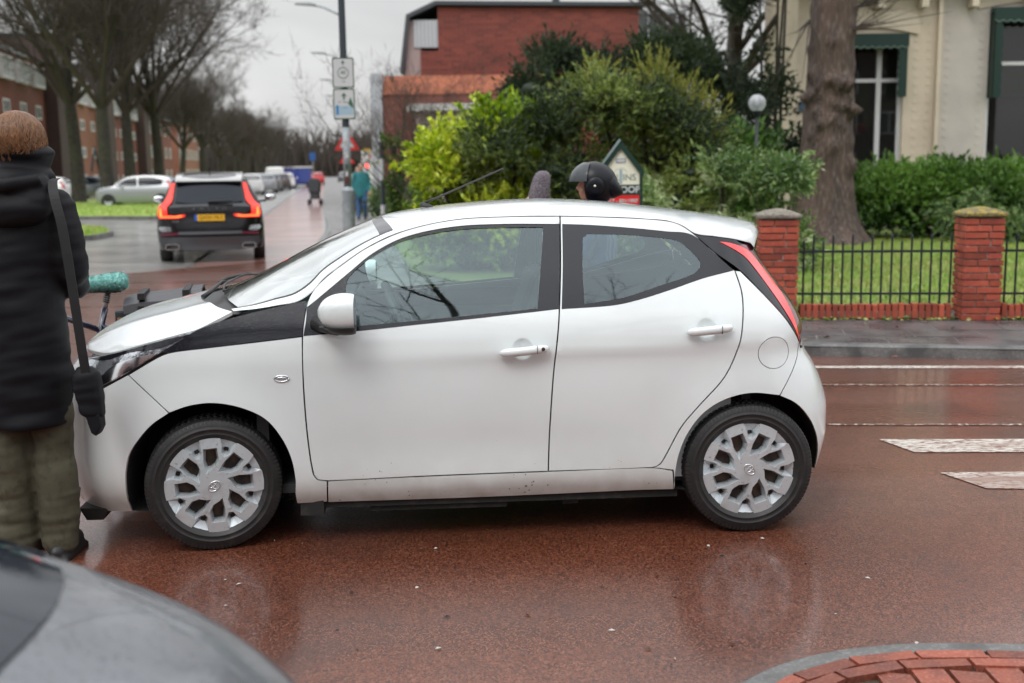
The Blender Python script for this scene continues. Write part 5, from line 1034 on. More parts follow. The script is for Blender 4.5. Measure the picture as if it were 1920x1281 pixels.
def villa_window(x0, x1, z0, z1, mull, rail):
    o = window(vil, x0, x1, z0, z1, y=.16, bars=0, rail=rail, fw_=.10, t=.06, pane='pane'); 
    c = MB(); c.box(mull-.055, mull+.055, .09, .19, z0+.1, z1-.1); c.build('mullion', M['white_wood'], o)
    for ch in list(o.children):
        if ch.name.startswith('window_pane'): ch.data.materials[0] = M['room_glass']
    s = MB(); s.box(x0-.12, x1+.12, -.10, .09, z0-.12, z0-.003); s.build('sill', M['white_wood'], o)
    bl = MB(); bl.box(x0+.1, x1-.1, .24, .26, rail-.75, rail-.04); bl.build('blind', M['sign_cream'], o)
    # blanket arch, awning valance and side drape
    ar = MB(); n = 18; arc = [(x0-.30+(x1-x0+.6)*i/n, z1+.02+.16*math.sin(math.pi*i/n)) for i in range(n+1)]
    ar.prism(arc+[(p[0], p[1]+.42) for p in arc[::-1]], -.06, .02); ar.build('window_arch', M['render_cream'], vil, bevel=.015)
    vl = MB(); n = int((x1-x0)/.17); pts = []
    for i in range(n*6+1):
        t = i/(n*6); pts.append((x0+(x1-x0)*t, z1-.28-.045*abs(math.sin(math.pi*t*n))))
    vl.prism(pts+[(x1, z1+.03), (x0, z1+.03)], -.30, -.285); av = vl.build('awning_valance', M['green_paint'], o)
    tr_ = MB()
    for i in range(len(pts)-1): tr_.tube([(pts[i][0], -.305, pts[i][1]+.03), (pts[i+1][0], -.305, pts[i+1][1]+.03)], .008, 4, False)
    tr_.build('scallop_trim', mat('awning_trim', (.25, .35, .28), .6), av)
    cv = MB(); cv.prism([(-.285, z1-.26), (-.05, z1+.05), (-.04, z1+.05), (-.275, z1-.26)], x0, x1, 'x'); cv.build('awning_top', M['green_paint'], av)
    return av
av1 = villa_window(.95, 2.50, 1.45, 4.55, 1.95, 3.55)
av2 = villa_window(4.45, 6.60, 1.45, 5.10, 6.9, 3.9)
for xr, side_, z1, z0, o in ((2.47, -1, 4.5, 3.15, av1), (4.47, 1, 5.05, 3.1, av2)):
    dr = MB(); n = 14; pts = [(xr, z1)]+[(xr+side_*(.16+.05*abs(math.sin(i*1.6))), z1-(z1-z0)*i/n) for i in range(n+1)]+[(xr, z0)]; dr.prism(pts, -.28, -.262); dr.prism([(xr, z1), (xr, z0), (xr+.01, z0), (xr+.01, z1)], -.28, .08); dr.build('awning_side', M['green_paint'], o)
q = MB()
for xx, yy in ((2.72, -.008), (3.02, -.008), (3.44, -.028), (4.22, -.028), (.0, -.008)):
    q = MB()
    for i in range(30): z = 1.2+i*.20; q.box(xx, xx+.10, yy, yy+.02, z, z+.085)
    q.build('quoining', M['render_cream' if xx < 3.3 else 'render_grey'], vil, bevel=.004)
q = MB(); q.box(3.22, 3.31, -.14, -.021, 0, 5.55); q.build('pilaster', M['render_cream'], vil)
q = MB()
for xx in (.7, 1.75, 2.75, 3.9, 5.2): q = MB(); q.box(xx, xx+.16, -.34, -.021, 5.15, 5.6); q.build('corbel', M['render_cream'], vil, bevel=.012)
q = MB(); q.box(-.2, 10.2, -.42, -.021, 5.6, 5.78); q.build('cornice', M['render_cream'], vil)
q = MB(); q.box(.05, .38, -.06, -.03, 2.86, 3.08); np_ = q.build('house_number_plate', mat('plate_blue', (.05, .10, .16), .4), vil)
q = MB(); q.prism([(-.35, 7.6), (10.2, 7.6), (8.5, 9.8), (1.5, 9.8)], -.4, 4); q.build('roof', M['slate'], vil)
for nm, lab, c, r0, m in (('floor_lamp', 'pale round lamp shade seen through the left villa window', (2.10, 1.2, 2.72), (.13, .13, .2), M['sign_white']), ('red_flowers', 'red flowers behind the left villa window', (1.72, .8, 2.45), (.25, .15, .14), M['sign_red'])):
    o = thing(nm, lab, 'lamp' if 'lamp' in nm else 'flowers', (6.74+c[0], HV+c[1], 1.2)); k = MB(); k.ell((0, 0, c[2]-1.2), r0, fn=lambda d: 1+.18*math.sin(d.x*9)*math.cos(d.z*8)); k.build('shade' if 'lamp' in nm else 'petals', m, o, smooth=True)
    k = MB(); k.tube([(0, 0, 0), (0, 0, c[2]-1.3)], .015, 6); k.lathe([(.001, 0), (.14, 0), (.12, .05), (.02, .07)], 14); k.build('stand', M['dark_steel'], o)
# ------------------------------------------------------------------ old tree with burls in front of the villa
bt = thing('old_tree', 'thick gnarled old tree trunk full of burls between the railings and the villa', 'tree', (6.06, 22, .1)); rgs = []; NR, NA = 90, 64
burl = [(rnd.uniform(0, 6.28), rnd.uniform(.35, 4.5), rnd.uniform(.09, .24), rnd.uniform(.04, .12)) for _ in range(46)]+[(4.7+rnd.uniform(-.9, .9), rnd.uniform(2.2, 3.1), rnd.uniform(.06, .14), rnd.uniform(.05, .11)) for _ in range(26)]+[(3.5, 1.55, .2, .22), (5.6, 1.5, .22, .12), (5.5, 1.0, .16, .10)]
for i in range(NR):
    z = -.1+6.2*(i/(NR-1))**1.15; r0 = .450+.30*math.exp(-z/.38)+.10*math.exp(-z/1.3)+.08*math.exp(-z/1.6)-.012*z; ring_ = []
    for j in range(NA):
        a = 2*math.pi*j/NA; f = 1+.03*math.sin(a*3+1)+.02*math.sin(a*7+z*.7)+.09*math.exp(-z/.5)*math.cos(a*5); r1 = r0*f
        for ba, bz, br_, bh in burl:
            bh = bh*(.95 if 1.3 < bz < 3.2 else .5)
            da = abs((a-ba+math.pi)%(2*math.pi)-math.pi)*r0; d2 = (da*da+(z-bz)**2)/(br_*br_)
            if d2 < 4: r1 += bh*math.exp(-d2*1.6)*(1+.35*math.sin(a*40+z*31))
        r1 += .012*mnoise.noise(Vector((math.cos(a)*4, math.sin(a)*4, z*1.2)))+.010*mnoise.noise(Vector((math.cos(a)*14, math.sin(a)*14, z*3)))
        ring_.append((r1*math.cos(a)+.02*z, r1*math.sin(a), z))
    rgs.append(ring_)
k = MB(); k.rings(rgs); k.build('trunk', M['bark_big'], bt, smooth=True, fix=False)
_n = M['bark_big'].node_tree; _tc = next(x for x in _n.nodes if x.type == 'TEX_COORD'); _mp = _n.nodes.new('ShaderNodeMapping'); _mp.inputs['Scale'].default_value = (1.6, 1.6, .28)
for _l in list(_tc.outputs['Object'].links): _n.links.new(_mp.outputs[0], _l.to_socket)
_n.links.new(_tc.outputs['Object'], _mp.inputs[0])
_, B = bare_tree(41, H=9, trunk_h=.5, r0=.25, spread=1.1, n0=6, dens=.8); crown_mesh(B, M['bark_twig'], bt, 5.4)
k = MB()
for (p, d, l_) in (((-.45, 0, 5.0), (-.9, -.1, .45), 1.0), ((-.4, -.2, 4.2), (-.5, -.5, -.6), 1.4), ((.45, -.2, 4.4), (.8, -.3, .5), 1.3), ((.4, -.3, 4.0), (.7, -.2, .2), 1.0)):
    for q in range(7):
        dd = Vector(d).normalized()+Vector((rnd.gauss(0, .25), rnd.gauss(0, .25), rnd.gauss(0, .25))); k.tube([p, Vector(p)+dd*l_*.5, Vector(p)+dd*l_+Vector((0, 0, rnd.gauss(0, .15)))], [.02, .010, .003], 4, False)
k.build('shoot', M['bark_twig'], bt, fix=False)
# dead leaves and litter under the railings
def litter(name, pts_fn, n, label, mats, size=.05, seed=3, cat='leaves'):
    r_ = random.Random(seed); V = []; F = []; mi = []
    for i in range(n):
        x, y, z = pts_fn(r_); s = size*r_.uniform(.5, 1.3); rot_ = Matrix.Rotation(r_.uniform(0, 6.28), 3, 'Z') @ Matrix.Rotation(r_.gauss(0, .5), 3, 'X'); b = len(V)
        for p in ((-1, 0, 0), (0, -.5, .18), (1, 0, 0), (0, .5, .18)): q = rot_ @ Vector(p)*s; V.append((x+q.x, y+q.y, z+q.z))
        F.append((b, b+1, b+2, b+3)); mi.append(r_.randrange(len(mats)))
    return tag(mesh(name, V, F, mats, mi=mi), label, cat, kind='stuff')
LB = [mat('dead_leaf', (.10, .05, .03), .8), mat('dead_leaf_pale', (.18, .11, .06), .8), mat('dead_leaf_red', (.16, .04, .025), .7)]
def along(r_):
    x = r_.uniform(2.4, 9.5); y = 11.27-(x-2.66)*.104+r_.choice([.12, .16, .2, .26])+r_.gauss(0, .07); return x, y, .115+r_.random()*.05
litter('dead_leaves', along, 2600, 'brown dead leaves gathered along the foot of the railings', LB, .035)
litter('moss_tufts', lambda r_: ((lambda x: (x, 11.13-(x-2.66)*.104+r_.gauss(0, .03), .09+r_.random()*.025))(r_.uniform(2.4, 9.5))), 520, 'small green weeds along the brick edging', [G2, M['blade_a'], M['blade_b']], .03, 8, 'weeds')
litter('fallen_leaves', lambda r_: (r_.uniform(1.5, 9), r_.uniform(8.2, 11), .006 if False else .1), 26, 'few orange leaves lying on the pavement edge', LB[1:], .03, 9)
# ------------------------------------------------------------------ brick piers, railings, brick edging
M['pier_brick'] = mat('pier_brick', (.36, .070, .035), .75, noise=[(5, (.28, .05, .03), .4, .6), (40, (.44, .12, .07), .55, .75)], bump=(60, .4, .004)); vary(M['pier_brick'], .62, 1.25)
M['mortar'] = mat('mortar', (.20, .18, .16), .9, noise=(22, (.42, .41, .40), .55, .65))
M['cap_stone'] = mat('cap_stone', (.20, .18, .15), .9, noise=[(30, (.09, .08, .065), .48, .65), (8, (.28, .25, .2), .5, .7)], bump=(40, .6, .01))
M['cap_moss'] = mat('mossy_cap_stone', (.17, .14, .06), .95, noise=[(14, (.30, .23, .04), .48, .6), (40, (.08, .07, .055), .5, .65)], bump=(40, .8, .012))
def pier(loc, rz, label, moss):
    p = thing('gate_pier', label, 'pier', loc, rz); k = MB(); k.box(-.165, .165, -.165, .165, 0, 1.0); k.build('mortar_core', M['mortar'], p)
    k = MB(); cs = .0665
    for r_ in range(15):
        z0 = .003+r_*cs; o = .185 if r_ in (0, 12, 13, 14) or r_%2 == 0 else .178; z1 = z0+.053
        splits = [(-o, -.06+.12*(r_%2)), (-.06+.12*(r_%2)+.011, o)] if r_%3 else [(-o, -.10), (-.089, .10), (.111, o)] if r_ > 12 else [(-o, .03), (.041, o)]
        for a, b in splits:
            j = rnd.uniform(-.003, .003); k.box(a, b, -o+j, -.10, z0, z1); k.box(a, b, .10, o, z0, z1)
        k.box(-o, -.10, -.099, .0, z0, z1); k.box(-o, -.10, .011, .099, z0, z1); k.box(.10, o, -.099, .0, z0, z1); k.box(.10, o, .011, .099, z0, z1)
    k.build('brickwork', M['pier_brick'], p, bevel=.003)
    k = MB(); k.rings([[(a*s, b*s, z) for a, b in ((-1,-1),(0,-1.0),(1,-1),(1.0,0),(1,1),(0,1),(-1,1),(-1,0))] for s, z in ((.192, 1.0), (.208, 1.012), (.208, 1.040), (.192, 1.050), (.12, 1.078), (.02, 1.10))], True); o = k.build('cap_stone', M['cap_moss'] if moss else M['cap_stone'], p, bevel=.008); return p
FA = math.atan2(-.2, 1.93)
pier((2.66, 11.28, .09), FA, 'red brick gate pier with plain grey cap, beside the car tail lamp', False)
pier((4.59, 11.08, .09), FA, 'red brick gate pier with yellow moss on its cap, right of the railings', True)
rl0 = None
def railing(x0, y0, L_, n, label):
    r_ = thing('iron_railing', label, 'railing', (x0, y0, .09), FA); k = MB(); k.box(0, L_, -.006, .006, .655, .680); k.box(0, L_, -.006, .006, .235, .258); k.build('rail', M['iron'], r_)
    for i in range(n):
        x = .06+(L_-.12)*i/(n-1); tall = i%2 == 1; h = .84 if tall else .775; k = MB(); k.tube([(x, 0, .03), (x, 0, h-.035), (x, 0, h-.03), (x, 0, h)], [.011, .011, .0135, .006], 8); k.build('bar', M['iron'], r_, smooth=False)
    return r_
M['iron'] = mat('black_iron', (.018, .024, .03), .45, metal=.3, noise=(30, (.05, .045, .045), .6, .75))
railing(2.86, 11.25, 1.54, 16, 'black iron railing between the two brick piers')
railing(4.79, 11.05, 3.6, 36, 'black iron railing right of the mossy pier, running out of the picture')
railing(.90, 11.46, 1.56, 16, 'black iron railing hidden behind the car, left of the plain pier')
for x0, x1, lab in ((.55, 2.44, 'brick edging under the railing hidden behind the car'), (2.88, 4.37, 'row of upright red bricks between the two piers'), (4.81, 9.5, 'row of upright red bricks right of the mossy pier')):
    eg = thing('brick_edging', lab, 'edging', (x0, 11.24-(x0-2.66)*.104, .085), FA); k = MB(); x = 0; L_ = (x1-x0)*1.004
    while x < L_-.05: k.box(x, x+.050, -.05+rnd.uniform(-.007, .007), .05, .0, .155+rnd.uniform(-.010, .006)); x += .064
    k.build('bricks', M['pier_brick'], eg, bevel=.004); k = MB(); k.box(0, L_, -.030, .06, 0, .085); k.build('mortar_bed', M['mortar'], eg)
# estate agent's board -----------------------------------------------------
sg = thing('for_sale_sign', 'house-shaped dark green and cream for-sale board behind the helmet', 'sign', (1.285, 13.2, .04), R(-4)); k = MB(); Z = 1.86
k.prism([(-.215, Z-.76), (.215, Z-.76), (.215, Z-.32), (0, Z-.04), (-.215, Z-.32)], -.012, .012); k.build('board', M['sign_cream'], sg)
k = MB(); k.box(-.25, -.2155, -.03, .03, 0, Z-.34); k.box(.2155, .25, -.03, .03, 0, Z-.34); k.build('frame_post', M['green_paint'], sg)
k = MB(); k.prism([(-.27, Z-.36), (-.25, Z-.40), (0, Z-.07), (.25, Z-.40), (.27, Z-.36), (.255, Z-.31), (0, Z+.02), (-.255, Z-.31)], -.045, .045); k.build('roof_frame', M['green_paint'], sg)
k = MB(); k.prism([(-.29, Z-.36), (-.265, Z-.33), (0, Z+.021), (-.02, Z+.04), (-.285, Z-.32)], -.06, .05); k.build('light_roof_edge', mat('pale_green_paint', (.22, .30, .30), .4), sg)
k = MB(); k.box(-.212, .212, -.018, -.0125, Z-.605, Z-.485); rp_ = k.build('green_panel', M['green_paint'], sg); text('te_koop_text', 'TE KOOP', .105, M['sign_white'], rp_, (0, -.020, Z-.545), bold=.003)
k = MB(); k.box(-.212, .212, -.020, -.0125, Z-.755, Z-.607); rp_ = k.build('red_panel', M['sign_red'], sg); text('phone_text', '0517 - 8511997', .062, M['sign_white'], rp_, (0, -.022, Z-.675), bold=.002)
text('agent_text', 'BRUINS', .105, mat('sign_grey_ink', (.16, .20, .20), .5), sg, (0, -.0135, Z-.405), bold=.001)
k = MB(); k.box(-.016, .016, -.016, -.0125, Z-.47, Z-.31); k.tube([(.075*math.cos(a), -.0135, Z-.37+.075*math.sin(a)) for a in np.linspace(R(20), R(160), 12)], .0025, 4); k.build('agent_mark', mat('sign_blue_ink', (.28, .38, .44), .5), sg)
k = MB(); k.box(-.055, .055, -.018, -.0125, Z-.235, Z-.185); k.build('small_plate', mat('plate_bluegrey', (.16, .22, .28), .3), sg); k = MB(); k.box(-.045, .045, -.020, -.0182, Z-.227, Z-.193); k.build('plate_face', M['sign_white'], sg)
# globe lamp
gl_ = thing('globe_lamp', 'round glass globe lamp on a thin black post in the garden', 'lamp', (4.10, 19, .1)); k = MB(); k.tube([(0, 0, 0), (0, 0, 2.36)], .026, 10); k.lathe([(.026, 2.30), (.07, 2.36), (.075, 2.41)], 16); k.build('post', M['iron'], gl_, smooth=True)
M['globe'] = glass('globe_glass', (.88, .9, .92), .6, .45, rough=.08, base_refl=.03); M['globe'].node_tree.nodes['Diffuse BSDF'].inputs[0].default_value = (.55, .58, .62, 1)
k = MB(); k.ell((0, 0, 2.53), (.145, .145, .145), 24, 16); k.build('globe', M['globe'], gl_, smooth=True); k = MB(); k.ell((0, 0, 2.50), (.03, .03, .075), 10, 8); k.build('bulb', M['sign_white'], gl_, smooth=True)
# ------------------------------------------------------------------ lamp posts and road signs
lp = thing('street_lamp', 'tall grey lamp post carrying two cycle route signs and torn stickers', 'street lamp', (-2.56, 18, .09)); k = MB(); k.tube([(0, 0, 0), (0, 0, 1.22)], .098, 16); k.tube([(0, 0, 1.22), (0, 0, 1.28)], [.10, .062], 16); k.build('base_section', M['galv'], lp, auto=40)
k = MB(); k.tube([(0, 0, 1.28), (0, 0, 2.3), (0, 0, 5), (0, 0, 8)], [.060, .056, .052, .042], 14); k.build('pole', M['dark_steel'], lp, smooth=True)
k = MB(); k.tube([(0, 0, 1.28), (0, 0, 2.2)], [.0615, .058], 14); k.build('lower_pole', M['galv'], lp, smooth=True)
k = MB(); k.tube([(0, 0, 7.9), (-.5, -.2, 8.15), (-1.6, -.5, 8.2)], .03, 8); k.build('arm', M['galv'], lp, smooth=True)
for z, w_, h_, cs in ((1.93, .05, .09, (.5, .5, .5)), (1.72, .06, .10, (.55, .55, .57)), (1.56, .05, .07, (.04, .09, .06)), (1.44, .05, .08, (.55, .55, .55)), (1.33, .055, .10, (.1, .02, .02))):
    k = MB(); r_ = .0645; k.add([(r_*math.sin(a), -r_*math.cos(a), zz) for zz in (z, z+h_) for a in np.linspace(-w_/r_/2, w_/r_/2, 6)], [(i, i+1, 6+i+1, 6+i) for i in range(5)]); k.build('sticker', mat('sticker', cs, .5, noise=(40, tuple(c*.5 for c in cs), .5, .6)), lp)
def plate(parent, z, w_, h_, fn, y=-.075):
    k = MB(); P = [(sx*(w_/2-.025)+.025*math.cos(a), z+sz*(h_/2-.025)+.025*math.sin(a)) for sx, sz, a0 in ((1, 1, 0), (-1, 1, 90), (-1, -1, 180), (1, -1, 270)) for a in [R(a0+d) for d in (0, 30, 60, 90)]]
    k.prism(P, y-.004, y+.004); o = k.build('sign_plate', mat('sign_rim_green', (.02, .06, .035), .4), parent); k = MB(); k.prism([((p[0])*.90, z+(p[1]-z)*.92) for p in P], y-.0062, y-.0042); k.build('sign_face', M['sign_white'], o)
    k = MB(); k.box(-.05, .05, y+.004, -.03, z-.02, z+.02); k.build('bracket', M['galv'], o); fn(o, y-.0068); return o
INK = mat('sign_ink', (.03, .10, .06), .5)
def arrow(k, x, z, s, y): k.prism([(x-.012*s, z-.05*s), (x+.012*s, z-.05*s), (x+.012*s, z), (x+.045*s, z-.012*s), (x, z+.045*s), (x-.045*s, z-.012*s), (x-.012*s, z)], y-.001, y)
def f1(o, y):
    k = MB(); arrow(k, 0, 3.185, .8, y); k.tube([(.082*math.cos(a), y, 3.03+.082*math.sin(a)) for a in np.linspace(0, 2*math.pi, 33)], .006, 4, False); k.build('route_symbol', INK, o); text('route_number', '40', .085, INK, o, (0, y, 3.03)); text('small_text', 'Linge', .03, INK, o, (0, y, 2.90))
def f2(o, y):
    k = MB(); arrow(k, 0, 2.68, 1.1, y); k.prism([(.06, 2.56), (.10, 2.66), (.14, 2.55), (.14, 2.48), (.09, 2.53)], y-.001, y); k.build('route_symbol', INK, o); text('place_text', 'LF  Elst', .05, INK, o, (-.02, y, 2.585)); text('small_text', 'route', .032, INK, o, (.01, y, 2.50))
    k = MB(); k.box(-.142, .142, y-.0004, y+.0003, 2.385, 2.53); k.build('pale_blue_band', mat('pale_blue', (.30, .42, .50), .5), o); k = MB(); k.box(-.125, -.09, y-.002, y-.0006, 2.39, 2.54); k.build('blue_bar', mat('blue_bar', (.02, .16, .38), .5), o)
plate(lp, 3.03, .335, .46, f1); plate(lp, 2.555, .335, .47, f2)
for i, (x, y, z0, h) in enumerate([(-5.9, 42, 7.6, 7.2), (-8.27, 59, 7.6, 7.2), (-10.65, 76, 7.6, 7.2), (-12.9, 92, 7.6, 7.2)]):
    o = thing('street_lamp', '%s street lamp arm showing left of the sign post' % ['nearest', 'second', 'third', 'farthest'][i], 'street lamp', (x, y, 0), 0, 'street lamps on the right side of the avenue'); k = MB(); k.tube([(0, 0, 0), (0, 0, 1.2), (0, 0, h)], [.09, .07, .05], 8); k.build('pole', M['galv'], o, smooth=True)
    k = MB(); k.tube([(0, 0, h-.1), (-.35, 0, h+.08), (-.75, 0, h+.26), (-1.05, 0, h+.32)], [.045, .04, .035, .03], 6); k.build('arm', M['galv'], o, smooth=True); k = MB(); k.prism([(-1.75, h+.36), (-1.05, h+.30), (-1.0, h+.36), (-1.2, h+.41), (-1.7, h+.41)], -.12, .12); k.build('lantern', M['galv'], o)
def tri_sign(x, y, w_, zc, label):
    o = thing('warning_sign', label, 'sign', (x, y, 0)); k = MB(); k.tube([(0, .05, 0), (0, .05, zc+.6)], .035, 8); k.build('pole', M['galv'], o); h = w_*.866; T = lambda s: [(-w_/2*s, zc-h/3*s), (w_/2*s, zc-h/3*s), (0, zc+h*2/3*s)]
    k = MB(); k.prism(T(1), -.01, .01); p = k.build('sign_plate', M['sign_red'], o); k = MB(); k.prism(T(.62), -.014, -.0102); k.build('sign_face', M['sign_white'], p); return o
tri_sign(-8.5, 60, 1.32, 3.08, 'large red and white warning triangle behind the grey lamp post')
tri_sign(-12.8, 90, 1.22, 2.58, 'smaller red and white warning triangle farther behind the lamp post')
o = thing('parking_sign', 'small blue sign on a pole beyond the parked cars', 'sign', (-19.8, 115, 0)); k = MB(); k.tube([(0, .05, 0), (0, .05, 3.4)], .05, 8); k.build('pole', M['galv'], o); k = MB(); k.box(-.3, .3, -.02, .02, 2.7, 3.5); k.build('sign_plate', mat('sign_blue', (.03, .10, .30), .4), o)
o = thing('bollard_post', 'thin dark signpost with white band at the right edge of the pavement', 'post', (-3.02, 27, .09)); k = MB(); k.tube([(0, 0, 0), (0, 0, 2.2)], .05, 10); k.build('pole', M['dark_steel'], o); k = MB(); k.tube([(0, 0, .5), (0, 0, .72)], .056, 10); k.tube([(0, 0, 1.3), (0, 0, 1.8)], .055, 10); k.build('white_band', M['sign_white'], o)
# petrol station totem and street clutter at the end of the pavement
ps = thing('petrol_station_totem', 'white petrol station totem with yellow and orange top at the end of the pavement', 'sign', (-13.7, 112, 0)); k = MB(); k.box(-.75, .35, -.2, .2, 0, 3.6); k.build('panel', M['white_wood'], ps); k = MB(); k.box(-.55, .1, -.23, -.2, 3.3, 3.75); k.build('yellow_top', mat('yellow_panel', (.75, .45, .03), .5), ps); k = MB(); k.box(.35, .62, -.2, .2, 0, 4.2); k.build('white_fin', M['white_wood'], ps); k = MB(); k.box(.62, 1.0, -.2, .2, 3.3, 3.9); k.build('orange_top', mat('orange_panel', (.75, .20, .03), .5), ps); text('station_text', 'Shell', .42, M['sign_red'], ps, (-.2, -.21, 2.95), bold=.02)
M['lamp_red_on'] = mat('red_light_on', (.8, .02, .02), .4, emit=((1, .06, .05), 5)); M['lamp_amber_on'] = mat('headlight_on', (.9, .7, .3), .4, emit=((1, .62, .18), 9)); M['lamp_white'] = mat('white_globe', (.75, .75, .75), .4)
o = thing('traffic_light', 'glowing red traffic light above the walking man', 'traffic light', (-10.0, 80, 0)); k = MB(); k.tube([(0, .05, 0), (0, .05, 2.6)], .06, 8); k.box(-.16, .16, 0, .15, 1.6, 3.0); k.build('housing', M['galv'], o); k = MB(); k.lathe([(.001, -.03), (.11, -.03), (.13, .0)], 16, 'y', (0, 0, 1.95)); k.build('red_light', M['lamp_red_on'], o); k = MB(); k.ell((0, 0, 2.45), (.20, .12, .20), 12, 8); k.build('white_disc', M['lamp_white'], o, smooth=True)
o = thing('shop_building', 'low white and red shop buildings far down the pavement on the right', 'building', (-13.5, 128, 0)); k = MB(); k.box(0, 7, 0, 8, 0, 3.2); k.build('wall', M['white_wood'], o); k = MB(); k.prism([(-.3, 3.2), (7.3, 3.2), (6.3, 5.0), (.7, 5.0)], -.3, 8); k.build('roof', M['brick_red'], o)
for j in range(2): window(o, .6+j*3.2, 3.0+j*3.2, .7, 2.5, y=-.01, bars=2)
bh = thing('brick_planter', 'low red brick wall beside the pavement past the walking man', 'wall', (-6.8, 62, .09)); k = MB(); k.box(0, 1.6, 0, 6, 0, .95); k.build('wall', M['brick_red'], bh); k = MB(); k.box(-.05, 1.65, -.05, 6.05, .95, 1.02); k.build('coping', M['cap_stone'], bh)
# buildings behind the photographer, mirrored in the paint and glass
for i, (x, w_, h, m_) in enumerate(((-30, 22, 9, 'brick_red'), (-6, 16, 8, 'render_grey'), (14, 20, 10, 'brick_dark'))):
    b = thing('terraced_building', ['red brick terrace across the street, mirrored in the car, left one', 'grey rendered house across the street, mirrored in the car, middle one', 'dark brick terrace across the street, mirrored in the car, right one'][i], 'building', (x+w_, -24-i, 0), math.pi); k = MB(); k.box(0, w_, 0, 9, 0, h); k.build('wall', M[m_], b); k = MB(); k.prism([(-.3, h), (9.3, h), (4.5, h+3.5)], 0, w_, 'x'); k.build('roof', M['slate'], b)
    for s in range(3):
        for c in range(int(w_/3)): window(b, .7+c*3, 2.2+c*3, .9+s*2.8, 2.4+s*2.8, y=-.012)
# ------------------------------------------------------------------ other cars
M['car_glass'] = mat('car_glass', (.010, .015, .022), .07, spec=.28)
M['tyre_far'] = mat('tyre_far', (.018, .018, .018), .7); M['rim_far'] = mat('rim_far', (.42, .43, .45), .3, metal=.6)
M['plate_y'] = mat('number_plate_yellow', (.75, .42, .02), .45); M['plate_blue'] = mat('number_plate_blue', (.03, .10, .45), .4)
def paint(nm, c, metal=.3): return mat(nm, c, .28, metal=metal, coat=1)
M['p_silver'] = paint('paint_silver', (.30, .31, .33), .4); M['p_black'] = mat('paint_black', (.006, .006, .008), .2, coat=.15, spec=.35); M['p_red'] = paint('paint_red', (.50, .02, .02)); M['p_white'] = paint('paint_white', (.70, .70, .70), 0); M['p_grey'] = paint('paint_grey', (.14, .15, .16)); M['p_blue'] = paint('paint_blue', (.02, .045, .26)); M['p_dark'] = paint('paint_brown_dark', (.06, .045, .04))
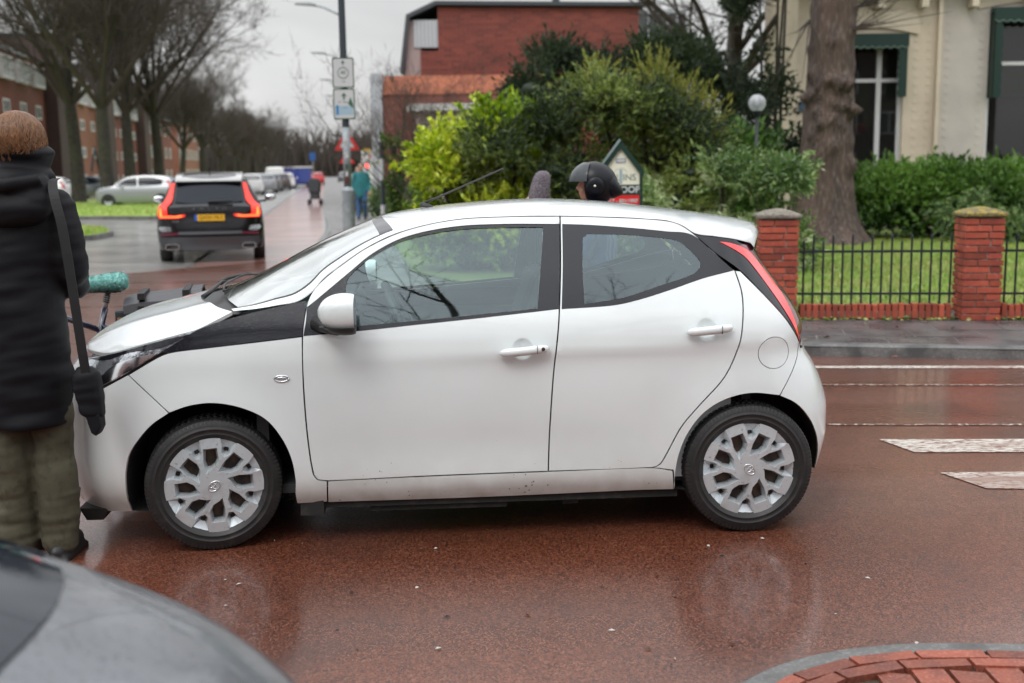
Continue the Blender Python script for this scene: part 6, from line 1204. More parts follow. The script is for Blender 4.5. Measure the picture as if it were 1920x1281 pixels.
def shell_car(name, label, body, roofl, W, wz, wheels, paint_m, wr=.32, glass=(), parts=(), loc=(0, 0, 0), rz=0, group=None, nose=.35, tail=.35, screen=None, rear=None, crown=.03):
    """car facing local -x. body: side outline below the belt plus roof (x,z) as one closed polygon; glass: side windows; screen/rear: (i0,i1) spans of the roof line"""
    t = thing(name, label, 'car' if 'van' not in name else 'van', loc, rz, group); P = smooth_poly(body, corner=40, step=.08); x0, x1 = P[:, 0].min(), P[:, 0].max()
    if area2(P) < 0: P = P[::-1]
    wf = pch([a[0] for a in wz], [a[1] for a in wz])
    def hw(x, z):
        z = np.asarray(z, float); x = np.asarray(x, float); tn = np.clip((x0+nose-x)/nose, 0, 1); tt = np.clip((x-(x1-tail))/tail, 0, 1)
        return W/2*wf(z)*(1-.42*tn**2.6)*(1-.30*tt**3.0)
    v, f = cdt(P, (), .12); n = len(v); y = hw(v[:, 0], v[:, 1]); A = np.stack([v[:, 0], -y, v[:, 1]], 1); B = np.stack([v[:, 0], y, v[:, 1]], 1)
    yb = hw(P[:, 0], P[:, 1]); m = len(P); K = 8; rows = []
    c = P.mean(0); nr = P-np.roll(P, 1, 0)+np.roll(P, -1, 0)-P; nr = np.stack([nr[:, 1], -nr[:, 0]], 1); nr /= np.linalg.norm(nr, axis=1)[:, None]+1e-9
    for k in range(K+1): u = -1+2*k/K; g_ = crown*(1-abs(u)**2.4); rows.append(np.stack([P[:, 0]+nr[:, 0]*g_*2.2, u*yb, P[:, 1]+nr[:, 1]*g_], 1))
    V = np.concatenate([A, B]+rows); F = [f, f[:, ::-1]+n]; b = 2*n; i = np.arange(m); j = (i+1)%m
    for k in range(K): a_, b_ = b+k*m, b+(k+1)*m; F += [np.stack([a_+i, a_+j, b_+j], 1), np.stack([a_+i, b_+j, b_+i], 1)]
    o = mesh('body', V, np.concatenate(F), paint_m, t); bm = bmesh.new(); bm.from_mesh(o.data); bmesh.ops.remove_doubles(bm, verts=bm.verts, dist=.002); bmesh.ops.recalc_face_normals(bm, faces=bm.faces); bm.to_mesh(o.data); bm.free()
    o.data.polygons.foreach_set('use_smooth', [True]*len(o.data.polygons)); 
    try: o.data.set_sharp_from_angle(angle=R(38))
    except Exception: pass
    def sidepatch(nm, poly, m_, sy, off=.012, par=None):
        Q = smooth_poly(poly, 40, .06); Q = Q[::-1] if area2(Q) < 0 else Q; v_, f_ = cdt(Q, (), .1); yy = hw(v_[:, 0], v_[:, 1])+off
        return mesh(nm, np.stack([v_[:, 0], sy*yy, v_[:, 1]], 1), f_ if sy < 0 else f_[:, ::-1], m_, par or t, True)
    for sy in (-1, 1):
        for g_ in glass: sidepatch('side_window', g_, M['car_glass'], sy)
        for nm, poly, m_ in parts: sidepatch(nm, poly, m_, sy, .016)
    for span, nm in ((screen, 'windscreen'), (rear, 'rear_window')):
        if span is None: continue
        (xa, za), (xb, zb) = span; V = []; 
        for s in np.linspace(.04, .96, 6):
            x, z = xa+(xb-xa)*s, za+(zb-za)*s; w_ = float(hw(x, z))
            nx, nz = (zb-za), -(xb-xa); l_ = math.hypot(nx, nz); nx, nz = nx/l_, nz/l_
            if nz < 0: nx, nz = -nx, -nz
            for k in range(9): u = -.90+1.8*k/8; g_ = crown*(1-abs(u)**2.4); V.append((x+nx*(g_*2.2+.025), u*w_, z+nz*(g_+.025)))
        k = MB(); k.add(V, [(a*9+c_, a*9+c_+1, (a+1)*9+c_+1, (a+1)*9+c_) for a in range(5) for c_ in range(8)]); k.build(nm, M['car_glass'], t, smooth=True)
    for x in wheels:
        for sy in (-1, 1):
            y_ = sy*(float(hw(x, .5))-.10); k = MB(); k.lathe([(.0, y_-sy*.10), (wr*.95, y_-sy*.10), (wr, y_-sy*.07), (wr, y_+sy*.08), (wr*.96, y_+sy*.105), (wr*.66, y_+sy*.11), (wr*.64, y_+sy*.09)], 32, 'y', (x, 0, wr)); w_ = k.build('wheel', M['tyre_far'], t, auto=40)
            k = MB(); k.lathe([(.02, y_+sy*.095), (wr*.15, y_+sy*.10), (wr*.30, y_+sy*.085), (wr*.58, y_+sy*.09), (wr*.65, y_+sy*.108)], 24, 'y', (x, 0, wr)); k.build('rim', M['rim_far'], w_, smooth=True)
            k = MB(); k.lathe([(.0, y_+sy*.02), (wr*1.13, y_+sy*.02)], 28, 'y', (x, 0, wr+.02)); 
            d = MB(); rr = wr*1.12; yy = lambda a: sy*(float(hw(x+rr*math.cos(a), max(.2, wr+rr*math.sin(a))))+.006)
            pts = [(x+rr*math.cos(a), yy(a), wr+rr*math.sin(a)) for a in np.linspace(R(-15), R(195), 22)]; d.add([(x, yy(1.5)-sy*.0, wr)]+pts, [(0, i+1, i+2) for i in range(21)]); d.build('wheel_arch', M['well'], t)
    t['hw'] = 0; del t['hw']; return t, hw
WZ = [(.18, .90), (.35, .98), (.55, 1.0), (.80, .99), (.95, .95), (1.05, .89), (1.25, .80), (1.45, .70), (1.60, .62)]
# black estate ahead, seen from behind -------------------------------------
WS = [(.22, .93), (.38, .985), (.60, 1.0), (.88, .985), (1.02, .955), (1.10, .90), (1.25, .815), (1.42, .735), (1.52, .68), (1.62, .60), (1.67, .5)]
bodyS = [(-2.30,.35),(-2.36,.60),(-2.30,.82),(-2.05,.97),(-1.20,1.08),(-.95,1.14),(-.30,1.53),(.10,1.62),(.9,1.635),(1.55,1.59),(1.86,1.52),(2.02,1.30),(2.18,1.08),(2.28,1.03),(2.30,.86),(2.34,.68),(2.36,.50),(2.28,.33),(2.15,.27),(-2.2,.27)]
hd = R(180-9.2-90)   # local -x must point up the street
suv, hwS = shell_car('black_estate_car', 'black tall estate car with glowing L-shaped red tail lamps driving away up the avenue', bodyS, None, 1.90, WS, (-1.42, 1.42), M['p_black'], wr=.355, glass=[[(-.88,1.10),(-.28,1.48),(.3,1.53),(.35,1.10)],[(.42,1.10),(.38,1.53),(1.0,1.53),(1.25,1.45),(1.55,1.20),(1.45,1.12)]], loc=(-5.95, 22.85, -.03), rz=math.atan2(-.976, .216), crown=.03)
def xrear(y, z):
    """rear surface of the estate: x where the shell reaches half width y"""
    lo, hi = 1.0, 2.6; zs = np.array([p[1] for p in bodyS[10:18]]); xs = np.array([p[0] for p in bodyS[10:18]]); o_ = np.argsort(zs); xe = float(np.interp(z, zs[o_], xs[o_])); u = min(1, abs(y)/max(.3, float(hwS(xe, z)))); return xe+.066*(1-u**2.4)
def rearpatch(nm, poly, m_, par, off=.02, th=.02, step=.05):
    """poly in (y,z) laid on the rear surface"""
    Q = smooth_poly(poly, 40, step); Q = Q[::-1] if area2(Q) < 0 else Q; v_, f_ = cdt(Q, (), .06); n = len(v_); m__ = len(Q)
    A = [(xrear(y, z)+off, y, z) for y, z in v_]; Bq = [(xrear(y, z)+off, y, z) for y, z in Q]; Cq = [(xrear(y, z)+off-th-.05, y, z) for y, z in Q]
    F = [tuple(q) for q in f_]+[(n+i, n+(i+1)%m__, n+m__+(i+1)%m__, n+m__+i) for i in range(m__)]; k = MB(); k.add(A+Bq+Cq, F); return k.build(nm, m_, par, fix=True, auto=35)
M['tail_on'] = mat('tail_lamp_on', (.60, .02, .015), .3, emit=((1, .045, .02), .75)); M['tail_hot'] = mat('tail_lamp_bright', (.9, .1, .02), .3, emit=((1, .20, .04), 2.2))
M['grey_plastic'] = mat('grey_bumper', (.07, .075, .085), .5); M['roof_sky_sheen'] = paint('painted_roof_sheen', (.34, .34, .33), .2)  # pale roof colour paints the sky's reflection onto the black car's roof
mirror2 = lambda P: [(-y, z) for y, z in P]
rw = rearpatch('rear_window', [(-.60,1.13),(-.56,1.40),(-.3,1.43),(.3,1.43),(.56,1.40),(.60,1.13),(.3,1.10),(-.3,1.10)], M['car_glass'], suv, .012)
for s in (1, -1):
    f_ = (lambda P: P) if s > 0 else mirror2
    tl = rearpatch('tail_lamp', f_([(.60,1.47),(.665,1.46),(.72,1.28),(.80,1.13),(.885,1.06),(.905,.90),(.88,.845),(.55,.845),(.44,.87),(.42,.90),(.50,.905),(.60,.885),(.74,.90),(.745,1.05),(.66,1.14),(.63,1.30)]), M['tail_on'], suv, .03)
    rearpatch('bright_strip', f_([(.84,1.02),(.87,1.02),(.875,.90),(.86,.865),(.56,.862),(.47,.878),(.50,.890),(.60,.876),(.83,.882)]), M['tail_hot'], tl, .035)
    rearpatch('reflector', f_([(.56,.585),(.86,.575),(.86,.535),(.56,.545)]), M['deep_red'], suv, .03)
    rearpatch('bright_vent', f_([(.70,.69),(.88,.70),(.90,.66),(.84,.60),(.68,.61)]), M['chrome'], suv, .028)
    ex_ = MB(); e0 = s*.675; ex_.tube([(2.30+.16*0, e0-.09, .325), (2.30, e0-.09, .325)], .01, 4); P_ = [(e0+.125*math.copysign(abs(math.cos(a))**.6, math.cos(a)), .33+.058*math.copysign(abs(math.sin(a))**.6, math.sin(a))) for a in np.linspace(0, 2*math.pi, 24, endpoint=False)]
    ex_ = MB(); ex_.rings([[(2.25, y, z) for y, z in P_], [(2.40, y, z) for y, z in P_], [(2.40, e0+(y-e0)*.86, .33+(z-.33)*.72) for y, z in P_], [(2.30, e0+(y-e0)*.8, .33+(z-.33)*.6) for y, z in P_]]); eo = ex_.build('exhaust', M['chrome'], suv, auto=40); k = MB(); k.add([(2.31, e0+(y-e0)*.8, .33+(z-.33)*.6) for y, z in P_], [tuple(range(24))]); k.build('exhaust_inside', M['well'], eo)
rearpatch('lower_bumper', [(-.86,.50),(.86,.50),(.88,.40),(.80,.30),(.55,.27),(-.55,.27),(-.80,.30),(-.88,.40)], M['grey_plastic'], suv, .026)
rearpatch('bumper_band', [(-.56,.60),(.56,.60),(.56,.55),(-.56,.55)], M['grey_plastic'], suv, .03)
rearpatch('plate_recess', [(-.44,.95),(.44,.95),(.40,.76),(-.40,.76)], M['p_black'], suv, .012)
npz = MB(); npz.box(2.425, 2.435, -.262, .262, .79, .905); pl_ = npz.build('number_plate', M['plate_y'], suv); k = MB(); k.box(2.4352, 2.437, -.262, -.215, .79, .905); k.build('plate_band', M['plate_blue'], pl_)
text('plate_text', 'GHW-74-S', .105, M['well'], pl_, (2.437, .025, .848), (R(90), 0, R(90)), sx=.86)
for i, ch in enumerate('VOLVO'): text('badge_letter', ch, .075, M['chrome'], suv, (xrear(0, 1.0)+.035, -.27+i*.135, 1.0), (R(90), 0, R(90)), .004, .002)
text('model_badge', 'XC60', .05, M['chrome'], suv, (xrear(-.5, .79)+.035, -.60, .785), (R(90), 0, R(90)), .003, .001)
k = MB(); k.tube([(xrear(0, 1.14)+.05, -.02, 1.135), (xrear(.2, 1.14)+.05, .42, 1.145)], .016, 6); k.build('rear_wiper', M['black_plastic'], suv)
k = MB(); k.rings([[(x, y*s_, z) for y in np.linspace(-.60, .60, 13)] for x, z, s_ in ((-.25,1.555,1),(.2,1.645,1),(.9,1.655,1),(1.5,1.61,1.0),(1.98,1.53,.98),(2.0,1.48,.98))]); k.F = [f for f in k.F if max(f)-min(f) < 15 and not (max(f)%13 == 12 and min(f)%13 == 0)]; k.M = [0]*len(k.F); k.build('roof_sheen_panel', M['roof_sky_sheen'], suv, smooth=True)
k = MB(); k.box(1.7, 2.02, -.58, .58, 1.455, 1.498); k.build('spoiler_underside', M['p_black'], suv, bevel=.01); k = MB(); k.prism([(1.2, 1.66), (1.34, 1.665), (1.36, 1.75), (1.30, 1.74)], -.012, .012); k.build('roof_fin', M['p_black'], suv)
for s in (-1, 1):
    k = MB(); k.ell((-.72, s*1.12, 1.13), (.08, .115, .075), 16, 10); mo_ = k.build('door_mirror', M['p_black'], suv, smooth=True); k = MB(); k.tube([(-.70, s*1.04, 1.07), (-.70, s*.88, 1.05)], .025, 6); k.build('mirror_arm', M['p_black'], mo_); k = MB(); k.ell((-.655, s*1.12, 1.13), (.02, .10, .062), 14, 8); k.build('mirror_glass', M['chrome'], mo_, smooth=True)
# silver hatchback seen from the side, beyond the verge ---------------------
hatch = [(-1.95,.30),(-2.0,.55),(-1.92,.78),(-1.60,.95),(-1.05,1.02),(-.45,1.38),(.15,1.50),(1.05,1.50),(1.62,1.40),(1.88,1.10),(1.95,.85),(2.0,.55),(1.93,.32),(1.7,.24),(-1.7,.24)]
GLH = [[(-.92,1.02),(-.42,1.34),(.08,1.43),(.12,1.0)],[(.18,1.0),(.16,1.43),(.85,1.42),(1.35,1.30),(1.30,1.06)]]
def hatchback(name, label, pm, loc, rz, group=None, lights=None, sx=1):
    t, hw_ = shell_car(name, label, hatch, None, 1.70, WZ, (-1.28, 1.25), pm, wr=.305, glass=GLH, parts=[('tail_lamp', [(1.50,1.25),(1.62,1.27),(1.80,1.02),(1.86,.84),(1.70,.86),(1.62,1.02)], M['deep_red'] if lights is None else lights), ('headlamp', [(-1.90,.74),(-1.55,.90),(-1.35,.90),(-1.60,.74)], M['lamp_clear'])], loc=loc, rz=rz, group=group, screen=((-1.05,1.02),(-.45,1.38)), rear=((1.62,1.40),(1.88,1.10)))
    k = MB(); k.box(2.02, 2.035, -.26, .26, .62, .73); k.build('number_plate', M['plate_y'], t)
    for s in (-1, 1): k = MB(); k.ell((-.62, s*.96, 1.02), (.07, .10, .07), 12, 8); k.build('door_mirror', pm, t, smooth=True)
    return t
M['tail_off'] = mat('tail_lamp_off', (.45, .015, .02), .2, coat=1)
hatchback('silver_hatchback', 'silver hatchback side-on behind the pale tree trunk on the left', M['p_silver'], (-18.4, 56.5, .02), R(4), lights=M['tail_off'])
g_ = 'cars parked along the left side of the avenue'; hd_ = math.atan2(-.987, .163)
hatchback('parked_car', 'white parked car with red lamps touching the black estate car in view', M['p_white'], (-19.0, 84, 0), hd_+.05, g_, M['tail_off'])
base_ = {}
cs = [('silver', 'silver car with red lamps parked just right of the black estate car', (-19.6, 92)), ('grey', 'grey parked car, second in the line right of the black estate car', (-20.6, 99)), ('dark', 'dark brown parked car, third in the line', (-21.2, 106)), ('white', 'white parked car just left of the blue van', (-21.9, 112))]
for c, lab, (x, y) in cs: hatchback('parked_car', lab, M['p_'+c], (x, y, 0), hd_, g_, M['tail_off'])
hatchback('parked_car', 'dark car parked beyond the blue van on the grass edge', M['p_dark'], (-24.4, 134, 0), hd_, g_, M['tail_off'])
hatchback('moving_car', 'small red car driving far down the avenue', M['p_red'], (-23.6, 140, 0), hd_, None, M['tail_off'])
hatchback('moving_car', 'tiny blue-grey car beside the red car at the end of the road', M['p_grey'], (-24.0, 165, 0), hd_, None, M['tail_off'])
hatchback('oncoming_car', 'dark car with glowing yellow headlights behind the dark tree trunk', M['p_grey'], (-28.4, 75, .0), R(62), None, M['tail_off'])
oc = bpy.data.objects['oncoming_car']; 
for s in (-1, 1): k = MB(); k.ell((-1.93, s*.62, .72), (.06, .17, .13), 12, 8); k.build('headlight', M['lamp_amber_on'], oc, smooth=True)
van_b = [(-2.6,.35),(-2.62,.95),(-2.1,1.25),(-1.55,1.95),(-1.2,2.08),(2.4,2.10),(2.62,2.0),(2.68,.5),(2.5,.32)]
WV = [(.3, .95), (.8, 1.0), (1.3, .98), (1.8, .92), (2.0, .86), (2.1, .80)]
van, hv_ = shell_car('blue_van', 'blue and white van parked in the line beside the avenue', van_b, None, 1.95, WV, (-1.6, 1.7), M['p_blue'], wr=.35, glass=[[(-1.95,1.28),(-1.50,1.88),(-.85,1.88),(-.85,1.25)]], loc=(-22.9, 121, 0), rz=hd_+R(25), screen=((-2.1,1.25),(-1.55,1.95)))
k = MB(); k.box(2.0, 2.72, -.95, .95, 2.02, 2.16); k.box(-1.3, 2.0, -.84, .84, 2.07, 2.15); k.build('white_roof', M['p_white'], van)
van2, hv_ = shell_car('white_van', 'white van parked in front of the blue van', van_b, None, 1.95, WV, (-1.6, 1.7), M['p_white'], wr=.35, glass=[[(-1.95,1.28),(-1.50,1.88),(-.85,1.88),(-.85,1.25)]], loc=(-24.2, 118, 0), rz=hd_, screen=((-2.1,1.25),(-1.55,1.95)))
for x, y, lab in ((-27.4, 66, 'white car roof showing left of the pale tree trunk'), (-22.4, 68, 'pale car parked behind the silver hatchback, its roof showing above it'), (-19.6, 70, 'second pale car roof above the silver hatchback')): hatchback('parked_car', lab, M['p_white'], (x, y, 0), R(5), None, M['tail_off'])
# pushchair on the cycle path
st_ = thing('pushchair', 'black pushchair standing on the cycle path edge', 'pushchair', (-9.42, 55, 0)); k = MB(); k.prism([(-.26, .62), (.24, .60), (.28, 1.05), (.18, 1.28), (-.20, 1.30), (-.30, 1.05)], -.28, .28); k.build('hood', M['seat_cloth'], st_, bevel=.06)
k = MB(); k.prism([(-.20, .30), (.20, .30), (.22, .68), (-.22, .68)], -.22, .22); k.build('seat', M['seat_cloth'], st_, bevel=.04); k = MB()
for s in (-1, 1): k.tube([(s*.24, -.3, .12), (s*.20, 0, .55), (s*.24, .35, 1.05)], .018, 6); k.tube([(s*.26, .32, .12), (s*.2, 0, .5)], .018, 6)
k.tube([(-.24, .35, 1.05), (.24, .35, 1.05)], .02, 6); k.build('frame', M['dark_steel'], st_)
for sx in (-1, 1):
    for y in (-.3, .32): k = MB(); k.lathe([(.03, -.03), (.13, -.03), (.15, 0), (.13, .03), (.03, .03)], 18, 'x', (sx*.27, y, .15)); k.build('wheel', M['tyre_far'], st_)
# ------------------------------------------------------------------ people
def remesh(mb, name, m_, parent, voxel=.012, sm=4, post=None):
    o = mb.build(name, m_, None, fix=False); md = o.modifiers.new('r', 'REMESH'); md.mode = 'VOXEL'; md.voxel_size = voxel; md.use_smooth_shade = True
    m2 = o.modifiers.new('s', 'SMOOTH'); m2.iterations = sm; m2.factor = .5; dg = bpy.context.evaluated_depsgraph_get(); me = bpy.data.meshes.new_from_object(o.evaluated_get(dg)); old = o.data
    S.collection.objects.unlink(o); bpy.data.objects.remove(o); bpy.data.meshes.remove(old); me.materials.clear(); me.materials.append(m_)
    if post:
        n = len(me.vertices); co = np.empty(n*3); me.vertices.foreach_get('co', co); co = co.reshape(-1, 3); no = np.empty(n*3); me.vertex_normals.foreach_get('vector', no); no = no.reshape(-1, 3); co = post(co, no); me.vertices.foreach_set('co', co.ravel()); me.update()
    me.polygons.foreach_set('use_smooth', [True]*len(me.polygons)); o = bpy.data.objects.new(name, me); link(o, parent); return o
def limb_(k, pts, rad, n=14):
    k.tube(pts, rad, n)
    for p, r_ in zip(pts, rad): k.ell(p, (r_, r_, r_), 14, 8)
SK = mat('skin', (.50, .27, .19), .55, noise=(20, (.44, .21, .15), .45, .7))
def head(k, c, h=1.0, yaw=0):
    """head facing local -y before yaw"""
    Rz = Matrix.Rotation(yaw, 3, 'Z'); P = lambda x, y, z: tuple(Vector(c)+Rz @ Vector((x*h, y*h, z*h)))
    def e(p, r_): k.ell(P(*p), (r_[0]*h, r_[1]*h, r_[2]*h), 16, 10)
    e((0, .01, .02), (.076, .094, .098)); e((0, -.035, -.05), (.056, .056, .066)); e((0, -.062, -.085), (.028, .026, .024)); e((0, -.098, -.022), (.014, .022, .020)); e((0, -.093, .0), (.010, .015, .030)); e((0, -.088, -.062), (.024, .012, .009)); e((0, -.075, .034), (.058, .022, .014))
    for s in (-1, 1): e((s*.078, .012, -.005), (.010, .020, .032)); e((s*.033, -.070, -.035), (.026, .022, .026))
    k.tube([P(0, .02, -.06), P(0, .03, -.19)], [.052*h, .062*h], 14)
def hand(k, w, d, s=1, curl=.5, palm=(0, 0, -1)):
    """hand hanging from wrist w along d: palm, four fingers, thumb"""
    w = Vector(w); d = Vector(d).normalized(); u = d.orthogonal().normalized(); v_ = d.cross(u); k.tube([w, w+d*.04, w+d*.09], [.026, .034, .032], 10)
    for i, (o_, l_) in enumerate(((-.028, .068), (-.010, .078), (.010, .073), (.027, .058))):
        p = w+d*.088+u*o_; q = p+d*l_*.5+v_*curl*.018; r_ = q+d*l_*.4+v_*curl*.035; k.tube([p-d*.02, p, q, r_], [.009, .0095, .0085, .007], 8)
    p = w+d*.03-u*.03; k.tube([p, p+d*.03-u*.022, p+d*.06-u*.024+v_*.01], [.013, .011, .008], 8)
def person(name, label, loc, rz, H=1.75, jacket=None, trousers=None, shoe=None, hair=None, arms=None, hips=.10, jz=.78, hat=None, head_yaw=0, pose_leg=0, vox=.016, no_hair=False):
    s = H/1.75; t = thing(name, label, 'person', loc, rz); b = MB(); Z = lambda x, y, z: (x*s, y*s, z*s); hd__ = Z(0, -.01, 1.64)
    A = arms or [((.19, 0, 1.42), (.25, .03, 1.14), (.25, -.05, .90)), ((-.19, 0, 1.42), (-.25, .03, 1.14), (-.25, -.05, .90))]
    head(b, hd__, s, head_yaw); limb_(b, [Z(0, .02, 1.45), Z(0, .02, 1.2), Z(0, .01, 1.0)], [.11*s, .12*s, .12*s])
    for a in A:
        limb_(b, [Z(*a[0]), Z(*a[1]), Z(*a[2])], [.048*s, .038*s, .026*s]); limb_(b, [Z(0, .02, 1.42), Z(*a[0])], [.06*s, .05*s]); d = Vector(Z(*a[2]))-Vector(Z(*a[1])); hand(b, Z(*a[2]), d)
    legs = [((hips*sx, 0, .93), (hips*sx*1.05, -.02-pose_leg*sx*.10, .49), (hips*sx*1.0, .02+pose_leg*sx*.12, .09)) for sx in (-1, 1)]
    for l_ in legs: limb_(b, [Z(*l_[0]), Z(*l_[1]), Z(*l_[2])], [.08*s, .055*s, .04*s])
    remesh(b, 'body', SK, t, vox*.6, 2)
    j = MB(); limb_(j, [Z(0, .02, 1.43), Z(0, .02, 1.22), Z(0, .01, 1.0), Z(0, .01, jz)], [.125*s, .155*s, .150*s, .165*s], 18); limb_(j, [Z(-.16, .02, 1.42), Z(.16, .02, 1.42)], [.075*s, .075*s]); limb_(j, [Z(0, .03, 1.50), Z(0, .03, 1.40)], [.075*s, .10*s])
    for sx in (-1, 1): limb_(j, [Z(sx*.10, .01, 1.34), Z(sx*.10, .01, jz+.05)], [.10*s, .115*s])
    for a in A: p2 = Vector(Z(*a[1])).lerp(Vector(Z(*a[2])), .93); limb_(j, [Z(*a[0]), Z(*a[1]), tuple(p2)], [.078*s, .062*s, .048*s])
    remesh(j, 'jacket', jacket, t, vox, 3)
    p = MB()
    for l_ in legs: limb_(p, [Z(*l_[0]), Z(*l_[1]), Z(*l_[2])], [.105*s, .082*s, .068*s])
    limb_(p, [Z(0, .01, 1.0), Z(0, .01, .88)], [.13*s, .14*s]); remesh(p, 'trousers', trousers, t, vox, 2)
    for l_ in legs: q = MB(); x, y, z = Z(*l_[2]); q.ell((x, y-.06, .045), (.048, .135, .05), 14, 8, lambda d: 1 if d.z > -.5 else .9); q.build('shoe', shoe, t, smooth=True)
    if not no_hair:
        q = MB(); Rz = Matrix.Rotation(head_yaw, 3, 'Z'); c = Vector(hd__)+Rz @ Vector((0, .022*s, .035*s)); q.ell(c, (.086*s, .098*s, .092*s), 24, 16, lambda d: 1+.04*math.sin(d.x*30)*math.sin(d.y*20)); q.build('hair', hair, t, smooth=True)
    return t
cloth = lambda nm, c, c2=None: mat(nm, c, .85, noise=(9, c2 or tuple(x*.7 for x in c), .4, .7), bump=(9, .5, .02, 'wave'), sheen=.2)
M['teal'] = cloth('teal_jacket', (.012, .17, .19)); M['jeans'] = cloth('blue_jeans', (.035, .10, .24)); M['brown_shoe'] = mat('brown_shoe', (.06, .035, .02), .6); M['navy'] = cloth('navy_jacket', (.018, .04, .10)); M['grey_hair'] = mat('grey_hair', (.22, .17, .14), .7, bump=(60, .5, .01)); M['burgundy'] = cloth('burgundy_jacket', (.07, .010, .016)); M['black_trouser'] = cloth('black_trousers', (.02, .02, .024)); M['dark_hair'] = mat('dark_hair', (.04, .025, .018), .6, bump=(60, .5, .01))
person('person', 'person in teal jacket and blue jeans walking towards us on the pavement', (-4.70, 36, .09), R(5), 1.74, M['teal'], M['jeans'], M['brown_shoe'], M['grey_hair'], pose_leg=.6)
person('person', 'person in pale coat partly hidden behind the one in teal', (-5.6, 42, .09), 0, 1.66, cloth('pale_coat', (.45, .45, .46)), M['black_trouser'], M['brown_shoe'], M['grey_hair'])
person('person', 'person in burgundy coat and blue jeans hidden behind the black parka, holding the bicycle', (-2.80, 6.35, 0), R(-75), 1.55, M['burgundy'], M['jeans'], M['brown_shoe'], M['dark_hair'], vox=.02)
rider = person('person', 'person in black open-face helmet and navy jacket behind the car, facing left', (.555, 7.55, 0), R(-90), 1.60, M['navy'], M['black_trouser'], M['brown_shoe'], M['dark_hair'], vox=.016, arms=[((.19, 0, 1.42), (.24, -.10, 1.16), (.16, -.36, 1.08)), ((-.19, 0, 1.42), (-.24, -.10, 1.16), (-.16, -.36, 1.08))])
# helmet: built in the wearer's frame (facing -y), worn on the head
M['helmet'] = mat('helmet_black', (.006, .007, .010), .32, spec=.25); M['visor'] = mat('visor_smoke', (.04, .045, .05), .14, spec=.4)
hz = 1.64*1.60/1.75
k = MB(); NU, NV = 48, 30; V = []; F = []
for i in range(NV+1):
    t = math.pi*.90*i/NV
    for j in range(NU):
        a = 2*math.pi*j/NU; d = Vector((math.sin(t)*math.sin(a), -math.sin(t)*math.cos(a), math.cos(t))); back = max(0, d.y)
        rx, ry, rz_ = .128, .142, .142; V.append((d.x*rx*(1-.15*max(0, -d.z)), d.y*ry*(1+.10*back), hz+.012+d.z*rz_*(1.08 if d.z < 0 else 1)))
for i in range(NV):
    for j in range(NU):
        a = 2*math.pi*(j+.5)/NU; t = math.pi*.90*(i+.5)/NV; fr_ = math.cos(a)
        if fr_ > .52 and t > 1.38: continue
        F.append((i*NU+j, (i+1)*NU+j, (i+1)*NU+(j+1)%NU, i*NU+(j+1)%NU))
k.add(V, F); hm = k.build('helmet', M['helmet'], rider, smooth=True, fix=False); sm_ = hm.modifiers.new('solid', 'SOLIDIFY'); sm_.thickness = .012; sm_.offset = -1
k = MB(); V = []; n1, n2 = 12, 24      # raised smoke visor on the brow
for i in range(n1+1):
    t = R(22)+R(62)*i/n1
    for j in range(n2+1):
        a = R(-72)+R(144)*j/n2; V.append((math.sin(t)*math.sin(a)*.139, -math.sin(t)*math.cos(a)*.163-.004, hz+.010+math.cos(t)*.150))
k.add(V, [(i*(n2+1)+j, i*(n2+1)+j+1, (i+1)*(n2+1)+j+1, (i+1)*(n2+1)+j) for i in range(n1) for j in range(n2)]); k.build('visor', M['visor'], hm, smooth=True)
for s in (-1, 1):
    k = MB(); k.ell((s*.124, .0, hz-.005), (.018, .058, .058), 20, 12); pod = k.build('visor_pivot', M['helmet'], hm, smooth=True); k = MB(); k.ell((s*.142, -.002, hz-.004), (.005, .008, .008), 12, 8); k.build('rivet', M['sign_cream'], pod, smooth=True)
k = MB(); k.rings([[(.115*w_*math.cos(a), y, z+h_*math.sin(a)) for a in np.linspace(0, 2*math.pi, 20, endpoint=False)] for y, z, w_, h_ in ((.06, hz+.015, .9, .09), (.13, hz-.01, .80, .082), (.162, hz-.030, .60, .050), (.190, hz-.046, .35, .022))], True); k.build('rear_spoiler', M['helmet'], hm, smooth=True)
k = MB(); k.ell((-.085, .112, hz+.055), (.022, .012, .014)); k.ell((-.05, .135, hz+.045), (.014, .010, .012)); k.build('red_vent', M['sign_red'], hm, smooth=True); k = MB(); k.ell((-.105, .085, hz+.03), (.012, .014, .008)); k.ell((-.100, .105, hz+.028), (.010, .010, .007)); k.build('silver_vent', M['chrome'], hm, smooth=True)
# person with tall grey speckled hat
p2_ = person('person', 'person mostly hidden behind the car roof wearing a tall grey speckled hat', (.20, 8.1, 0), R(-90), 1.46, M['navy'], M['black_trouser'], M['brown_shoe'], M['dark_hair'], vox=.02)
hatm = mat('speckled_wool', (.10, .085, .10), .9, noise=[(160, (.30, .27, .29), .55, .62), (60, (.05, .045, .05), .55, .7)], bump=(160, .8, .006)); hz2 = 1.64*1.46/1.75
k = MB(); k.rings([[(.066*w_*math.cos(a), .062*w_*math.sin(a)+sh_, hz2+z) for a in np.linspace(0, 2*math.pi, 24, endpoint=False)] for z, w_, sh_ in ((-.0, 1.28, -.0), (.05, 1.22, .004), (.10, 1.14, .012), (.15, 1.06, .022), (.19, .95, .030), (.215, .72, .034), (.228, .35, .036))], True); k.build('hat', hatm, p2_, smooth=True)
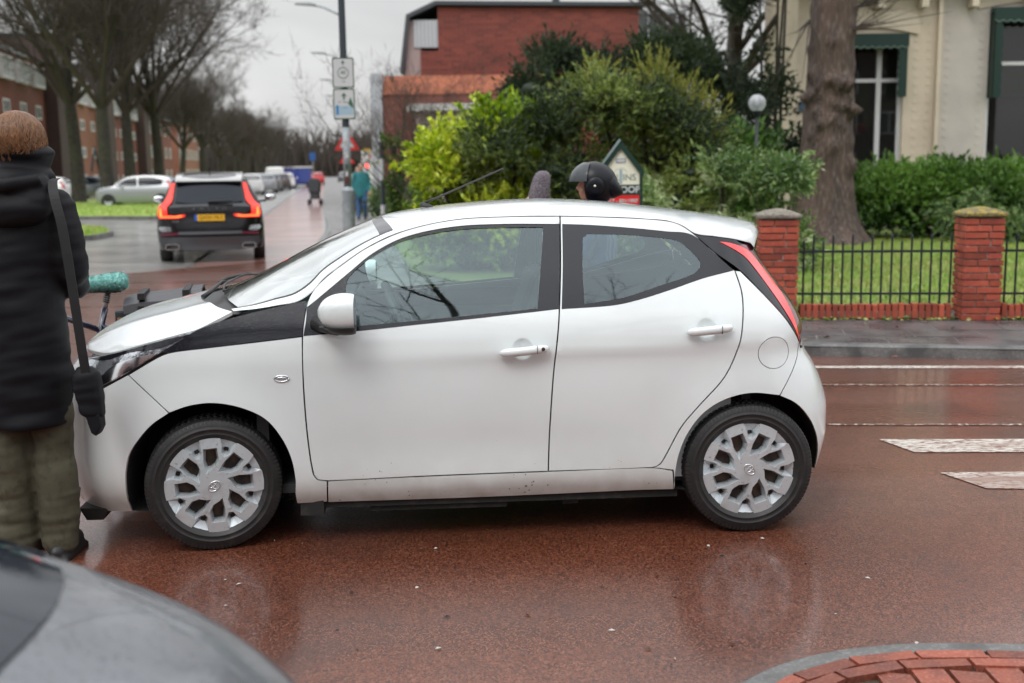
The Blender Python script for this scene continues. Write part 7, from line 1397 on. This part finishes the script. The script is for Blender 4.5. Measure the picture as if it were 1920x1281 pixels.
# ------------------------------------------------------------------ person in the black parka, seen from behind
wm = thing('person', 'person with short auburn hair in long black parka and olive trousers, back turned, left edge', 'person', (-2.01, 4.62, 0), R(0)); sP = 1.0
M['parka'] = mat('black_parka', (.0042, .0044, .0062), .62, noise=(5, (.0065, .0065, .009), .45, .7), bump=(230, .25, .002), spec=.22)
M['olive'] = mat('olive_trousers', (.060, .056, .034), .85, noise=[(6, (.085, .080, .050), .45, .65), (30, (.045, .042, .026), .5, .7)], bump=(260, .3, .002)); M['auburn'] = mat('auburn_hair', (.11, .045, .018), .5, noise=[(16, (.20, .095, .04), .45, .6)], bump=(90, .3, .003)); M['strap'] = mat('bag_webbing', (.007, .007, .008), .7, bump=(300, .4, .002))
def fold(P, N, amp, fz=1.0, lo=-9, hi=9, seed=0):
    o = P.copy()
    for i in range(len(P)):
        x, y, z = P[i]
        if lo < z < hi: w_ = mnoise.noise(Vector((x*2.2+seed, y*2.2, z*11*fz+x*2.5)))+.6*mnoise.noise(Vector((x*4+5, y*4+seed, z*24*fz-x*5))); o[i] = P[i]+N[i]*amp*w_
    return o
b = MB(); head(b, (.040, -.01, 1.725), 1.0, math.pi); limb_(b, [(0, 0, 1.50), (0, 0, 1.0)], [.12, .12]); limb_(b, [(-.09, 0, 1.0), (-.09, 0, .5), (-.09, 0, .09)], [.07, .05, .04]); limb_(b, [(.075, 0, 1.0), (.075, .02, .5), (.08, 0, .09)], [.07, .05, .04]); limb_(b, [(.16, .02, 1.48), (.20, 0, 1.20), (.08, .28, 1.14)], [.05, .04, .028]); limb_(b, [(-.16, .02, 1.48), (-.20, 0, 1.20), (-.08, .28, 1.14)], [.05, .04, .028]); limb_(b, [(-.18, 0, 1.5), (.16, 0, 1.5)], [.06, .06])
hand(b, (.08, .29, 1.14), (-.3, 1, -.05)); hand(b, (-.08, .29, 1.14), (.3, 1, -.05)); remesh(b, 'body', SK, wm, .010, 2)
# coat: stacked elliptical sections, arms, hood and collar fused and folded
k = MB(); secs = [(.585, .178, .135, -.015, 0), (.60, .184, .14, -.015, 0), (.72, .182, .145, -.012, 0), (.88, .180, .15, -.010, 0), (1.0, .175, .15, -.008, 0), (1.12, .170, .145, -.006, 0), (1.25, .178, .145, -.004, 0), (1.38, .195, .142, 0, 0), (1.46, .200, .135, .003, 0), (1.52, .180, .12, .010, 0), (1.565, .130, .10, .02, 0), (1.60, .09, .085, .03, .01), (1.65, .082, .082, .045, .01)]
k.rings([[(cx+rx*math.copysign(abs(math.cos(a))**.85, math.cos(a)), cy+ry*math.sin(a), z) for a in np.linspace(0, 2*math.pi, 40, endpoint=False)] for z, rx, ry, cx, cy in secs], True)
for s in (-1, 1): limb_(k, [(s*.165+.0, 0, 1.485), (s*.198, -.005, 1.34), (s*.212, -.005, 1.22), (s*.195, .06, 1.16), (s*.10, .27, 1.14)], [.085, .076, .070, .064, .052], 16)
remesh(k, 'parka', M['parka'], wm, .0095, 4, post=lambda P, N: fold(fold(P, N, .013, .5), N, .007, 1.3, seed=4))
k = MB(); k.ell((.045, .015, 1.675), (.112, .108, .075)); k.ell((.040, -.01, 1.61), (.128, .115, .07)); k.ell((.036, -.080, 1.55), (.158, .085, .105)); k.ell((.03, -.115, 1.475), (.160, .070, .080)); k.ell((.10, -.10, 1.50), (.095, .065, .075)); k.ell((-.06, -.10, 1.50), (.10, .065, .08)); k.rings([[(.040+rr*math.cos(a), .008+rr*.98*math.sin(a), z) for a in np.linspace(0, 2*math.pi, 32, endpoint=False)] for z, rr in ((1.58, .110), (1.63, .113), (1.68, .110), (1.716, .106), (1.728, .100), (1.728, .05))], True); k.tube([(-.09, -.15, 1.60), (.04, -.165, 1.57), (.16, -.12, 1.60)], .030, 10); k.tube([(.040+.104*math.cos(a), .01+.100*math.sin(a), 1.700+.006*math.sin(a)) for a in np.linspace(0, 2*math.pi, 25)], .020, 10, False)
remesh(k, 'hood', M['parka'], wm, .008, 3, post=lambda P, N: fold(fold(P, N, .013, .8, seed=2), N, .0045, 1.9, seed=8))
k = MB(); limb_(k, [(-.092, 0, .88), (-.098, -.01, .50), (-.095, .005, .17), (-.095, .0, .085)], [.098, .088, .082, .086], 18); limb_(k, [(.075, 0, .88), (.078, .01, .50), (.080, .005, .17), (.082, 0, .085)], [.094, .084, .076, .078], 18); k.ell((0, 0, .90), (.16, .12, .12))
def tf(P, N):
    o = fold(P, N, .009, .6, seed=3); o = fold(o, N, .010, 1.6, -1, .30, seed=6); return fold(o, N, .005, 1.2, .40, .66, seed=1)
remesh(k, 'trousers', M['olive'], wm, .0085, 2, post=tf)
for x in (-.095, .085): k = MB(); k.ell((x, .05, .045), (.052, .145, .055)); k.box(x-.05, x+.05, -.08, .17, .0, .022); remesh(k, 'shoe', M['black_plastic'], wm, .009, 2)
hr = MB(); hc = Vector((.036, -.008, 1.765)); hr.ell(hc, (.090, .106, .094), 48, 32, lambda d: 1+.02*math.sin(math.atan2(d.y, d.x)*26+d.z*4)+.012*math.sin(math.atan2(d.y, d.x)*61)); hr.ell(hc+Vector((0, -.012, -.060)), (.084, .086, .080), 48, 24, lambda d: 1+.03*math.sin(math.atan2(d.y, d.x)*31)); hro = hr.build('hair', M['auburn'], wm, smooth=True, fix=False)
M['strand'] = mat('hair_strand', (.15, .070, .030), .42, noise=(4, (.20, .09, .035), .4, .6)); vary(M['strand'], .55, 1.75)
ks = MB()
for i in range(2600):
    a = rnd.uniform(0, 2*math.pi); p0 = hc+Vector((.01*math.cos(a), .01*math.sin(a), .097)); pts = []; lenf = rnd.uniform(.75, 1.25)
    for q in range(9):
        t = (q/8)*lenf*2.05+.05; rr = 1.0+.045*rnd.random()+.05*(t > 1.6)*rnd.random(); zz = math.cos(min(t, 1.57)); extra = max(0, t-1.57)*.070
        aa = a+.16*math.sin(t*2.2+i*1.7)+.05*math.sin(t*7+i); pts.append(hc+Vector((math.sin(min(t, 1.57))*math.cos(aa)*.099*rr, math.sin(min(t, 1.57))*math.sin(aa)*.114*rr, zz*.100*rr-extra)))
    ks.tube(pts, [.0016]*8+[.0006], 3, False)
ks.build('hair_strands', M['strand'], hro, fix=False, smooth=True)
for nm in ('zip',):
    k = MB(); k.tube([(-.01+.002*i, -.158, .62+.006*i) for i in range(4)], .002, 4); 
# shoulder bag on its strap
bg_ = thing('shoulder_bag', 'black cloth shoulder bag hanging from a wide strap over the parka', 'bag', (-2.01+.225, 4.55, .0)); k = MB(); path = [(-.045, .05, 1.600), (-.022, -.045, 1.570), (.004, -.090, 1.50), (.028, -.105, 1.40), (.046, -.112, 1.25), (.060, -.112, 1.08), (.072, -.105, .90), (.078, -.09, .78)]; V = []
pr = interp_rows(path, 30)
for p in pr: V += [(p[0]-.018, p[1]-.002, p[2]), (p[0]+.018, p[1]+.002, p[2]), (p[0]+.018, p[1]+.006, p[2]), (p[0]-.018, p[1]+.002, p[2])]
k.add(V, [(i*4+a, i*4+(a+1)%4, (i+1)*4+(a+1)%4, (i+1)*4+a) for i in range(29) for a in range(4)]); k.build('strap', M['strap'], bg_)
k = MB(); k.rings([[(.068+sx_+w_*math.copysign(abs(math.cos(a))**.6, math.cos(a)), -.06+d_*math.copysign(abs(math.sin(a))**.6, math.sin(a)), z) for a in np.linspace(0, 2*math.pi, 28, endpoint=False)] for z, w_, d_, sx_ in ((.64, .030, .03, .02), (.655, .045, .045, .015), (.70, .055, .05, .008), (.76, .056, .05, .0), (.82, .048, .042, -.006), (.845, .028, .02, -.008))], True); remesh(k, 'bag_body', M['parka'], bg_, .008, 2, post=lambda P, N: fold(P, N, .008, 1.6, seed=5))
k = MB(); k.prism([(.060, .655), (.118, .66), (.120, .60), (.100, .565), (.080, .580)], -.10, -.03); k.build('bag_flap', M['parka'], bg_, bevel=.008)
# ------------------------------------------------------------------ bicycle
bc = thing('bicycle', 'dark blue bicycle with turquoise fluffy saddle cover behind the bonnet', 'bicycle', (-2.50, 6.9, 0), R(12)); M['bike_blue'] = mat('bike_navy', (.010, .016, .045), .25, coat=1); M['alu'] = mat('aluminium', (.5, .5, .5), .35, metal=.9)
k = MB(); seat_t, bb, head_t, head_b, rax, fax = (.0, 0, .80), (-.13, 0, .29), (-.60, 0, .90), (-.63, 0, .72), (.33, 0, .345), (-.74, 0, .345)
k.tube([seat_t, bb], .019, 12); k.tube([(-.03, 0, .66), head_t], .018, 12); k.tube([bb, head_b], .021, 12); k.tube([head_t, head_b], .022, 12)
for s in (-1, 1): k.tube([(-.02, s*.02, .70), (rax[0], s*.06, rax[2])], .010, 8); k.tube([(bb[0], s*.03, bb[2]), (rax[0], s*.06, rax[2])], .011, 8); k.tube([(head_b[0]-.01, s*.03, head_b[2]-.03), (fax[0], s*.05, fax[2])], .013, 8)
fo = k.build('frame', M['bike_blue'], bc, smooth=True); text('frame_text', 'KOGA', .055, M['sign_white'], fo, (-.068, -.0205, .545), (R(90), R(-75.5), 0), .0004, .001)
for x, nm in ((rax[0], 'wheel'), (fax[0], 'wheel')):
    k = MB(); k.tube([(x+.335*math.cos(a), 0, .345+.335*math.sin(a)) for a in np.linspace(0, 2*math.pi, 49)], .019, 8, False); w_ = k.build('wheel', M['rubber'], bc, smooth=True); k = MB(); k.tube([(x+.312*math.cos(a), 0, .345+.312*math.sin(a)) for a in np.linspace(0, 2*math.pi, 41)], .010, 6, False)
    for i in range(28): a = i*2*math.pi/28; k.tube([(x, .025*(1 if i%2 else -1), .345), (x+.31*math.cos(a), 0, .345+.31*math.sin(a))], .0012, 3, False)
    k.tube([(x, -.04, .345), (x, .04, .345)], .02, 10); k.build('rim', M['alu'], w_)
k = MB(); k.tube([(0, 0, .79), (.022, 0, .90)], .0135, 10); sp_ = k.build('seat_post', M['alu'], bc, smooth=True); k = MB()
for i in range(5): k.tube([(.008+i*.003, 0, .835+i*.013), (.010+i*.003, 0, .842+i*.013)], .020, 10)
k.build('rubber_boot', M['rubber'], sp_); k = MB(); k.tube([(-.11, 0, .905), (.10, 0, .905)], .012, 6); k.tube([(-.06, -.03, .905), (.08, -.05, .90)], .006, 6); k.build('saddle_rail', M['dark_steel'], sp_)
k = MB(); k.rings([[(x, w_*math.cos(a), zc+h_*math.sin(a)) for a in np.linspace(0, 2*math.pi, 24, endpoint=False)] for x, w_, h_, zc in ((-.150, .012, .016, .935), (-.138, .036, .036, .938), (-.09, .050, .046, .945), (-.03, .068, .052, .951), (.03, .090, .056, .956), (.09, .105, .056, .960), (.125, .085, .048, .960), (.143, .04, .026, .956))], True)
M['fluff'] = mat('turquoise_fleece', (.10, .30, .27), .95, noise=[(70, (.22, .45, .40), .45, .6), (40, (.04, .12, .12), .55, .68)], bump=(120, .9, .008)); sdl = k.build('saddle_cover', M['fluff'], bc, smooth=True); V = []; F = []
me_ = sdl.data; 
for p in me_.polygons:
    for q in range(9):
        vs = [me_.vertices[i].co for i in p.vertices]; w_ = [rnd.random() for _ in vs]; sw = sum(w_); c = sum((v*a for v, a in zip(vs, w_)), Vector())/sw; d = (p.normal+Vector((rnd.gauss(0, .5), rnd.gauss(0, .5), rnd.gauss(0, .5)))).normalized()*rnd.uniform(.006, .014); t_ = d.orthogonal().normalized()*.0016; b0 = len(V); V += [c-t_, c+t_, c+d]; F.append((b0, b0+1, b0+2))
mesh('fleece_pile', V, F, M['fluff'], sdl)
k = MB(); k.tube([head_t, (-.585, 0, 1.02)], .014, 8); k.tube([(-.50, -.30, 1.06), (-.60, -.16, 1.05), (-.60, .16, 1.05), (-.50, .30, 1.06)], .012, 8); k.build('handlebar', M['dark_steel'], bc, smooth=True)
k = MB()
for s in (-1, 1): k.tube([(.10, s*.06, .71), (.52, s*.07, .71)], .008, 6); k.tube([(.33, s*.07, .37), (.40, s*.07, .71)], .007, 6)
k.build('carrier', M['dark_steel'], bc); k = MB(); k.tube([(-.10, -.03, .50), (.0, -.05, .60), (.06, -.05, .52), (.0, -.05, .42)], .003, 5); k.tube([(-.02, -.03, .66), (.05, -.06, .62), (.09, -.05, .55)], .003, 5); k.build('cable', M['rubber'], bc)
k = MB(); k.tube([(.015, -.01, .62), (.045, -.01, .60)], .03, 12); k.build('hub_light', M['dark_steel'], bc, smooth=True)
pn = thing('pannier_bag', 'black double bicycle pannier with buckled straps and lid flap', 'bag', (-2.50, 6.9, 0), R(12)); M['vinyl'] = mat('black_vinyl', (.028, .028, .034), .42, bump=(60, .3, .003)); k = MB(); k.prism([(.17, .50), (.60, .54), (.62, .80), (.16, .77)], -.22, -.08); k.build('pocket', M['vinyl'], pn, bevel=.02); k = MB(); k.prism([(.17, .50), (.60, .54), (.62, .80), (.16, .77)], .08, .22); k.build('pocket', M['vinyl'], pn, bevel=.02)
k = MB(); V = []
pf = [(-.245, .755), (-.250, .785), (-.235, .835), (-.15, .862), (0, .868), (.15, .862), (.24, .83), (.25, .76)]
for i, x in enumerate(np.linspace(.135, .590, 9)): V += [(x, y, z+.055*(x-.13)/.5+.004*math.sin(i)) for y, z in pf]+[(x, y*.97, z-.014+.055*(x-.13)/.5) for y, z in pf[::-1]]
k.add(V, [(i*16+a, i*16+(a+1)%16, (i+1)*16+(a+1)%16, (i+1)*16+a) for i in range(8) for a in range(16)]+[tuple(range(16)), tuple(128+a for a in range(16))[::-1]]); ld_ = k.build('lid', M['vinyl'], pn, bevel=.004)
for x in (.24, .50): k = MB(); k.box(x-.02, x+.02, -.262, -.250, .64, .83); k.box(x-.02, x+.02, -.245, .1, .868, .935 if False else .90+.05*(x-.13)); k.build('buckle_strap', M['strap'], ld_)
text('pannier_text', 'new looxs', .036, M['sign_white'], ld_, (.385, -.254, .835), (R(90), R(-6), 0), .0004)
k = MB(); k.box(.26, .36, -.266, -.252, .70, .725); k.build('label_tag', M['sign_white'], ld_); k = MB(); k.box(.08, .135, -.20, -.10, .66, .80); rl_ = k.build('rear_box', M['dark_steel'], pn, bevel=.01); k = MB(); k.box(.095, .125, -.215, -.2005, .67, .76); k.build('amber_reflector', mat('amber', (.35, .18, .05), .3), rl_)
# ------------------------------------------------------------------ silver car corner in the foreground
M['fg_paint'] = mat('silver_dusty_paint', (.13, .138, .15), .30, metal=.5, coat=.45, noise=[(3.0, (.085, .09, .10), .4, .65), (9, (.20, .21, .225), .5, .75)], bump=(70, .5, .003, 'drops'))
fg = thing('silver_parked_car', 'out-of-focus silver car tail in the bottom left corner, close to the camera', 'car', (-.285, 1.36, 0), R(0)); st2 = []; Nf = 60
def fgx(u):  # u: -1..1 across car; stations go from tail (x=+) to front (x=-)
    return u
prof = interp_rows([(.05,.30),(.10,.50),(.085,.62),(.04,.71),(-.05,.79),(-.14,.848),(-.27,.905),(-.40,.953),(-.52,.992),(-.70,1.035),(-1.0,1.095),(-1.5,1.16),(-2.1,1.17),(-2.7,1.10),(-3.1,.90),(-3.7,.80),(-3.95,.60),(-3.95,.30)], 90)
NVg = 33; Vb = []
for x, z in prof:
    for j in range(NVg):
        u = -1+2*j/(NVg-1); w_ = .80*(1-max(0, (x+.25)/.42)**3*.25) if x > -.25 else .80
        Vb.append((x-.34*abs(u)**3.0*(1 if x > -.9 else .3)*(1-min(1, max(0, (-x-.4)))*.5), w_*u*(1-.10*max(0, z-.8)), z-.055*abs(u)**2.2-(.0)))
k = MB(); k.add(Vb, [(i*NVg+j, i*NVg+j+1, (i+1)*NVg+j+1, (i+1)*NVg+j) for i in range(89) for j in range(NVg-1)])
# side walls
def sw(sy):
    e_ = [Vb[i*NVg+(0 if sy < 0 else NVg-1)] for i in range(90)]; rows = [e_, [(x, y+sy*.025, max(.3, z-.06)) for x, y, z in e_], [(x, y+sy*.06, max(.28, min(z-.14, .70))) for x, y, z in e_], [(x, y+sy*.05, max(.25, min(z-.2, .45))) for x, y, z in e_], [(x, y+sy*.0, .22) for x, y, z in e_]]
    k.add([p for r_ in rows for p in r_], [(a*90+i, a*90+i+1, (a+1)*90+i+1, (a+1)*90+i) for a in range(4) for i in range(89)])
sw(-1); sw(1); k.build('body', M['fg_paint'], fg, auto=60)
k = MB(); gy = []
for i in range(90):
    x, z = prof[i]
    if -2.6 < x < -.40: gy.append(i)
V = [tuple(np.array(Vb[i*NVg+j])+np.array((0, 0, .006))) for i in gy for j in range(11, NVg-3)]; m_ = NVg-14
k.add(V, [(a*m_+b, a*m_+b+1, (a+1)*m_+b+1, (a+1)*m_+b) for a in range(len(gy)-1) for b in range(m_-1)]); k.build('rear_window', M['car_glass'], fg, smooth=True)
k = MB(); sd2 = []
for i in gy[3:]:
    x, y, z = Vb[i*NVg]; sd2 += [(x-.05, y-.022, z-.045), (x-.05, y-.058, z-.16)]
k.add(sd2, [(2*i, 2*i+1, 2*i+3, 2*i+2) for i in range(len(gy)-4)]); k.build('side_window', M['car_glass'], fg, smooth=True)
k = MB(); k.box(-.14, -.02, -.80, -.55, .52, .66); k.build('tail_lamp', M['tail_off'], fg, bevel=.02)
for x in (-.75, -3.1):
    for sy in (-1, 1): k = MB(); k.lathe([(.0, sy*.72), (.29, sy*.72), (.31, sy*.74), (.31, sy*.84), (.29, sy*.87), (.20, sy*.875)], 32, 'y', (x, 0, .31)); w_ = k.build('wheel', M['tyre_far'], fg, auto=40); k = MB(); k.lathe([(.01, sy*.865), (.20, sy*.872)], 24, 'y', (x, 0, .31)); k.build('rim', M['rim_far'], w_)
# bits on the road
litter('road_debris', lambda r_: (r_.uniform(-1.6, 1.4), r_.uniform(3.0, 4.9), .004), 60, 'scattered small bark flakes and pale crumbs on the red road', [mat('crumb_dark', (.012, .008, .007), .6), mat('crumb_pale', (.45, .42, .38), .6), LB[0]], .011, 15, 'debris')
